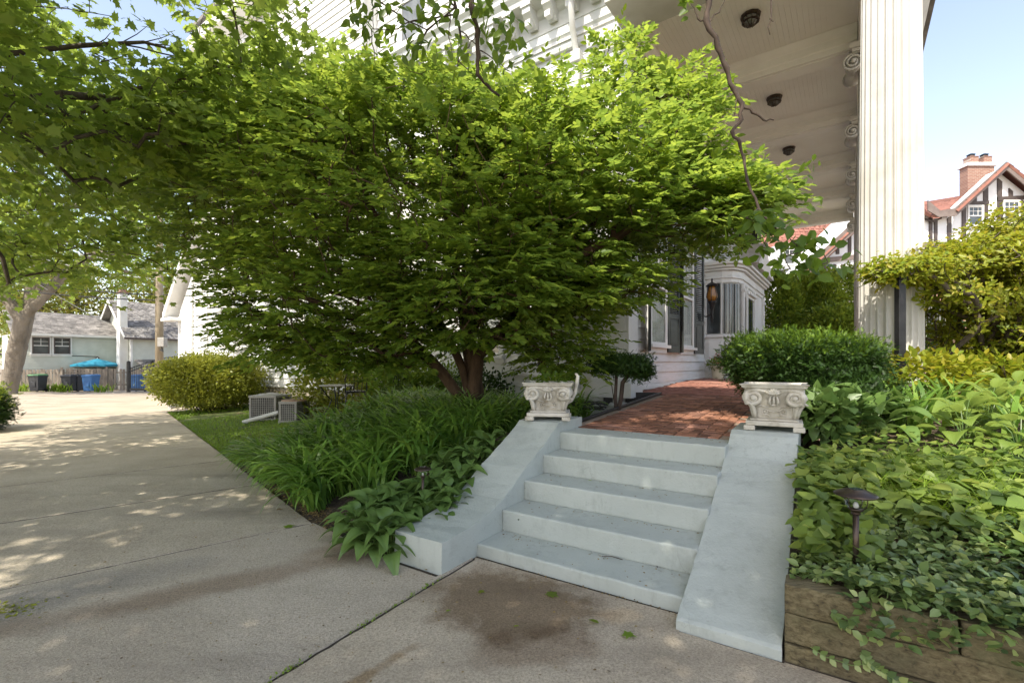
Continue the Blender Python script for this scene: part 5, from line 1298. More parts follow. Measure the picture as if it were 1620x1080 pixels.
def skeleton(name_parent, base, stems, attract, r_tip, expo, mat, names=('trunk','branches'), zbias=.0, minr=.0035, sides=6, sub=4, wig=.06, maxr=None, thick=.03):
    """grow a branching frame from stems (lists of points) out to every attractor"""
    nodes = [np.array(base, float)]; par = [-1]; dist = [0.0]
    for s in stems:
        last = 0
        for p in s:
            p = np.array(p, float); q0 = nodes[last]; L = np.linalg.norm(p-q0); k = max(1, int(L/.22))
            for i in range(1, k+1):
                nodes.append(q0+(p-q0)*i/k+(rng.normal(0,.012,3) if i < k else 0)); par.append(last if i == 1 else len(nodes)-2); dist.append(dist[par[-1]]+L/k)
            last = len(nodes)-1
    b0 = np.array(base); order = np.argsort(np.linalg.norm(attract-b0, axis=1)+rng.normal(0,.1,len(attract)))
    cap = 60000; NA = np.zeros((cap,3)); NA[:len(nodes)] = nodes; ND = np.zeros(cap); ND[:len(nodes)] = dist; n = len(nodes)
    for ai in order:
        a = attract[ai]; dv = NA[:n]-a; d2 = np.sqrt((dv*dv).sum(1)); cost = d2+.22*ND[:n]+.5*np.maximum(0, NA[:n,2]-a[2])*zbias
        j = int(np.argmin(cost+(np.arange(n) == 0)*5)); L = d2[j]; k = max(2, min(sub, int(L/.12)))
        prev = j; q0 = NA[j].copy(); perp = rng.normal(0, wig*L, 3)
        if n+k >= cap: break
        for i in range(1, k+1):
            f = i/k; NA[n] = q0+(a-q0)*f+perp*math.sin(f*math.pi)+np.array([0,0,.05*L*math.sin(f*math.pi)]); par.append(prev); ND[n] = ND[prev]+L/k; prev = n; n += 1
    NA = NA[:n]; cnt = np.zeros(n); par = np.array(par); haschild = np.zeros(n, bool); haschild[par[1:]] = True
    cnt[~haschild] = 1
    for i in range(n-1, 0, -1): cnt[par[i]] += cnt[i]
    rad = np.maximum(minr, r_tip*cnt**expo)
    if maxr: rad = np.minimum(rad, maxr)
    # edges -> tapered prisms
    i1 = np.arange(1, n); i0 = par[1:]; A = NA[i0]; B = NA[i1]; T = unit(B-A); rA = np.minimum(rad[i0], rad[i1]*1.35); rB = rad[i1]
    ref = np.where(np.abs(T[:,2:3]) < .9, np.array([[0,0,1.0]]), np.array([[1.0,0,0]])); X = unit(np.cross(T, ref)); Y = np.cross(T, X)
    def emit(sel, nm, ns):
        if not sel.any(): return
        m = sel.sum(); an = np.linspace(0, 2*math.pi, ns, endpoint=False); C_ = np.cos(an)[None,:,None]; S_ = np.sin(an)[None,:,None]
        ring = X[sel][:,None,:]*C_+Y[sel][:,None,:]*S_
        ext = T[sel]*rB[sel][:,None]*.35
        VA = A[sel][:,None,:]-ext[:,None,:]+ring*rA[sel][:,None,None]; VB = B[sel][:,None,:]+ext[:,None,:]+ring*rB[sel][:,None,None]
        V = np.concatenate([VA, VB], 1).reshape(-1,3); i = np.arange(ns); f = np.stack([i,(i+1)%ns,ns+(i+1)%ns,ns+i], -1)
        F = (f[None]+(np.arange(m)*2*ns)[:,None,None]).reshape(-1,4)
        off = WL[name_parent.name]; me = np_mesh(nm, V-off, [F]); me.materials.append(mat)
        for p in me.polygons: p.use_smooth = True
        o = bpy.data.objects.new(nm, me); link(o, name_parent); WL[o.name] = off
        if nm != names[0]: o['kind'] = 'stuff'
        return o
    big = rB > thick
    emit(big, names[0], 10); emit(~big, names[1], 4)
    return NA, par, rad
cat3 = lambda *a: tuple(np.concatenate([x[i] for x in a]) for i in range(len(a[0])))
def pxell(px, py, Y, rx, ry, rd):
    """an ellipsoid standing where the photo shows it"""
    return pt(px, py, Y), (rx/750*Y, rd, ry/750*Y)

# ------------------------------------------------------------------ the broad tree beside the stairs
tb = np.array([-.66, 7.2, .52])
bt = thing('broad_tree', 'broad low spreading green tree with several stems between stairs and mansion', 'tree', tb)
EL = [pxell(700,325,6.3,340,175,2.0), pxell(450,330,6.9,170,140,1.5), pxell(520,470,6.4,175,110,1.5), pxell(900,290,6.1,215,135,1.5), pxell(1000,350,6.0,165,90,1.2),
      pxell(760,450,5.9,190,115,1.3), pxell(885,418,5.9,160,100,1.1), pxell(640,228,6.4,225,80,1.3), pxell(860,208,6.2,140,66,.9),
      pxell(430,520,6.8,65,60,.6), pxell(590,540,6.6,115,50,.8), pxell(1145,318,5.6,80,40,.6), pxell(985,125,6.2,42,60,.4), pxell(1065,185,6.0,55,65,.5), pxell(1080,275,6,60,50,.5), pxell(885,540,6.3,70,55,.5), pxell(985,435,6.1,70,50,.6)]
WT = [500,240,230,330,240,260,220,260,130,60,120,70,26,60,50,80,50]
A_, O_ = [], []
for (c, r), w_ in zip(EL, WT):
    p, d = ell(int(w_*2.35), c, r, .35); A_.append(p); O_.append(d)
A_ = np.concatenate(A_); O_ = np.concatenate(O_)
sxx = 810+750*A_[:,0]/A_[:,1]; syy = 573-750*(A_[:,2]-EYE)/A_[:,1]
keep = clumpy(A_*[1,1,2.6], 2.0, -.72, 3) & (A_[:,2] > 1.05) & ~((sxx > 660) & (sxx < 830) & (syy > 545)) & ~((sxx < 640) & (syy > 585))
tx = (A_[:,0]*U[0]+A_[:,1]*U[1]); keep &= ~((tx > 7.4) & (A_[:,0]*PV[0]+A_[:,1]*PV[1] < -2.9))
A_ = A_[keep]; O_ = O_[keep]
tp = lambda px, py, Y: pt(px, py, Y)
stems = [[(-.58,7.1,.9), tp(722,560,7.0), tp(690,500,6.9), tp(600,420,6.7), tp(520,360,6.7)],
         [(-.50,7.1,1.0), tp(742,540,6.9), tp(770,460,6.6), tp(800,360,6.3), tp(850,250,6.2)],
         [(-.75,7.15,.9), tp(700,590,7.1), tp(650,540,6.9), tp(560,500,6.7), tp(480,470,6.8)],
         [(-.55,7.05,.8), tp(755,560,6.9), tp(830,480,6.4), tp(940,390,6.1), tp(1060,330,5.8), tp(1150,300,5.6)],
         [(-.6,7.1,.9), tp(735,520,7.1), tp(720,420,6.9), tp(700,300,6.6), tp(690,210,6.5)]]
skeleton(bt, tb, stems, A_, .0035, .50, M['bark_main'], maxr=.15, thick=.02, wig=.10)
rs = np.random.default_rng(4)
P1, D1, N1, E1 = sprays(A_, O_+[0,0,.1], 13, .34, .08, .12, .85)
P2, D2, N2, E2 = sprays(A_+rng.normal(0,.10,A_.shape), O_+rng.normal(0,.6,O_.shape), 12, .30, .08, .12, .85)
P, D, Nn = np.concatenate([P1,P2]), np.concatenate([D1,D2]), np.concatenate([N1,N2])
leaf_mesh('crown', P, D, Nn, .062+.06*rng.random(len(P))**1.5, 'oval', M['l_main'], bt, wscale=1.12)
# upright new shoots at the top and the bright hanging end by the porch
top = A_[(A_[:,2] > 3.3) & (rng.random(len(A_)) < .2)]
Ps, Ds, Ns, _ = sprays(top, np.tile([0,0,1.0],(len(top),1))+rng.normal(0,.5,top.shape), 9, .32, .08, -.1, 0)
leaf_mesh('new_shoots', Ps, Ds, Ns, rng.uniform(.06,.10,len(Ps)), 'oval', leafmat('young_leaf', [(.13,.24,.015),(.18,.28,.02),(.22,.30,.02)], .5), bt)

# ------------------------------------------------------------------ big maple overhanging from the left
mb_ = np.array([-8.2, 2.2, 0.0])
mp = thing('maple_tree', 'large maple whose leafy limbs hang into the upper left of the view', 'tree', mb_)
MEL = [((-7.5,6.0,5.6),(3.4,3.0,2.2),330), ((-4.6,6.2,5.6),(2.3,2.2,1.5),190), ((-6.0,4.2,4.6),(2.0,1.8,1.3),150), ((-9.5,9.5,5.5),(3.2,3.2,2.6),200), ((-5.6,9.4,5.2),(2.6,1.6,2.0),190),
       ((-6.5,1.0,7.0),(4.5,3.6,2.0),420), ((-2.6,-.6,7.0),(3.2,2.6,1.4),230), ((-2.4,3.6,6.4),(1.8,1.8,.7),60), ((-3.6,6.9,4.9),(1.6,1.2,.9),90),((-8.3,8.6,3.0),(2.0,1.2,1.0),60)]
A_, O_ = [], []
for c, r, n_ in MEL:
    p, d = ell(int(n_*2.0), c, r, .25); A_.append(p); O_.append(d)
A_ = np.concatenate(A_); O_ = np.concatenate(O_)
sx = 810+750*A_[:,0]/np.maximum(A_[:,1],.3); sy = 573-750*(A_[:,2]-EYE)/np.maximum(A_[:,1],.3)
inv = A_[:,1] > .5
gap = inv & (((sx > 110) & (sx < 300) & (sy > -30) & (sy < 125)) | ((sx > -20) & (sx < 70) & (sy > 5) & (sy < 75)))                    # an opening of sky between the limbs
keep = ~gap & clumpy(A_, 1.5, -.75, 11) & (A_[:,2] > 2.5) & ~(inv & (sx > 20) & (sx < 330) & (sy > 440)) & ~(inv & (sx > 640))
keep &= ~(inv & (A_[:,1] < 3.2) & (np.abs(sx-810) < 830) & (sy > -40))
A_ = A_[keep]; O_ = O_[keep]
stems = [[(-8.1,2.3,2.0), (-7.6,3.0,3.2), tp(-40,160,5.6), tp(100,150,5.9), tp(190,155,6.4), tp(330,190,7.4)],
         [(-8.1,2.3,2.0), (-7.9,2.9,3.3), tp(-40,80,5.6), tp(60,82,5.8), tp(190,70,6.2), tp(280,90,6.8), tp(400,110,7.6)],
         [(-8.1,2.4,1.9), (-7.9,3.6,3.2), tp(-20,170,5.9), tp(60,235,6.2), tp(140,310,6.6), tp(215,370,7.2)],
         [(-8.2,2.2,2.4), (-8.0,2.0,4.0), (-6.5,1.2,5.6), (-4.0,0.0,6.4), (-2.0,-.6,6.8)],
         [(-8.2,2.2,2.4), (-8.3,3.0,4.2), (-7.5,5.0,5.6), (-5.5,6.5,6.2)],
         [(-8.3,2.3,2.4), (-9.0,4.0,4.4), (-9.4,8.0,5.8)]]
skeleton(mp, mb_, stems, A_, .0045, .48, M['bark'], maxr=.32, thick=.028, wig=.12)
nl = 9; P, D, Nn, E_ = sprays(A_, O_, nl, .55, .13, .25, .8, 60, .35)
P2, D2, N2, _ = sprays(A_+rng.normal(0,.22,A_.shape), O_+rng.normal(0,.8,O_.shape), nl, .5, .13, .25, .8, 60, .35)
P3, D3, N3, _ = sprays(A_+rng.normal(0,.28,A_.shape), O_+rng.normal(0,.8,O_.shape), 8, .5, .13, .25, .8, 60, .35)
P, D, Nn = np.concatenate([P,P2,P3]), np.concatenate([D,D2,D3]), np.concatenate([Nn,N2,N3])
D[:,2] -= .35; P = P+rng.normal(0,.03,P.shape)
leaf_mesh('crown', P, D, Nn+rng.normal(0,.3,Nn.shape), rng.uniform(.085,.15,len(P)), 'maple', M['l_maple'], mp)
# bare twiggy limb against the sky
b = MB(); ppx = [tp(-40,92,5.5), tp(60,80,5.8), tp(130,72,6.0), tp(190,69,6.1), tp(228,67,6.2), tp(262,76,6.4), tp(285,92,6.6)]
b.tube(ppx, [.035,.03,.027,.024,.02,.014,.006], 6)
for a, c_ in (((190,69),(235,40)),((228,67),(270,55)),((150,72),(175,52)),((185,70),(205,90)),((160,98),(200,88)),((150,85),(178,102)),((228,67),(245,85)),((245,70),(275,74))):
    b.tube([tp(*a,6.15), tp((a[0]+c_[0])/2+4,(a[1]+c_[1])/2,6.2), tp(*c_,6.3)], [.009,.006,.003], 4)
part(b, 'bare_limb', M['bark'], mp, smooth=True, label='bare forked limb against the sky')

# ------------------------------------------------------------------ tree behind the camera whose twigs hang in at the top
eb = np.array([-.9,-3.4,0.0])
et = thing('overhanging_tree', 'tree whose thin dark branches hang down from the top edge of the view', 'tree', eb)
hang1 = [tp(1128,-60,3.5), tp(1122,0,3.5), tp(1117,32,3.5), tp(1135,75,3.5), tp(1150,110,3.5), tp(1160,140,3.5), tp(1174,165,3.5), tp(1173,190,3.5), tp(1158,208,3.5), tp(1170,225,3.5), tp(1177,250,3.5), tp(1182,285,3.45), tp(1200,330,3.4), tp(1230,365,3.3)]
hang2 = [tp(745,-40,3.9), tp(746,10,3.9), tp(756,50,3.9), tp(757,90,3.9), tp(755,118,3.9), tp(772,136,4.0), tp(790,152,4.1)]
hang3 = [tp(712,-30,3.9), tp(722,15,3.9), tp(729,60,3.9), tp(724,105,3.9)]
hang4 = [tp(700,-10,3.9), tp(720,12,3.9), tp(676,48,3.9), tp(662,78,3.9), tp(648,104,3.9)]
hang5 = [tp(596,0,3.9), tp(634,26,3.9), tp(676,48,3.9)]
hang6 = [tp(726,22,3.9), tp(655,33,3.9), tp(630,46,3.9), tp(588,46,3.9)]
b = MB()
b.tube([eb, eb+[0,.1,1.5], eb+[.1,.3,3.2], eb+[.4,1.2,4.6]], [.17,.14,.13,.10], 12); part(b, 'trunk', M['bark'], et, smooth=True)
b = MB()
b.tube([eb+[.4,1.2,4.6], (.3,.2,5.2), (1.0,1.8,5.3), (1.45,2.9,5.0), hang1[0]], [.09,.07,.045,.03,.021], 8)
b.tube([eb+[.4,1.2,4.6], (-.6,.4,5.3), (-.4,2.2,5.6), (-.35,3.4,5.2), hang2[0]], [.09,.07,.05,.03,.022], 8)
b.tube([(-.4,2.2,5.6), (-.6,3.4,5.3), hang3[0]], [.03,.02,.014], 6); b.tube([(-.4,2.2,5.6), (-.7,3.3,5.2), hang4[0]], [.03,.02,.012], 6); b.tube([(-.6,3.4,5.3), hang5[0]], [.02,.008], 6)
part(b, 'limb', M['twig'], et, smooth=True)
def knotty(pts, r0, r1, b, n=7, wig=.006):
    q = []; rad = []; pts = [np.array(p) for p in pts]; m = len(pts)
    for i in range(m-1):
        for j in range(3):
            f = (i+j/3)/(m-1); q.append(pts[i]+(pts[i+1]-pts[i])*j/3+rng.normal(0,wig,3)*(j > 0)); rad.append((r0+(r1-r0)*f)*(1.25 if j == 0 else random.uniform(.9,1.08)))
    q.append(pts[-1]); rad.append(r1); b.tube(q, rad, n)
b = MB(); knotty(hang1, .021, .007, b); knotty([tp(1174,165,3.5), tp(1190,178,3.5), tp(1208,190,3.5), tp(1224,190,3.5)], .010, .004, b); knotty([tp(1117,32,3.5),tp(1104,30,3.5),tp(1098,12,3.5),tp(1090,4,3.5)], .006,.002,b)
knotty([tp(1120,38,3.5),tp(1138,20,3.5),tp(1148,-5,3.5)], .005,.002,b); knotty([tp(1222,-20,3.5),tp(1220,20,3.5),tp(1218,55,3.5)], .006,.003,b); knotty([tp(1218,30,3.5),tp(1224,34,3.5)], .004,.002,b); knotty([tp(1166,155,3.5),tp(1162,182,3.5)], .004,.002,b)
part(b, 'hanging_branch', M['twig'], et, smooth=True, label='long crooked bare branch hanging before the porch ceiling')
b = MB(); b2_ = 0
knotty(hang2, .024, .010, b); knotty(hang3, .013, .005, b); knotty(hang4, .010, .003, b); knotty(hang5, .006, .005, b); knotty(hang6, .007, .003, b)
for a, c_, e_ in (((752,55),(742,75),(732,78)),((757,85),(766,120),(760,110)),((730,50),(748,66),(760,75)),((724,95),(740,110),(752,122)),((760,80),(790,100),(800,110)),((588,46),(592,80),(594,105)),((586,-10),(590,20),(592,60)),((640,45),(645,70),(660,85)),((712,20),(710,60),(716,95))):
    knotty([tp(*a,3.9), tp(*c_,3.9), tp(*e_,3.95)], .005, .002, b, 5)
part(b, 'hanging_branch', M['twig'], et, smooth=True, label='dark forked branches hanging before the house cornice')
# leaves on these branches
def scatter_leaves(anchors, n, sp, size, down=.5, shape='oval', mat='l_elm', parent=None, name='leaves', ws=1.2):
    A = np.array(anchors); P = A[rng.integers(0,len(A),n)]+rng.normal(0,1,(n,3))*sp; D = rng.normal(0,1,(n,3))*[1,.6,.5]-[0,0,down]
    return leaf_mesh(name, P, D, rng.normal(0,.5,(n,3))+[0,-.6,.5], rng.uniform(size*.6,size,n), shape, M[mat], parent, wscale=ws)
an = [tp(x,y,3.8) for x,y in ((600,10),(620,30),(632,8),(685,10),(672,25),(676,35),(780,8),(795,20),(805,40),(798,60),(812,75),(740,15),(770,25),(660,75),(775,5),(790,12),(720,5),(700,15),(585,45),(575,30),(645,60),(590,5),(570,10),(735,80),(750,95),(785,90),(800,95))]
scatter_leaves(an, 260, .07, .115, .9, parent=et, ws=1.1)
an = [tp(x,y,3.25) for x,y in ((1180,345),(1200,350),(1215,372),(1235,360),(1252,380),(1262,400),(1285,385),(1300,395),(1310,415),(1290,425),(1240,405),(1215,395),(1250,425),(1190,380),(1225,345))]
b = MB()
for i in range(1, len(an)): 
    j_ = min(range(i), key=lambda q: np.linalg.norm(an[q]-an[i])); b.tube([an[j_], (an[j_]+an[i])/2+rng.normal(0,.01,3), an[i], an[i]+rng.normal(0,.03,3)], [.004,.0035,.003,.0015], 5)
b.tube([hang1[-2], (hang1[-2]+an[0])/2, an[0]], [.006,.005,.004], 5)
part(b, 'twigs', M['twig'], et, smooth=True, kind='stuff')
scatter_leaves(an, 150, .055, .12, .45, parent=et, ws=1.2)
an = [tp(x,y,3.6) for x,y in ((1088,8),(1092,2),(1200,260),(1270,270),(1255,290),(1280,325),(1230,300),(1225,325))]
scatter_leaves(an, 70, .05, .09, .1, parent=et)
# canopy that spreads high above the stairs, out of the view
c_, o_ = ell(1000, (-1.5,-1.5,6.6), (3.5,2.9,1.1), .2)
k_ = (c_[:,1] < 1.6) & (c_[:,0] < -.1+.1*c_[:,1]) & clumpy(c_, 1.5, -1.6, 4); c_ = c_[k_]; o_ = o_[k_]
P, D, Nn, _ = sprays(c_, o_, 12, .6, .1, .2, .8); P2, D2, N2, _ = sprays(c_+rng.normal(0,.25,c_.shape), o_+rng.normal(0,.8,o_.shape), 12, .6, .1, .2, .8)
leaf_mesh('crown', np.concatenate([P,P2]), np.concatenate([D,D2]), np.concatenate([Nn,N2]), rng.uniform(.10,.16,len(P)*2), 'oval', M['l_elm'], et, wscale=1.5)

# ------------------------------------------------------------------ trees beyond
def far_tree(base, trunk_h, r0, ells, n, leaf, mat, label, seed=0, bark='bark_pale', stems=None, cut=-.5, shape='tri', group=None, lo=.3, name='shade_tree', sc=.9):
    base = np.array(base, float); t = thing(name, label, 'tree', base, group)
    A, O = [], []
    tot = sum(e[1][0]*e[1][2] for e in ells)
    for c, r in ells:
        p, d = ell(int(n*r[0]*r[2]/tot), c, r, lo); A.append(p); O.append(d)
    A = np.concatenate(A); O = np.concatenate(O); k = clumpy(A, sc, cut, seed); A, O = A[k], O[k]
    sub = rng.choice(len(A), min(len(A), 130), replace=False)
    st = stems or [[base+[0,0,trunk_h], base+[.1,0,trunk_h*1.5]]]
    skeleton(t, base, st, A[sub], r0*.16, .42, M[bark], maxr=r0, thick=r0*.2, minr=r0*.03)
    per = 16; P = np.repeat(A, per, 0)+rng.normal(0, leaf*1.5, (len(A)*per,3)); D = np.repeat(O, per, 0)*.4+rng.normal(0,1,P.shape); D[:,2] -= .1
    leaf_mesh('crown', P, D, rng.normal(0,.7,P.shape)+[0,0,.7], rng.uniform(.6,1.1,len(P))*leaf, shape, M[mat], t)
    return t
gb = pt(14,617,25.5); gb[2] = -.3
q_ = lambda px, py, Y: pt(px, py, Y)
far_tree(gb, 3, .50, [(q_(60,330,25),(6,4,3.5)), (q_(-40,360,24),(5,3,3.2)), (q_(170,350,26),(4,3,2.8)), (q_(60,260,26),(6,4,3)), (q_(-20,440,23.5),(1.5,1.2,.8)), (q_(160,420,26.5),(2.5,2,1.2))], 1300, .24, 'l_far',
         'old pale barked tree forking above the lot, left of the sage house', 5, stems=[[q_(20,560,25.3), q_(33,505,25.2), q_(10,470,25), q_(0,440,24.8), q_(-40,380,24)], [q_(22,560,25.3), q_(40,500,25.3), q_(75,462,25.6), q_(100,435,26), q_(150,400,26.5)], [q_(40,500,25.3), q_(60,465,25.6), q_(64,410,25.8), q_(52,350,26), q_(35,320,26)], [q_(64,410,25.8), q_(66,380,26), q_(90,330,26)]], cut=-.35, name='old_tree')
far = [((-44,46,-.4),[((-44,46,7),(5,4,5))],'l_yellow','golden green tree behind the left end of the sage house roof'),
       ((-36,50,-.4),[((-36,50,7.5),(5.5,4,5))],'l_yellow','olive golden tree behind the middle of the low shingle roof'),
       ((-29,48,-.4),[((-29,48,8.5),(4.5,4,5.5))],'l_far','green tree rising behind the white chimney'),
       ((-24,52,-.4),[((-23,52,9),(5,4,6))],'l_far','green tree behind the ridge right of the white chimney'),
       ((-52,50,-.4),[((-52,50,9),(6,5,8))],'l_far','tall green tree at the far left beyond the lot'),
       ((-40,58,-.4),[((-40,60,13),(12,5,8))],'l_far','tallest green tree behind the golden trees')]
for i, (b0, el, mt, lab) in enumerate(far):
    far_tree(b0, 3, .3, el, 620, .42, mt, lab, 20+i, 'bark', cut=-.8, group='trees beyond the neighbour house')
# arborvitae screen behind the porch
for i, (px, py, Y, rx, ry) in enumerate(((1228,478,18.5,30,62),(1262,480,18.8,30,58),(1296,482,18.4,32,66),(1330,478,18.6,30,70),(1322,505,16.0,36,34))):
    c, r = pxell(px, py+22, Y, rx, ry+8, 1.1); base = (c[0],c[1],.6)
    lab = ['dark clipped evergreen nearest the bay window','dark evergreen second from the bay window','evergreen with bright green top in the middle of the screen','tall evergreen with bright green top beside the column','low rounded evergreen in front of the tall screen beside the column'][i]
    t = thing('evergreen_shrub', lab, 'shrub', base, 'evergreens behind the porch')
    A, O = ell(2600, c, r, .80); k = clumpy(A, 5, -1.1, 40+i); A, O = A[k], O[k]; A = A+O*rng.normal(0,.05,(len(A),1))
    per = 5; P = np.repeat(A, per, 0)+rng.normal(0,.07,(len(A)*per,3)); D = np.repeat(O, per, 0)+rng.normal(0,.6,P.shape)+[0,0,.4]
    leaf_mesh('foliage', P, D, rng.normal(0,1,P.shape), rng.uniform(.07,.16,len(P)), 'small', M['l_hedge'], t)
    b = MB(); b.tube([base, (c[0],c[1],c[2])], .08, 6); part(b, 'stem', M['bark'], t)

# ------------------------------------------------------------------ clipped hedges
def boxy(n, c, r, power=4, shell=.8):
    """points in a rounded box, mostly near its surface"""
    d = rng.uniform(-1,1,(n*3,3)); m = (np.abs(d)**power).sum(1)**(1/power); d = d/m[:,None]*(shell+(1-shell)*rng.random((n*3,1)))
    d = d[:n]; return d*np.array(r)+np.array(c), unit(d**3/np.array(r))
def hedge(name, label, c, r, n, per, leaf, mat, base, power=4, shape='small', shell=.8, rotz=0, stems=12, tipmat=None, lump=.06, wsc=1.2, bottom=None, group=None, cat='hedge', up=.3):
    c = np.array(c, float); t = thing(name, label, cat, base, group)
    A, O = boxy(n, (0,0,0), r, power, shell)
    ph = rng.random(6)*6; A = A*(1+lump*(np.sin(A[:,0:1]*4+ph[0])+np.sin(A[:,1:2]*5+ph[1])+np.sin(A[:,2:3]*6+A[:,0:1]*3+ph[2])))
    if bottom: A[:,:2] *= np.clip(1-(bottom*(np.clip(-A[:,2:3]/r[2],0,1))**1.3),.2,1)
    co, si = math.cos(rotz), math.sin(rotz); Rm = np.array([[co,si,0],[-si,co,0],[0,0,1]]); A = A@Rm+c; O = O@Rm
    k = A[:,2] > ground_z(A[:,0],A[:,1])+.05; A, O = A[k], O[k]
    P = np.repeat(A, per, 0)+rng.normal(0, leaf*.9, (len(A)*per,3)); D = np.repeat(O, per, 0)*.9+rng.normal(0,.6,P.shape)+[0,0,up]
    if tipmat:
        zt_ = c[2]+r[2]*(.8 if power > 4.5 else .45); sel = (P[:,2] > zt_+rng.normal(0,r[2]*.3,len(P)))
        leaf_mesh('new_growth', P[sel], D[sel]+[0,0,.1], rng.normal(0,.6,(sel.sum(),3))+[0,0,1], rng.uniform(.6,1.1,sel.sum())*leaf, shape, M[tipmat], t, wscale=wsc)
        P, D = P[~sel], D[~sel]
    leaf_mesh('foliage', P, D, rng.normal(0,.6,P.shape)+[0,0,.8], rng.uniform(.6,1.1,len(P))*leaf, shape, M[mat], t, wscale=wsc)
    b = MB()
    for i in range(stems):
        x = c[0]+(random.uniform(-.75,.75)*r[0])*co-(random.uniform(-.5,.5)*r[1])*si; y = c[1]+random.uniform(-.5,.5)*r[1]
        bx_ = base[0]+(x-base[0])*.35; by_ = base[1]+(y-base[1])*.35
        b.tube([(bx_,by_,base[2]-.05), ((bx_+x)/2+random.uniform(-.05,.05),(by_+y)/2,(base[2]+c[2])/2), (x,y,c[2]+r[2]*.3)], [.02,.014,.006], 5)
    part(b, 'stems', M['twig'], t, kind='stuff')
    return t
hedge('privet_hedge', 'clipped yellow green privet hedge between driveway and white house', (-8.95,14.0,.90), (1.42,.95,.70), 7000, 6, .085, 'l_privet', (-8.9,14.0,.05), 3.2, rotz=-.15, shell=.6, lump=.05, stems=26)
hedge('round_shrub', 'rounded clipped dark green shrub at the left edge of the driveway', (-11.75,9.75,.50), (1.0,.9,.58), 4200, 4, .10, 'l_yew', (-11.75,9.75,.0), 2.4, 'frond', wsc=1.2, tipmat='l_hedge', lump=.03)
hedge('low_hedge', 'loose leafy shrub behind the iron table', (-3.9,11.4,.75), (1.5,.7,.7), 900, 7, .10, 'l_privet', (-3.9,11.4,.2), 2.5, rotz=.0, lump=.10, shell=.4, cat='shrub')
hedge('low_hedge', 'loose green shrub between the iron chairs and the tree trunk', (-2.0,10.1,.8), (1.1,.6,.6), 800, 7, .10, 'l_far', (-2.0,10.1,.3), 2.5, lump=.12, shell=.4, cat='shrub')
hedge('low_hedge', 'dark loose shrub against the stone foundation right of the chairs', (-.6,9.2,.85), (.6,.35,.45), 260, 7, .09, 'l_yew', (-.6,9.2,.35), 2.5, 'small', lump=.12, shell=.4, cat='shrub')
# yew by the right planter : flat top, tapering down to dark stems
hedge('clipped_yew', 'large flat topped dark green yew behind the right planter', (3.27,5.3,1.38), (.70,.64,.33), 9000, 5, .06, 'l_yew', (3.35,5.35,.85), 5, 'frond', shell=.66, tipmat='l_yewtip', lump=.05, wsc=1.0, bottom=.42, stems=46, cat='shrub', up=.05)
hedge('clipped_yew', 'lower dark skirt of yew growing beside the right planter', (3.25,4.75,1.05), (.6,.35,.30), 1100, 5, .075, 'l_yew', (3.25,4.8,.8), 2.6, 'frond', shell=.4, lump=.08, wsc=1.0, stems=18, cat='shrub')
# little pruned tree by the path
lt = np.array([*pt(975,642,6.35)[:2], .72])
ltt = thing('pruned_yew', 'small pruned yew tree with flat top and bare stems beside the brick path', 'tree', lt)
A, O = boxy(420, pt(982,577,6.3), (.40,.28,.085), 3, .3); A2, O2 = ell(110, pt(1010,585,6.2), (.16,.15,.10), .2); A = np.concatenate([A,A2]); O = np.concatenate([O,O2])
skeleton(ltt, lt, [[pt(968,610,6.3), pt(950,590,6.3)], [pt(985,605,6.3), pt(1000,585,6.3)], [pt(975,600,6.35), pt(975,580,6.3)]], A[rng.choice(len(A),90)], .006, .42, M['twig'], maxr=.045, thick=.012)
P = np.repeat(A,16,0)+rng.normal(0,.045,(len(A)*16,3)); leaf_mesh('crown', P, rng.normal(0,1,P.shape)+[0,0,.3], rng.normal(0,1,P.shape)+[0,0,1], rng.uniform(.04,.07,len(P)), 'frond', M['l_yew'], ltt)

# ------------------------------------------------------------------ golden shrub at the right
rb = np.array([5.75,5.9,.8]); rt = thing('golden_shrub', 'tall open golden green shrub with whorled leaves right of the column', 'shrub', rb)
REL = [(pt(1560,440,5.6),(1.15,.9,.48),170),(pt(1480,425,5.6),(.55,.5,.22),70),(pt(1430,428,5.3),(.42,.35,.14),36),(pt(1612,368,5.9),(.42,.6,.20),46),(pt(1640,400,5.9),(.9,.9,.8),130),(pt(1560,520,5.8),(.8,.6,.35),90),(pt(1600,560,5.7),(.8,.6,.35),80),(pt(1570,408,5.8),(.7,.6,.20),60)]
A_, O_ = [], []
for c, r, n_ in REL: p, d = ell(int(n_*4.6), c, r, .3); A_.append(p); O_.append(d)
A_ = np.concatenate(A_); O_ = np.concatenate(O_); k = clumpy(A_, 3.5, -.8, 8); A_, O_ = A_[k], O_[k]
skeleton(rt, rb, [[pt(1530,610,5.8), pt(1500,560,5.7), pt(1475,548,5.6)], [pt(1560,590,5.9), pt(1545,500,5.8), pt(1520,460,5.7)], [pt(1590,600,5.9), pt(1600,480,5.9)]], A_, .0042, .45, M['bark'], maxr=.028, thick=.012)
wh = 15; P = np.repeat(A_, wh, 0)+rng.normal(0,.035,(len(A_)*wh,3)); ang = np.tile(np.arange(wh)*2.4, len(A_)); O2 = np.repeat(unit(O_+[0,0,.9]), wh, 0)
ref = unit(np.cross(O2, [1.0,.2,0])); r2 = np.cross(O2, ref); D = ref*np.cos(ang)[:,None]+r2*np.sin(ang)[:,None]+O2*rng.uniform(.15,.8,(len(P),1))
leaf_mesh('foliage', P, D, O2+rng.normal(0,.3,P.shape), rng.uniform(.045,.085,len(P)), 'oval', M['l_rhodo'], rt, wscale=.95)
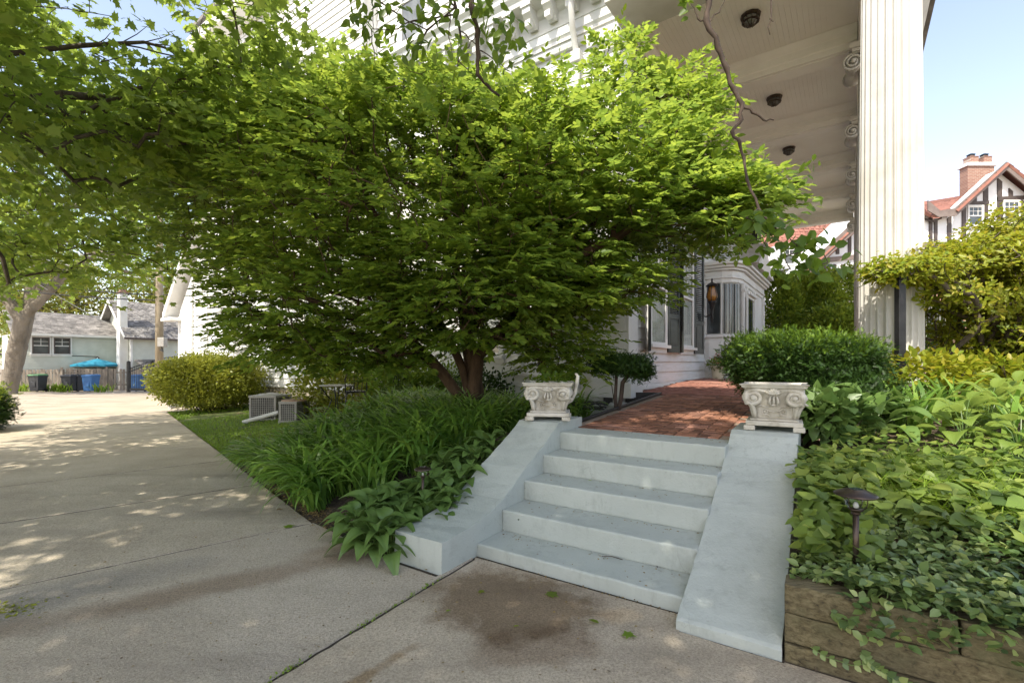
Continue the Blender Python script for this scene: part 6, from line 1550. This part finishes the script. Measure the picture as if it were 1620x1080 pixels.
# understorey below it
def bush(name, label, c, r, n, leaf, mat, shape='oval', ws=1.2, base=None, cut=-.7, lo=.3, group=None, upn=.9):
    c = np.array(c, float); base = base if base is not None else (c[0],c[1],float(ground_z(c[0],c[1]))); t = thing(name, label, 'plant', base, group)
    P, O = ell(n, c, r, lo); k = clumpy(P, 5, cut, int(abs(c[0]*100))) & (P[:,2] > ground_z(P[:,0],P[:,1])+.02); P, O = P[k], O[k]
    leaf_mesh('foliage', P, O*.8+rng.normal(0,.5,P.shape), rng.normal(0,.35,P.shape)+[0,0,upn], rng.uniform(.6,1.1,len(P))*leaf, shape, M[mat], t, wscale=ws)
    b = MB()
    for i in range(7):
        q = P[rng.integers(len(P))]; b.tube([base, (np.array(base)+q)/2+rng.normal(0,.03,3), q], [.008,.006,.003], 4)
    part(b, 'stems', M['twig'], t, kind='stuff'); return t
bush('leafy_shrub', 'bright leafy shrub under the golden shrub just right of the black post', pt(1470,590,5.2), (.50,.4,.26), 1400, .095, 'l_rhodo', cut=-.9)
bush('leafy_shrub', 'yellow tinged low shrub beneath the golden shrub at the right edge', pt(1590,600,5.3), (.75,.5,.30), 1800, .095, 'l_rhodo', cut=-.9)
bush('leafy_shrub', 'mid green shrub filling the back of the right bed', pt(1520,560,7.2), (1.6,.7,.5), 2600, .11, 'l_far', cut=-.9)
bush('leafy_shrub', 'dense green shrub beyond the right bed before the brick wall', pt(1590,520,9.5), (3.0,.8,1.2), 5200, .14, 'l_hedge', cut=-1)
bush('leafy_shrub', 'dark leafy shrub in the shade beside the right planter', pt(1320,655,4.3), (.38,.3,.22), 420, .12, 'l_hosta', 'heart', cut=-1.2, ws=.9)

# ------------------------------------------------------------------ blades and leaves of single plants
def blade_mesh(name, roots, az, L, wd, mat, parent, arch=1.0, seg=6, kind='stuff', lean=.5, label=None):
    """arching strap leaves"""
    n = len(roots); L = np.broadcast_to(L,(n,)); V = []; h = np.stack([np.cos(az), np.sin(az), np.zeros(n)], 1); sd_ = np.stack([-np.sin(az), np.cos(az), np.zeros(n)], 1)
    ar = arch*rng.uniform(.55,1.25,n)*2.0; le = lean*rng.uniform(.2,1.3,n); tw = rng.normal(0,.35,n); cur = roots.copy().astype(float)
    for i in range(seg+1):
        f = i/seg
        if i:
            th = le+ar*((i-.5)/seg)**1.6; cur = cur+(h*np.sin(th)[:,None]+np.array([0,0,1.0])*np.cos(th)[:,None])*(L/seg)[:,None]
        wv = (wd*(.55+1.1*f) if f < .4 else wd*(1-((f-.4)/.6)**2))+.001; q = sd_*(np.cos(tw*f))[:,None]+np.array([0,0,1])*np.sin(tw*f)[:,None]
        V += [cur-q*wv/2, cur+q*wv/2]
    V = np.stack(V, 1); k = 2*(seg+1); f = np.array([(2*i,2*i+1,2*i+3,2*i+2) for i in range(seg)]); F = (f[None]+(np.arange(n)*k)[:,None,None]).reshape(-1,4)
    o0 = WL[parent.name] if parent is not None else roots.mean(0)
    me = np_mesh(name, V.reshape(-1,3)-o0, [F]); me.materials.append(mat); o = bpy.data.objects.new(name, me); link(o, parent)
    if parent is None: o.location = o0
    for p in me.polygons: p.use_smooth = True
    WL[o.name] = o0; return settag(o, label, kind=kind)
# daylily bed: too many clumps to count
cl = []
while len(cl) < 285:
    a = random.uniform(4.6, 9.6); b_ = random.uniform(1.62, 6.2); x, y, _ = DF(a, b_, 0); d, n_ = sfc(x, y); t_ = x*U[0]+y*U[1]
    if d > -.62 or t_ > 6.6 or (x < -3.2 and y > 8.6): continue
    if a < 5.3 and b_ < 1.9+(5.3-a)*.9 and d > -1.2: continue      # hostas grow here
    if a > 9.0 or (a > 7.4 and b_ < 3.3): continue
    if n_ < 1.4 and d > -1.05: continue
    if y > 7.7 and x < -2.0: continue
    cl.append((x, y))
cl = np.array(cl); per = 24; rx = np.repeat(cl, per, 0)+rng.normal(0,.055,(len(cl)*per,2)); rz_ = ground_z(rx[:,0], rx[:,1])
dl = blade_mesh('daylily_bed', np.column_stack([rx, rz_-.01]), rng.uniform(0,2*math.pi,len(rx)), rng.uniform(.50,.85,len(rx)), .040, M['l_daylily'], None, 1.0, 8, lean=.36)
# clumps leaning out over the driveway
ex = []
for a in np.linspace(4.8, 7.3, 18): x, y, _ = DF(a, 1.62+random.uniform(-.02,.1), 0); ex.append((x,y))
ex = np.array(ex); rx = np.repeat(ex, 30, 0)+rng.normal(0,.05,(len(ex)*30,2)); az0 = math.atan2(-DB[1], -DB[0])
blade_mesh('daylily_edge', np.column_stack([rx, np.maximum(ground_z(rx[:,0],rx[:,1]),0)+.0]), az0+rng.normal(0,.9,len(rx)), rng.uniform(.45,.75,len(rx)), .040, M['l_daylily'], None, 1.05, 8, lean=.40)
# hostas: every leaf a part
def leaf_solid(name, mat, L=.24, W=.15, fold=.025, droop=.10, ns=6, ribs=True, stalk=.0):
    """one broad leaf with midrib fold, rippled veins and bent-over tip; lies along +x"""
    mb = MB(); vs = []; cols_ = [-1,-.6,-.25,0,.25,.6,1]
    for i in range(ns+1):
        f = i/ns; w_ = W/2*(math.sin(math.pi*min(1,(f*.93+.07))**.72))**.8 if 0 < f < 1 else (.004 if f == 1 else W*.12)
        for c in cols_:
            z = droop*(.55*math.sin(f*2.2)-f*f*1.1)+fold*abs(c)*math.sin(math.pi*f)+ (.0035*math.cos(c*9) if ribs else 0)
            vs.append((L*f, w_*c, z))
    m_ = len(cols_); mb.add(vs, [(i*m_+j, i*m_+j+1, (i+1)*m_+j+1, (i+1)*m_+j) for i in range(ns) for j in range(m_-1)])
    me = mb.mesh(name); me.materials.append(mat)
    for p in me.polygons: p.use_smooth = True
    return me
hl = [leaf_solid('leaf', M['l_hosta'], .24, .17, .03, .09), leaf_solid('leaf', M['l_hosta'], .28, .155, .035, .12), leaf_solid('leaf', M['l_hosta'], .20, .15, .02, .07)]
hl2 = [leaf_solid('leaf', M['l_violet'], .17, .13, .02, .05), leaf_solid('leaf', M['l_violet'], .20, .12, .025, .08)]
def rosette(name, label, x, y, n, rad, meshes, sc=1.0, group=None, zoff=0, hgt=.26, cat='plant'):
    z = float(ground_z(x, y))+zoff; t = thing(name, label, cat, (x,y,z), group); b = MB()
    for i in range(n):
        f = (i+.5)/n; a = i*2.399+random.uniform(-.2,.2); r = rad*(.25+.75*f)*random.uniform(.7,1.0); h = hgt*(1.0-.78*f)*random.uniform(.85,1.15)+.03; s_ = sc*random.uniform(.75,1.15)
        px_, py_, pz_ = x+r*.55*math.cos(a), y+r*.55*math.sin(a), z+h
        inst(random.choice(meshes), 'leaf', t, (px_,py_,pz_), (random.uniform(-.25,.25), -R(38*(1-f)-12+random.uniform(-12,12)), a), s_)
        b.tube([(x,y,z-.02),((x+px_)/2,(y+py_)/2,z+h*.75),(px_,py_,pz_)], [.005,.004,.003], 4)
    part(b, 'stalks', M['l_hosta'], t, kind='stuff'); return t
hp = [(618,838,.06,'hosta clump spilling over the corner where driveway meets stair wall'), (655,805,.12,'hosta with veined drooping leaves just above the front corner of the stair wall'), (655,775,.2,'hosta left of the sunken solar light'),
      (700,790,.2,'hosta against the lower slope of the stair wall'), (712,752,.3,'hosta right behind the sunken solar light'), (748,745,.33,'hosta beside the middle of the left stair wall'), (765,712,.45,'glossy hosta leaning on the upper stair wall'),
      (720,718,.4,'hosta between daylilies and the upper stair wall'), (785,690,.55,'highest hosta just below the left planter'), (612,800,.1,'hosta under the arching daylilies at the bed edge'), (640,842,.05,'hosta with drooping leaves pressed against the blunt front of the stair wall'),(690,765,.24,'hosta in front of the daylilies behind the solar light'),(735,770,.26,'hosta leaning over the middle of the sloping stair wall'),(630,780,.18,'hosta between the daylilies and the lower hostas'),(590,822,.04,'small hosta at the gravelly bed edge beside the driveway')]
for px, py, z, lab in hp:
    Y = (EYE-z-.12)*750/(py-573); x = (px-810)/750*Y
    rosette('hosta_plant', lab, x-.10, Y, 28, .34, hl, .82, 'hostas along the left stair wall', hgt=.22)
# mulch at bed edge
n_ = 1500; tq = rng.uniform(0,1,n_); a_ = 4.2+rng.uniform(0,3.2,n_); b_ = 1.56+rng.normal(0,.07,n_)
X_, Y_, _ = DF(a_, b_, 0); Pm = np.column_stack([X_, Y_, np.full(n_,.006)+rng.uniform(0,.012,n_)])
leaf_mesh('mulch_litter', Pm, rng.normal(0,1,(n_,3))*[1,1,.15], rng.normal(0,.4,(n_,3))+[0,0,1], rng.uniform(.012,.035,n_), 'small', M['l_dry'], None)

# ------------------------------------------------------------------ right bed
def on_right(n_, d0, d1, n0, n1):
    d = rng.uniform(d0,d1,n_); m_ = rng.uniform(n0,n1,n_); x = P0[0]+sd[0]*d+sn[0]*m_; y = P0[1]+sd[1]*d+sn[1]*m_; return x, y, ground_z(x, y)
# vinca carpet, running over the timber edge
x, y, z = on_right(8200, 2.06, 4.6, -.06, .95); dv_ = (x-P0[0])*sd[0]+(y-P0[1])*sd[1]; P = np.column_stack([x, y, z+rng.uniform(.0,.10,len(x))*np.clip((dv_-2.0)/.4,.3,1)])
xe = rng.uniform(2.27,4.6,2300); ne = -.06-rng.random(2300)**2.2*.17; ze_ = .39-np.maximum(0,-.15-ne)*1.5-rng.random(2300)*.08*(ne < -.14)+rng.uniform(0,.09,2300)
Xe, Ye, _ = SF(xe, ne, 0); sel = (rng.random(2300) < .35+.65*(np.sin(xe*5.3)+np.sin(xe*11+2)*.6 > -.2)); P = np.concatenate([P, np.column_stack([Xe, Ye, ze_])[sel]])
leaf_mesh('vinca_ground_cover', P, rng.normal(0,1,P.shape)*[1,1,.45]-[0,.25,0], rng.normal(0,.4,P.shape)+[0,-.15,1], rng.uniform(.035,.068,len(P)), 'oval', M['l_vinca'], None, wscale=1.35)
# heart leaved plants spread through the bed
k_ = 0
hv = leaf_solid('leaf', M['l_violet'], .105, .10, .012, .02)
x, y, z = on_right(800, 2.1, 3.6, .55, 1.9); h_ = rng.uniform(.02,.15,len(x))
leaf_mesh('violet_ground_cover', np.column_stack([x,y,z+h_]), rng.normal(0,1,(len(x),3))*[1,1,.2]-[0,.35,.15], rng.normal(0,.3,(len(x),3))+[0,-.25,1], rng.uniform(.06,.13,len(x)), 'heart', M['l_violet'], None, wscale=1.05)
x, y, z = on_right(420, 2.06, 2.45, .15, 1.3); h_ = rng.uniform(.03,.18,len(x))
leaf_mesh('violet_ground_cover', np.column_stack([x,y,z+h_]), rng.normal(0,1,(len(x),3))*[1,1,.3]-[0,.3,.3], rng.normal(0,.3,(len(x),3))+[0,-.3,1], rng.uniform(.06,.11,len(x)), 'heart', M['l_violet'], None, wscale=.95)
# grass tufts
x, y, z = on_right(5200, 2.3, 4.4, .8, 2.0); k = clumpy(np.column_stack([x,y,z*0]), 4, .0, 3)
blade_mesh('bed_grass', np.column_stack([x,y,z])[k], rng.uniform(0,6.28,k.sum()), rng.uniform(.12,.26,k.sum()), .006, M['l_grass'], None, .8, 4, lean=.4)
x, y, z = on_right(9000, 2.0, 6.5, .9, 5.0); h_ = rng.uniform(.02,.18,len(x)); k = clumpy(np.column_stack([x,y,z*0]), 3, -.6, 5)
leaf_mesh('mixed_ground_cover', np.column_stack([x,y,z+h_])[k], (rng.normal(0,1,(len(x),3))*[1,1,.4]-[0,.2,0])[k], (rng.normal(0,.4,(len(x),3))+[0,-.1,1])[k], rng.uniform(.05,.10,k.sum()), 'oval', M['l_violet'], None, wscale=1.4)
# strap leaved clumps
for px, py, Y, nb_, L_, lab in ((1455,655,4.35,26,.55,'broad strap leaved clump in the middle of the right bed'),(1500,640,4.7,24,.55,'strap leaved clump behind the middle of the right bed'),(1425,640,4.5,18,.5,'strap leaved clump beside the yew'),(1610,690,3.9,14,.6,'tall strap leaves at the right edge of the view')):
    q = pt(px, py, Y); z = float(ground_z(q[0],q[1])); t = thing('lily_clump', lab, 'plant', (q[0],q[1],z), 'strap leaved clumps in the right bed')
    blade_mesh('blades', np.array([[q[0],q[1],z]]*nb_)+rng.normal(0,.05,(nb_,3))*[1,1,0], rng.uniform(0,6.28,nb_), rng.uniform(L_*.7,L_*1.2,nb_), .042, M['l_daylily'], t, .6, 7, lean=.28)
for px, py, Y, n_, lab in ((1565,668,4.2,20,'plant with broad pointed leaves low at the right edge'),(1600,640,4.5,22,'plant with broad pointed leaves higher at the right edge'),(1525,690,3.9,16,'broad leaved plant in the middle of the right bed'),(1290,640,4.6,20,'dark broad leaved plant in the yew shade behind the planter'),(1380,680,4.3,18,'broad leaved plant under the yew'),(1615,720,3.6,14,'broad leaved plant lowest at the right edge')):
    q = pt(px, py, Y); rosette('broad_leaf_plant', lab, q[0], q[1], n_, .42, hl2 if px > 1400 else hl, 1.15, 'broad leaved plants in the right bed', hgt=.34)
# sprigs climbing on the timber
def sprig(pts, lab, n_=9):
    t = thing('vinca_sprig', lab, 'plant', pts[0], 'trailing sprigs on the timber wall'); b = MB(); b.tube(pts, .0025, 4); part(b, 'stem', M['l_vinca'], t, smooth=True)
    pts = [np.array(p) for p in pts]; P, D = [], []
    for i in range(n_):
        f = (i+.3)/n_*(len(pts)-1); j = min(int(f), len(pts)-2); p = pts[j]+(pts[j+1]-pts[j])*(f-j); tt = unit(pts[j+1]-pts[j])
        for sg in (-1,1): P.append(p); D.append(tt*.6+np.array([0,0,1])*sg*.8+np.array([0,-.3,0]))
    leaf_mesh('leaves', P, D, rng.normal(0,.2,(len(P),3))+[-.2,-1,.4], rng.uniform(.028,.045,len(P)), 'oval', M['l_vinca'], t, wscale=1.5)
F_ = lambda d, z, o=.015: np.array(SF(d, -.168-o, z))
sprig([F_(2.22,.30),F_(2.25,.255),F_(2.29,.235)], 'tiny sprig at the left end of the top timber', 5)
sprig([F_(2.14,.10),F_(2.2,.075),F_(2.3,.07),F_(2.36,.10)], 'short sprig in the lower timber joint near the stairs', 6)
sprig([F_(2.33,.14),F_(2.38,.09),F_(2.46,.06),F_(2.56,.045)], 'longer trailing sprig across the lower timbers', 12)
sprig([F_(2.56,.03),F_(2.64,.02),F_(2.72,.03)], 'sprig low on the timber wall near the picture edge', 6)

# leaves in the left planter and the flower pot
pc = np.array(FL(0,0,.9))
pt_ = thing('planter_plants', 'small trailing green plants growing in the left planter', 'plant', pc)
P, O = ell(170, pc+[0,0,.04], (.19,.17,.09), .1); leaf_mesh('leaves', P, O+rng.normal(0,.4,P.shape), rng.normal(0,.4,P.shape)+[0,0,1], rng.uniform(.03,.06,len(P)), 'oval', M['l_elm'], pt_, wscale=1.3)
fc = np.array([pf[0],pf[1],1.42]); fl_ = thing('flower_bunch', 'pink flowers and trailing leaves filling the cream pot', 'flowers', fc)
P, O = ell(420, fc, (.26,.26,.14), .2); leaf_mesh('leaves', P, O+rng.normal(0,.4,P.shape), rng.normal(0,.4,P.shape)+[0,0,1], rng.uniform(.05,.09,len(P)), 'oval', M['l_elm'], fl_, wscale=1.0)
P, O = ell(90, fc+[0,0,.12], (.2,.2,.13), .4); leaf_mesh('petals', P, O+rng.normal(0,.4,P.shape), rng.normal(0,.4,P.shape)+[0,0,1], rng.uniform(.03,.05,len(P)), 'small', M['pink'], fl_, wscale=1.4)

# lawn grass
n_ = 30000; a_ = 7.5+9.7*rng.random(n_)**1.25; b_ = 1.47+rng.random(n_)**1.3*5.2; X_, Y_, _ = DF(a_, b_, 0); k = clumpy(np.column_stack([X_,Y_,Y_*0]), 2.5, -1.1, 9); X_, Y_ = X_[k], Y_[k]
blade_mesh('lawn_grass', np.column_stack([X_, Y_, ground_z(X_,Y_)]), rng.uniform(0,6.28,len(X_)), rng.uniform(.04,.09,len(X_)), .011, M['l_grass'], None, .6, 2, lean=.5)
# weeds along the fence
for px, lab in ((32,'weeds by the trunk at the left end of the fence'),(77,'green weeds between the green lidded bin and the dark bins'),(95,'thin grass weeds along the fence left of the dark bins'),(160,'small weeds right of the blue bin')):
    q = pt(px, 612, 28.6); z = float(ground_z(q[0],q[1])); t = thing('weed_clump', lab, 'weeds', (q[0],q[1],z), 'weeds along the fence'); nb_ = 60
    blade_mesh('blades', np.column_stack([rng.normal(q[0],.35,nb_), rng.normal(q[1],.1,nb_), np.full(nb_,z)]), rng.uniform(0,6.28,nb_), rng.uniform(.3,.7,nb_), .06, M['l_grass'], t, .5, 3, lean=.3)
# moss and weeds in the joints
P = []
for _ in range(420):
    f = random.random()**.7; p = j0-dj*3.2*f; P.append((p[0]+random.gauss(0,.008), p[1]+random.gauss(0,.008), .0))
P = np.array(P); k = clumpy(P, 5, .1, 2); P = P[k]
leaf_mesh('joint_weeds', P, rng.normal(0,1,P.shape)+[0,0,.8], rng.normal(0,1,P.shape), rng.uniform(.008,.022,len(P)), 'small', M['l_grass'], None)
P = np.column_stack([rng.normal(-3.0,.10,260), rng.normal(2.78,.06,260), np.full(260,.002)])
leaf_mesh('moss_patch', P, rng.normal(0,1,P.shape)*[1,1,.2]+[0,0,.1], rng.normal(0,.3,P.shape)+[0,0,1], rng.uniform(.01,.035,len(P)), 'small', M['l_privet'], None)
# litter : specks, twigs and leaves lying about
n_ = 1500; x = rng.uniform(-3.5,1.2,n_); y = rng.uniform(2.0,7,n_); k = (x*DB[0]+y*DB[1] < 1.4) | ((y < 3.3) & (x < .9))
dd_ = (x-P0[0])*sd[0]+(y-P0[1])*sd[1]; nn2 = (x-P0[0])*sn[0]+(y-P0[1])*sn[1]; k &= (nn2 < -.03) & ~((dd_ < 0) & (dd_ > -.5) & (nn2 > -.45)) & ~((dd_ > 1.5) & (nn2 > -.25))
P = np.column_stack([x,y,np.full(n_,.003)])[k]; leaf_mesh('ground_litter', P, rng.normal(0,1,P.shape)*[1,1,.1], rng.normal(0,.3,P.shape)+[0,0,1], rng.uniform(.006,.022,len(P)), 'small', M['l_dry'], None)
P = []
for k_ in range(5):
    for _ in range(75):
        P.append(SF(random.uniform(.02,1.5), TR*k_+ (TR-.03-abs(random.gauss(0,.03)) if random.random() < .6 else random.uniform(.02,.32)), zt[k_]+.003))
for _ in range(60): P.append(SF(random.uniform(.02,1.5), -.02-abs(random.gauss(0,.02)), .003))
P = np.array(P); leaf_mesh('step_litter', P, rng.normal(0,1,P.shape)*[1,1,.1], rng.normal(0,.3,P.shape)+[0,0,1], rng.uniform(.007,.022,len(P)), 'small', M['l_dry'], None)
def lying(x, y, z, s_, shape, mat, lab, cat='leaf', nm='fallen_leaf'):
    o = leaf_mesh(nm, [[x,y,z]], [[math.cos(x*31),math.sin(x*31),.05]], [[.05,.05,1]], s_, shape, M[mat], None, kind='thing'); o['label'] = lab; o['category'] = cat; o['group'] = 'leaves lying on the concrete and steps'
def gpt(px, py, z=.0): Y = (EYE-z)*750/(py-573); return (px-810)/750*Y, Y
for px, py, z, s_, sh, mt, lab in ((868,944,0,.085,'maple','l_maple','largest pale green maple leaf lying on the damp concrete before the steps'), (948,987,0,.07,'oval','l_maple','green leaf on the concrete right of the maple leaf'), (985,1003,0,.08,'maple','l_grass','curled green leaf near the foot of the right stair wall'),
        (812,992,0,.035,'oval','l_rhodo','yellow leaf in the middle of the damp patch'), (757,936,0,.05,'maple','l_rhodo','yellow and pale leaf scraps at the upper left of the damp patch'), (705,968,0,.035,'oval','l_grass','small green leaf near the left side of the damp patch'),
        (937,761,.43,.045,'oval','l_maple','small green leaf on the middle step'), (820,824,.26,.035,'oval','l_yew','dark green leaf on the riser of the second step'), (450,835,0,.10,'maple','l_grass','green sprig lying on the driveway joint'), (445,805,0,.06,'maple','l_dry','brown curled leaf on the driveway near the daylilies'), (672,880+20,0,.05,'maple','l_dry','brown leaf before the left stair wall')):
    x, y = gpt(px, py, z); lying(x, y, z+.006, s_, sh, mt, lab)
for (a, c_), lab in ((((952,881),(985,886)),'thin twig lying on the lowest step'),(((1033,880),(1040,898)),'short twig leaning on the lowest riser at the right')):
    zz = zt[0]; x0, y0 = gpt(*a, zz); x1, y1 = gpt(*c_, zz); b = MB(); b.tube([(x0,y0,zz+.008),((x0+x1)/2,(y0+y1)/2+.01,zz+.014),(x1,y1,zz+.006)], .0025, 5); part(b, 'twig', M['twig'], None, label=lab, cat='twig')
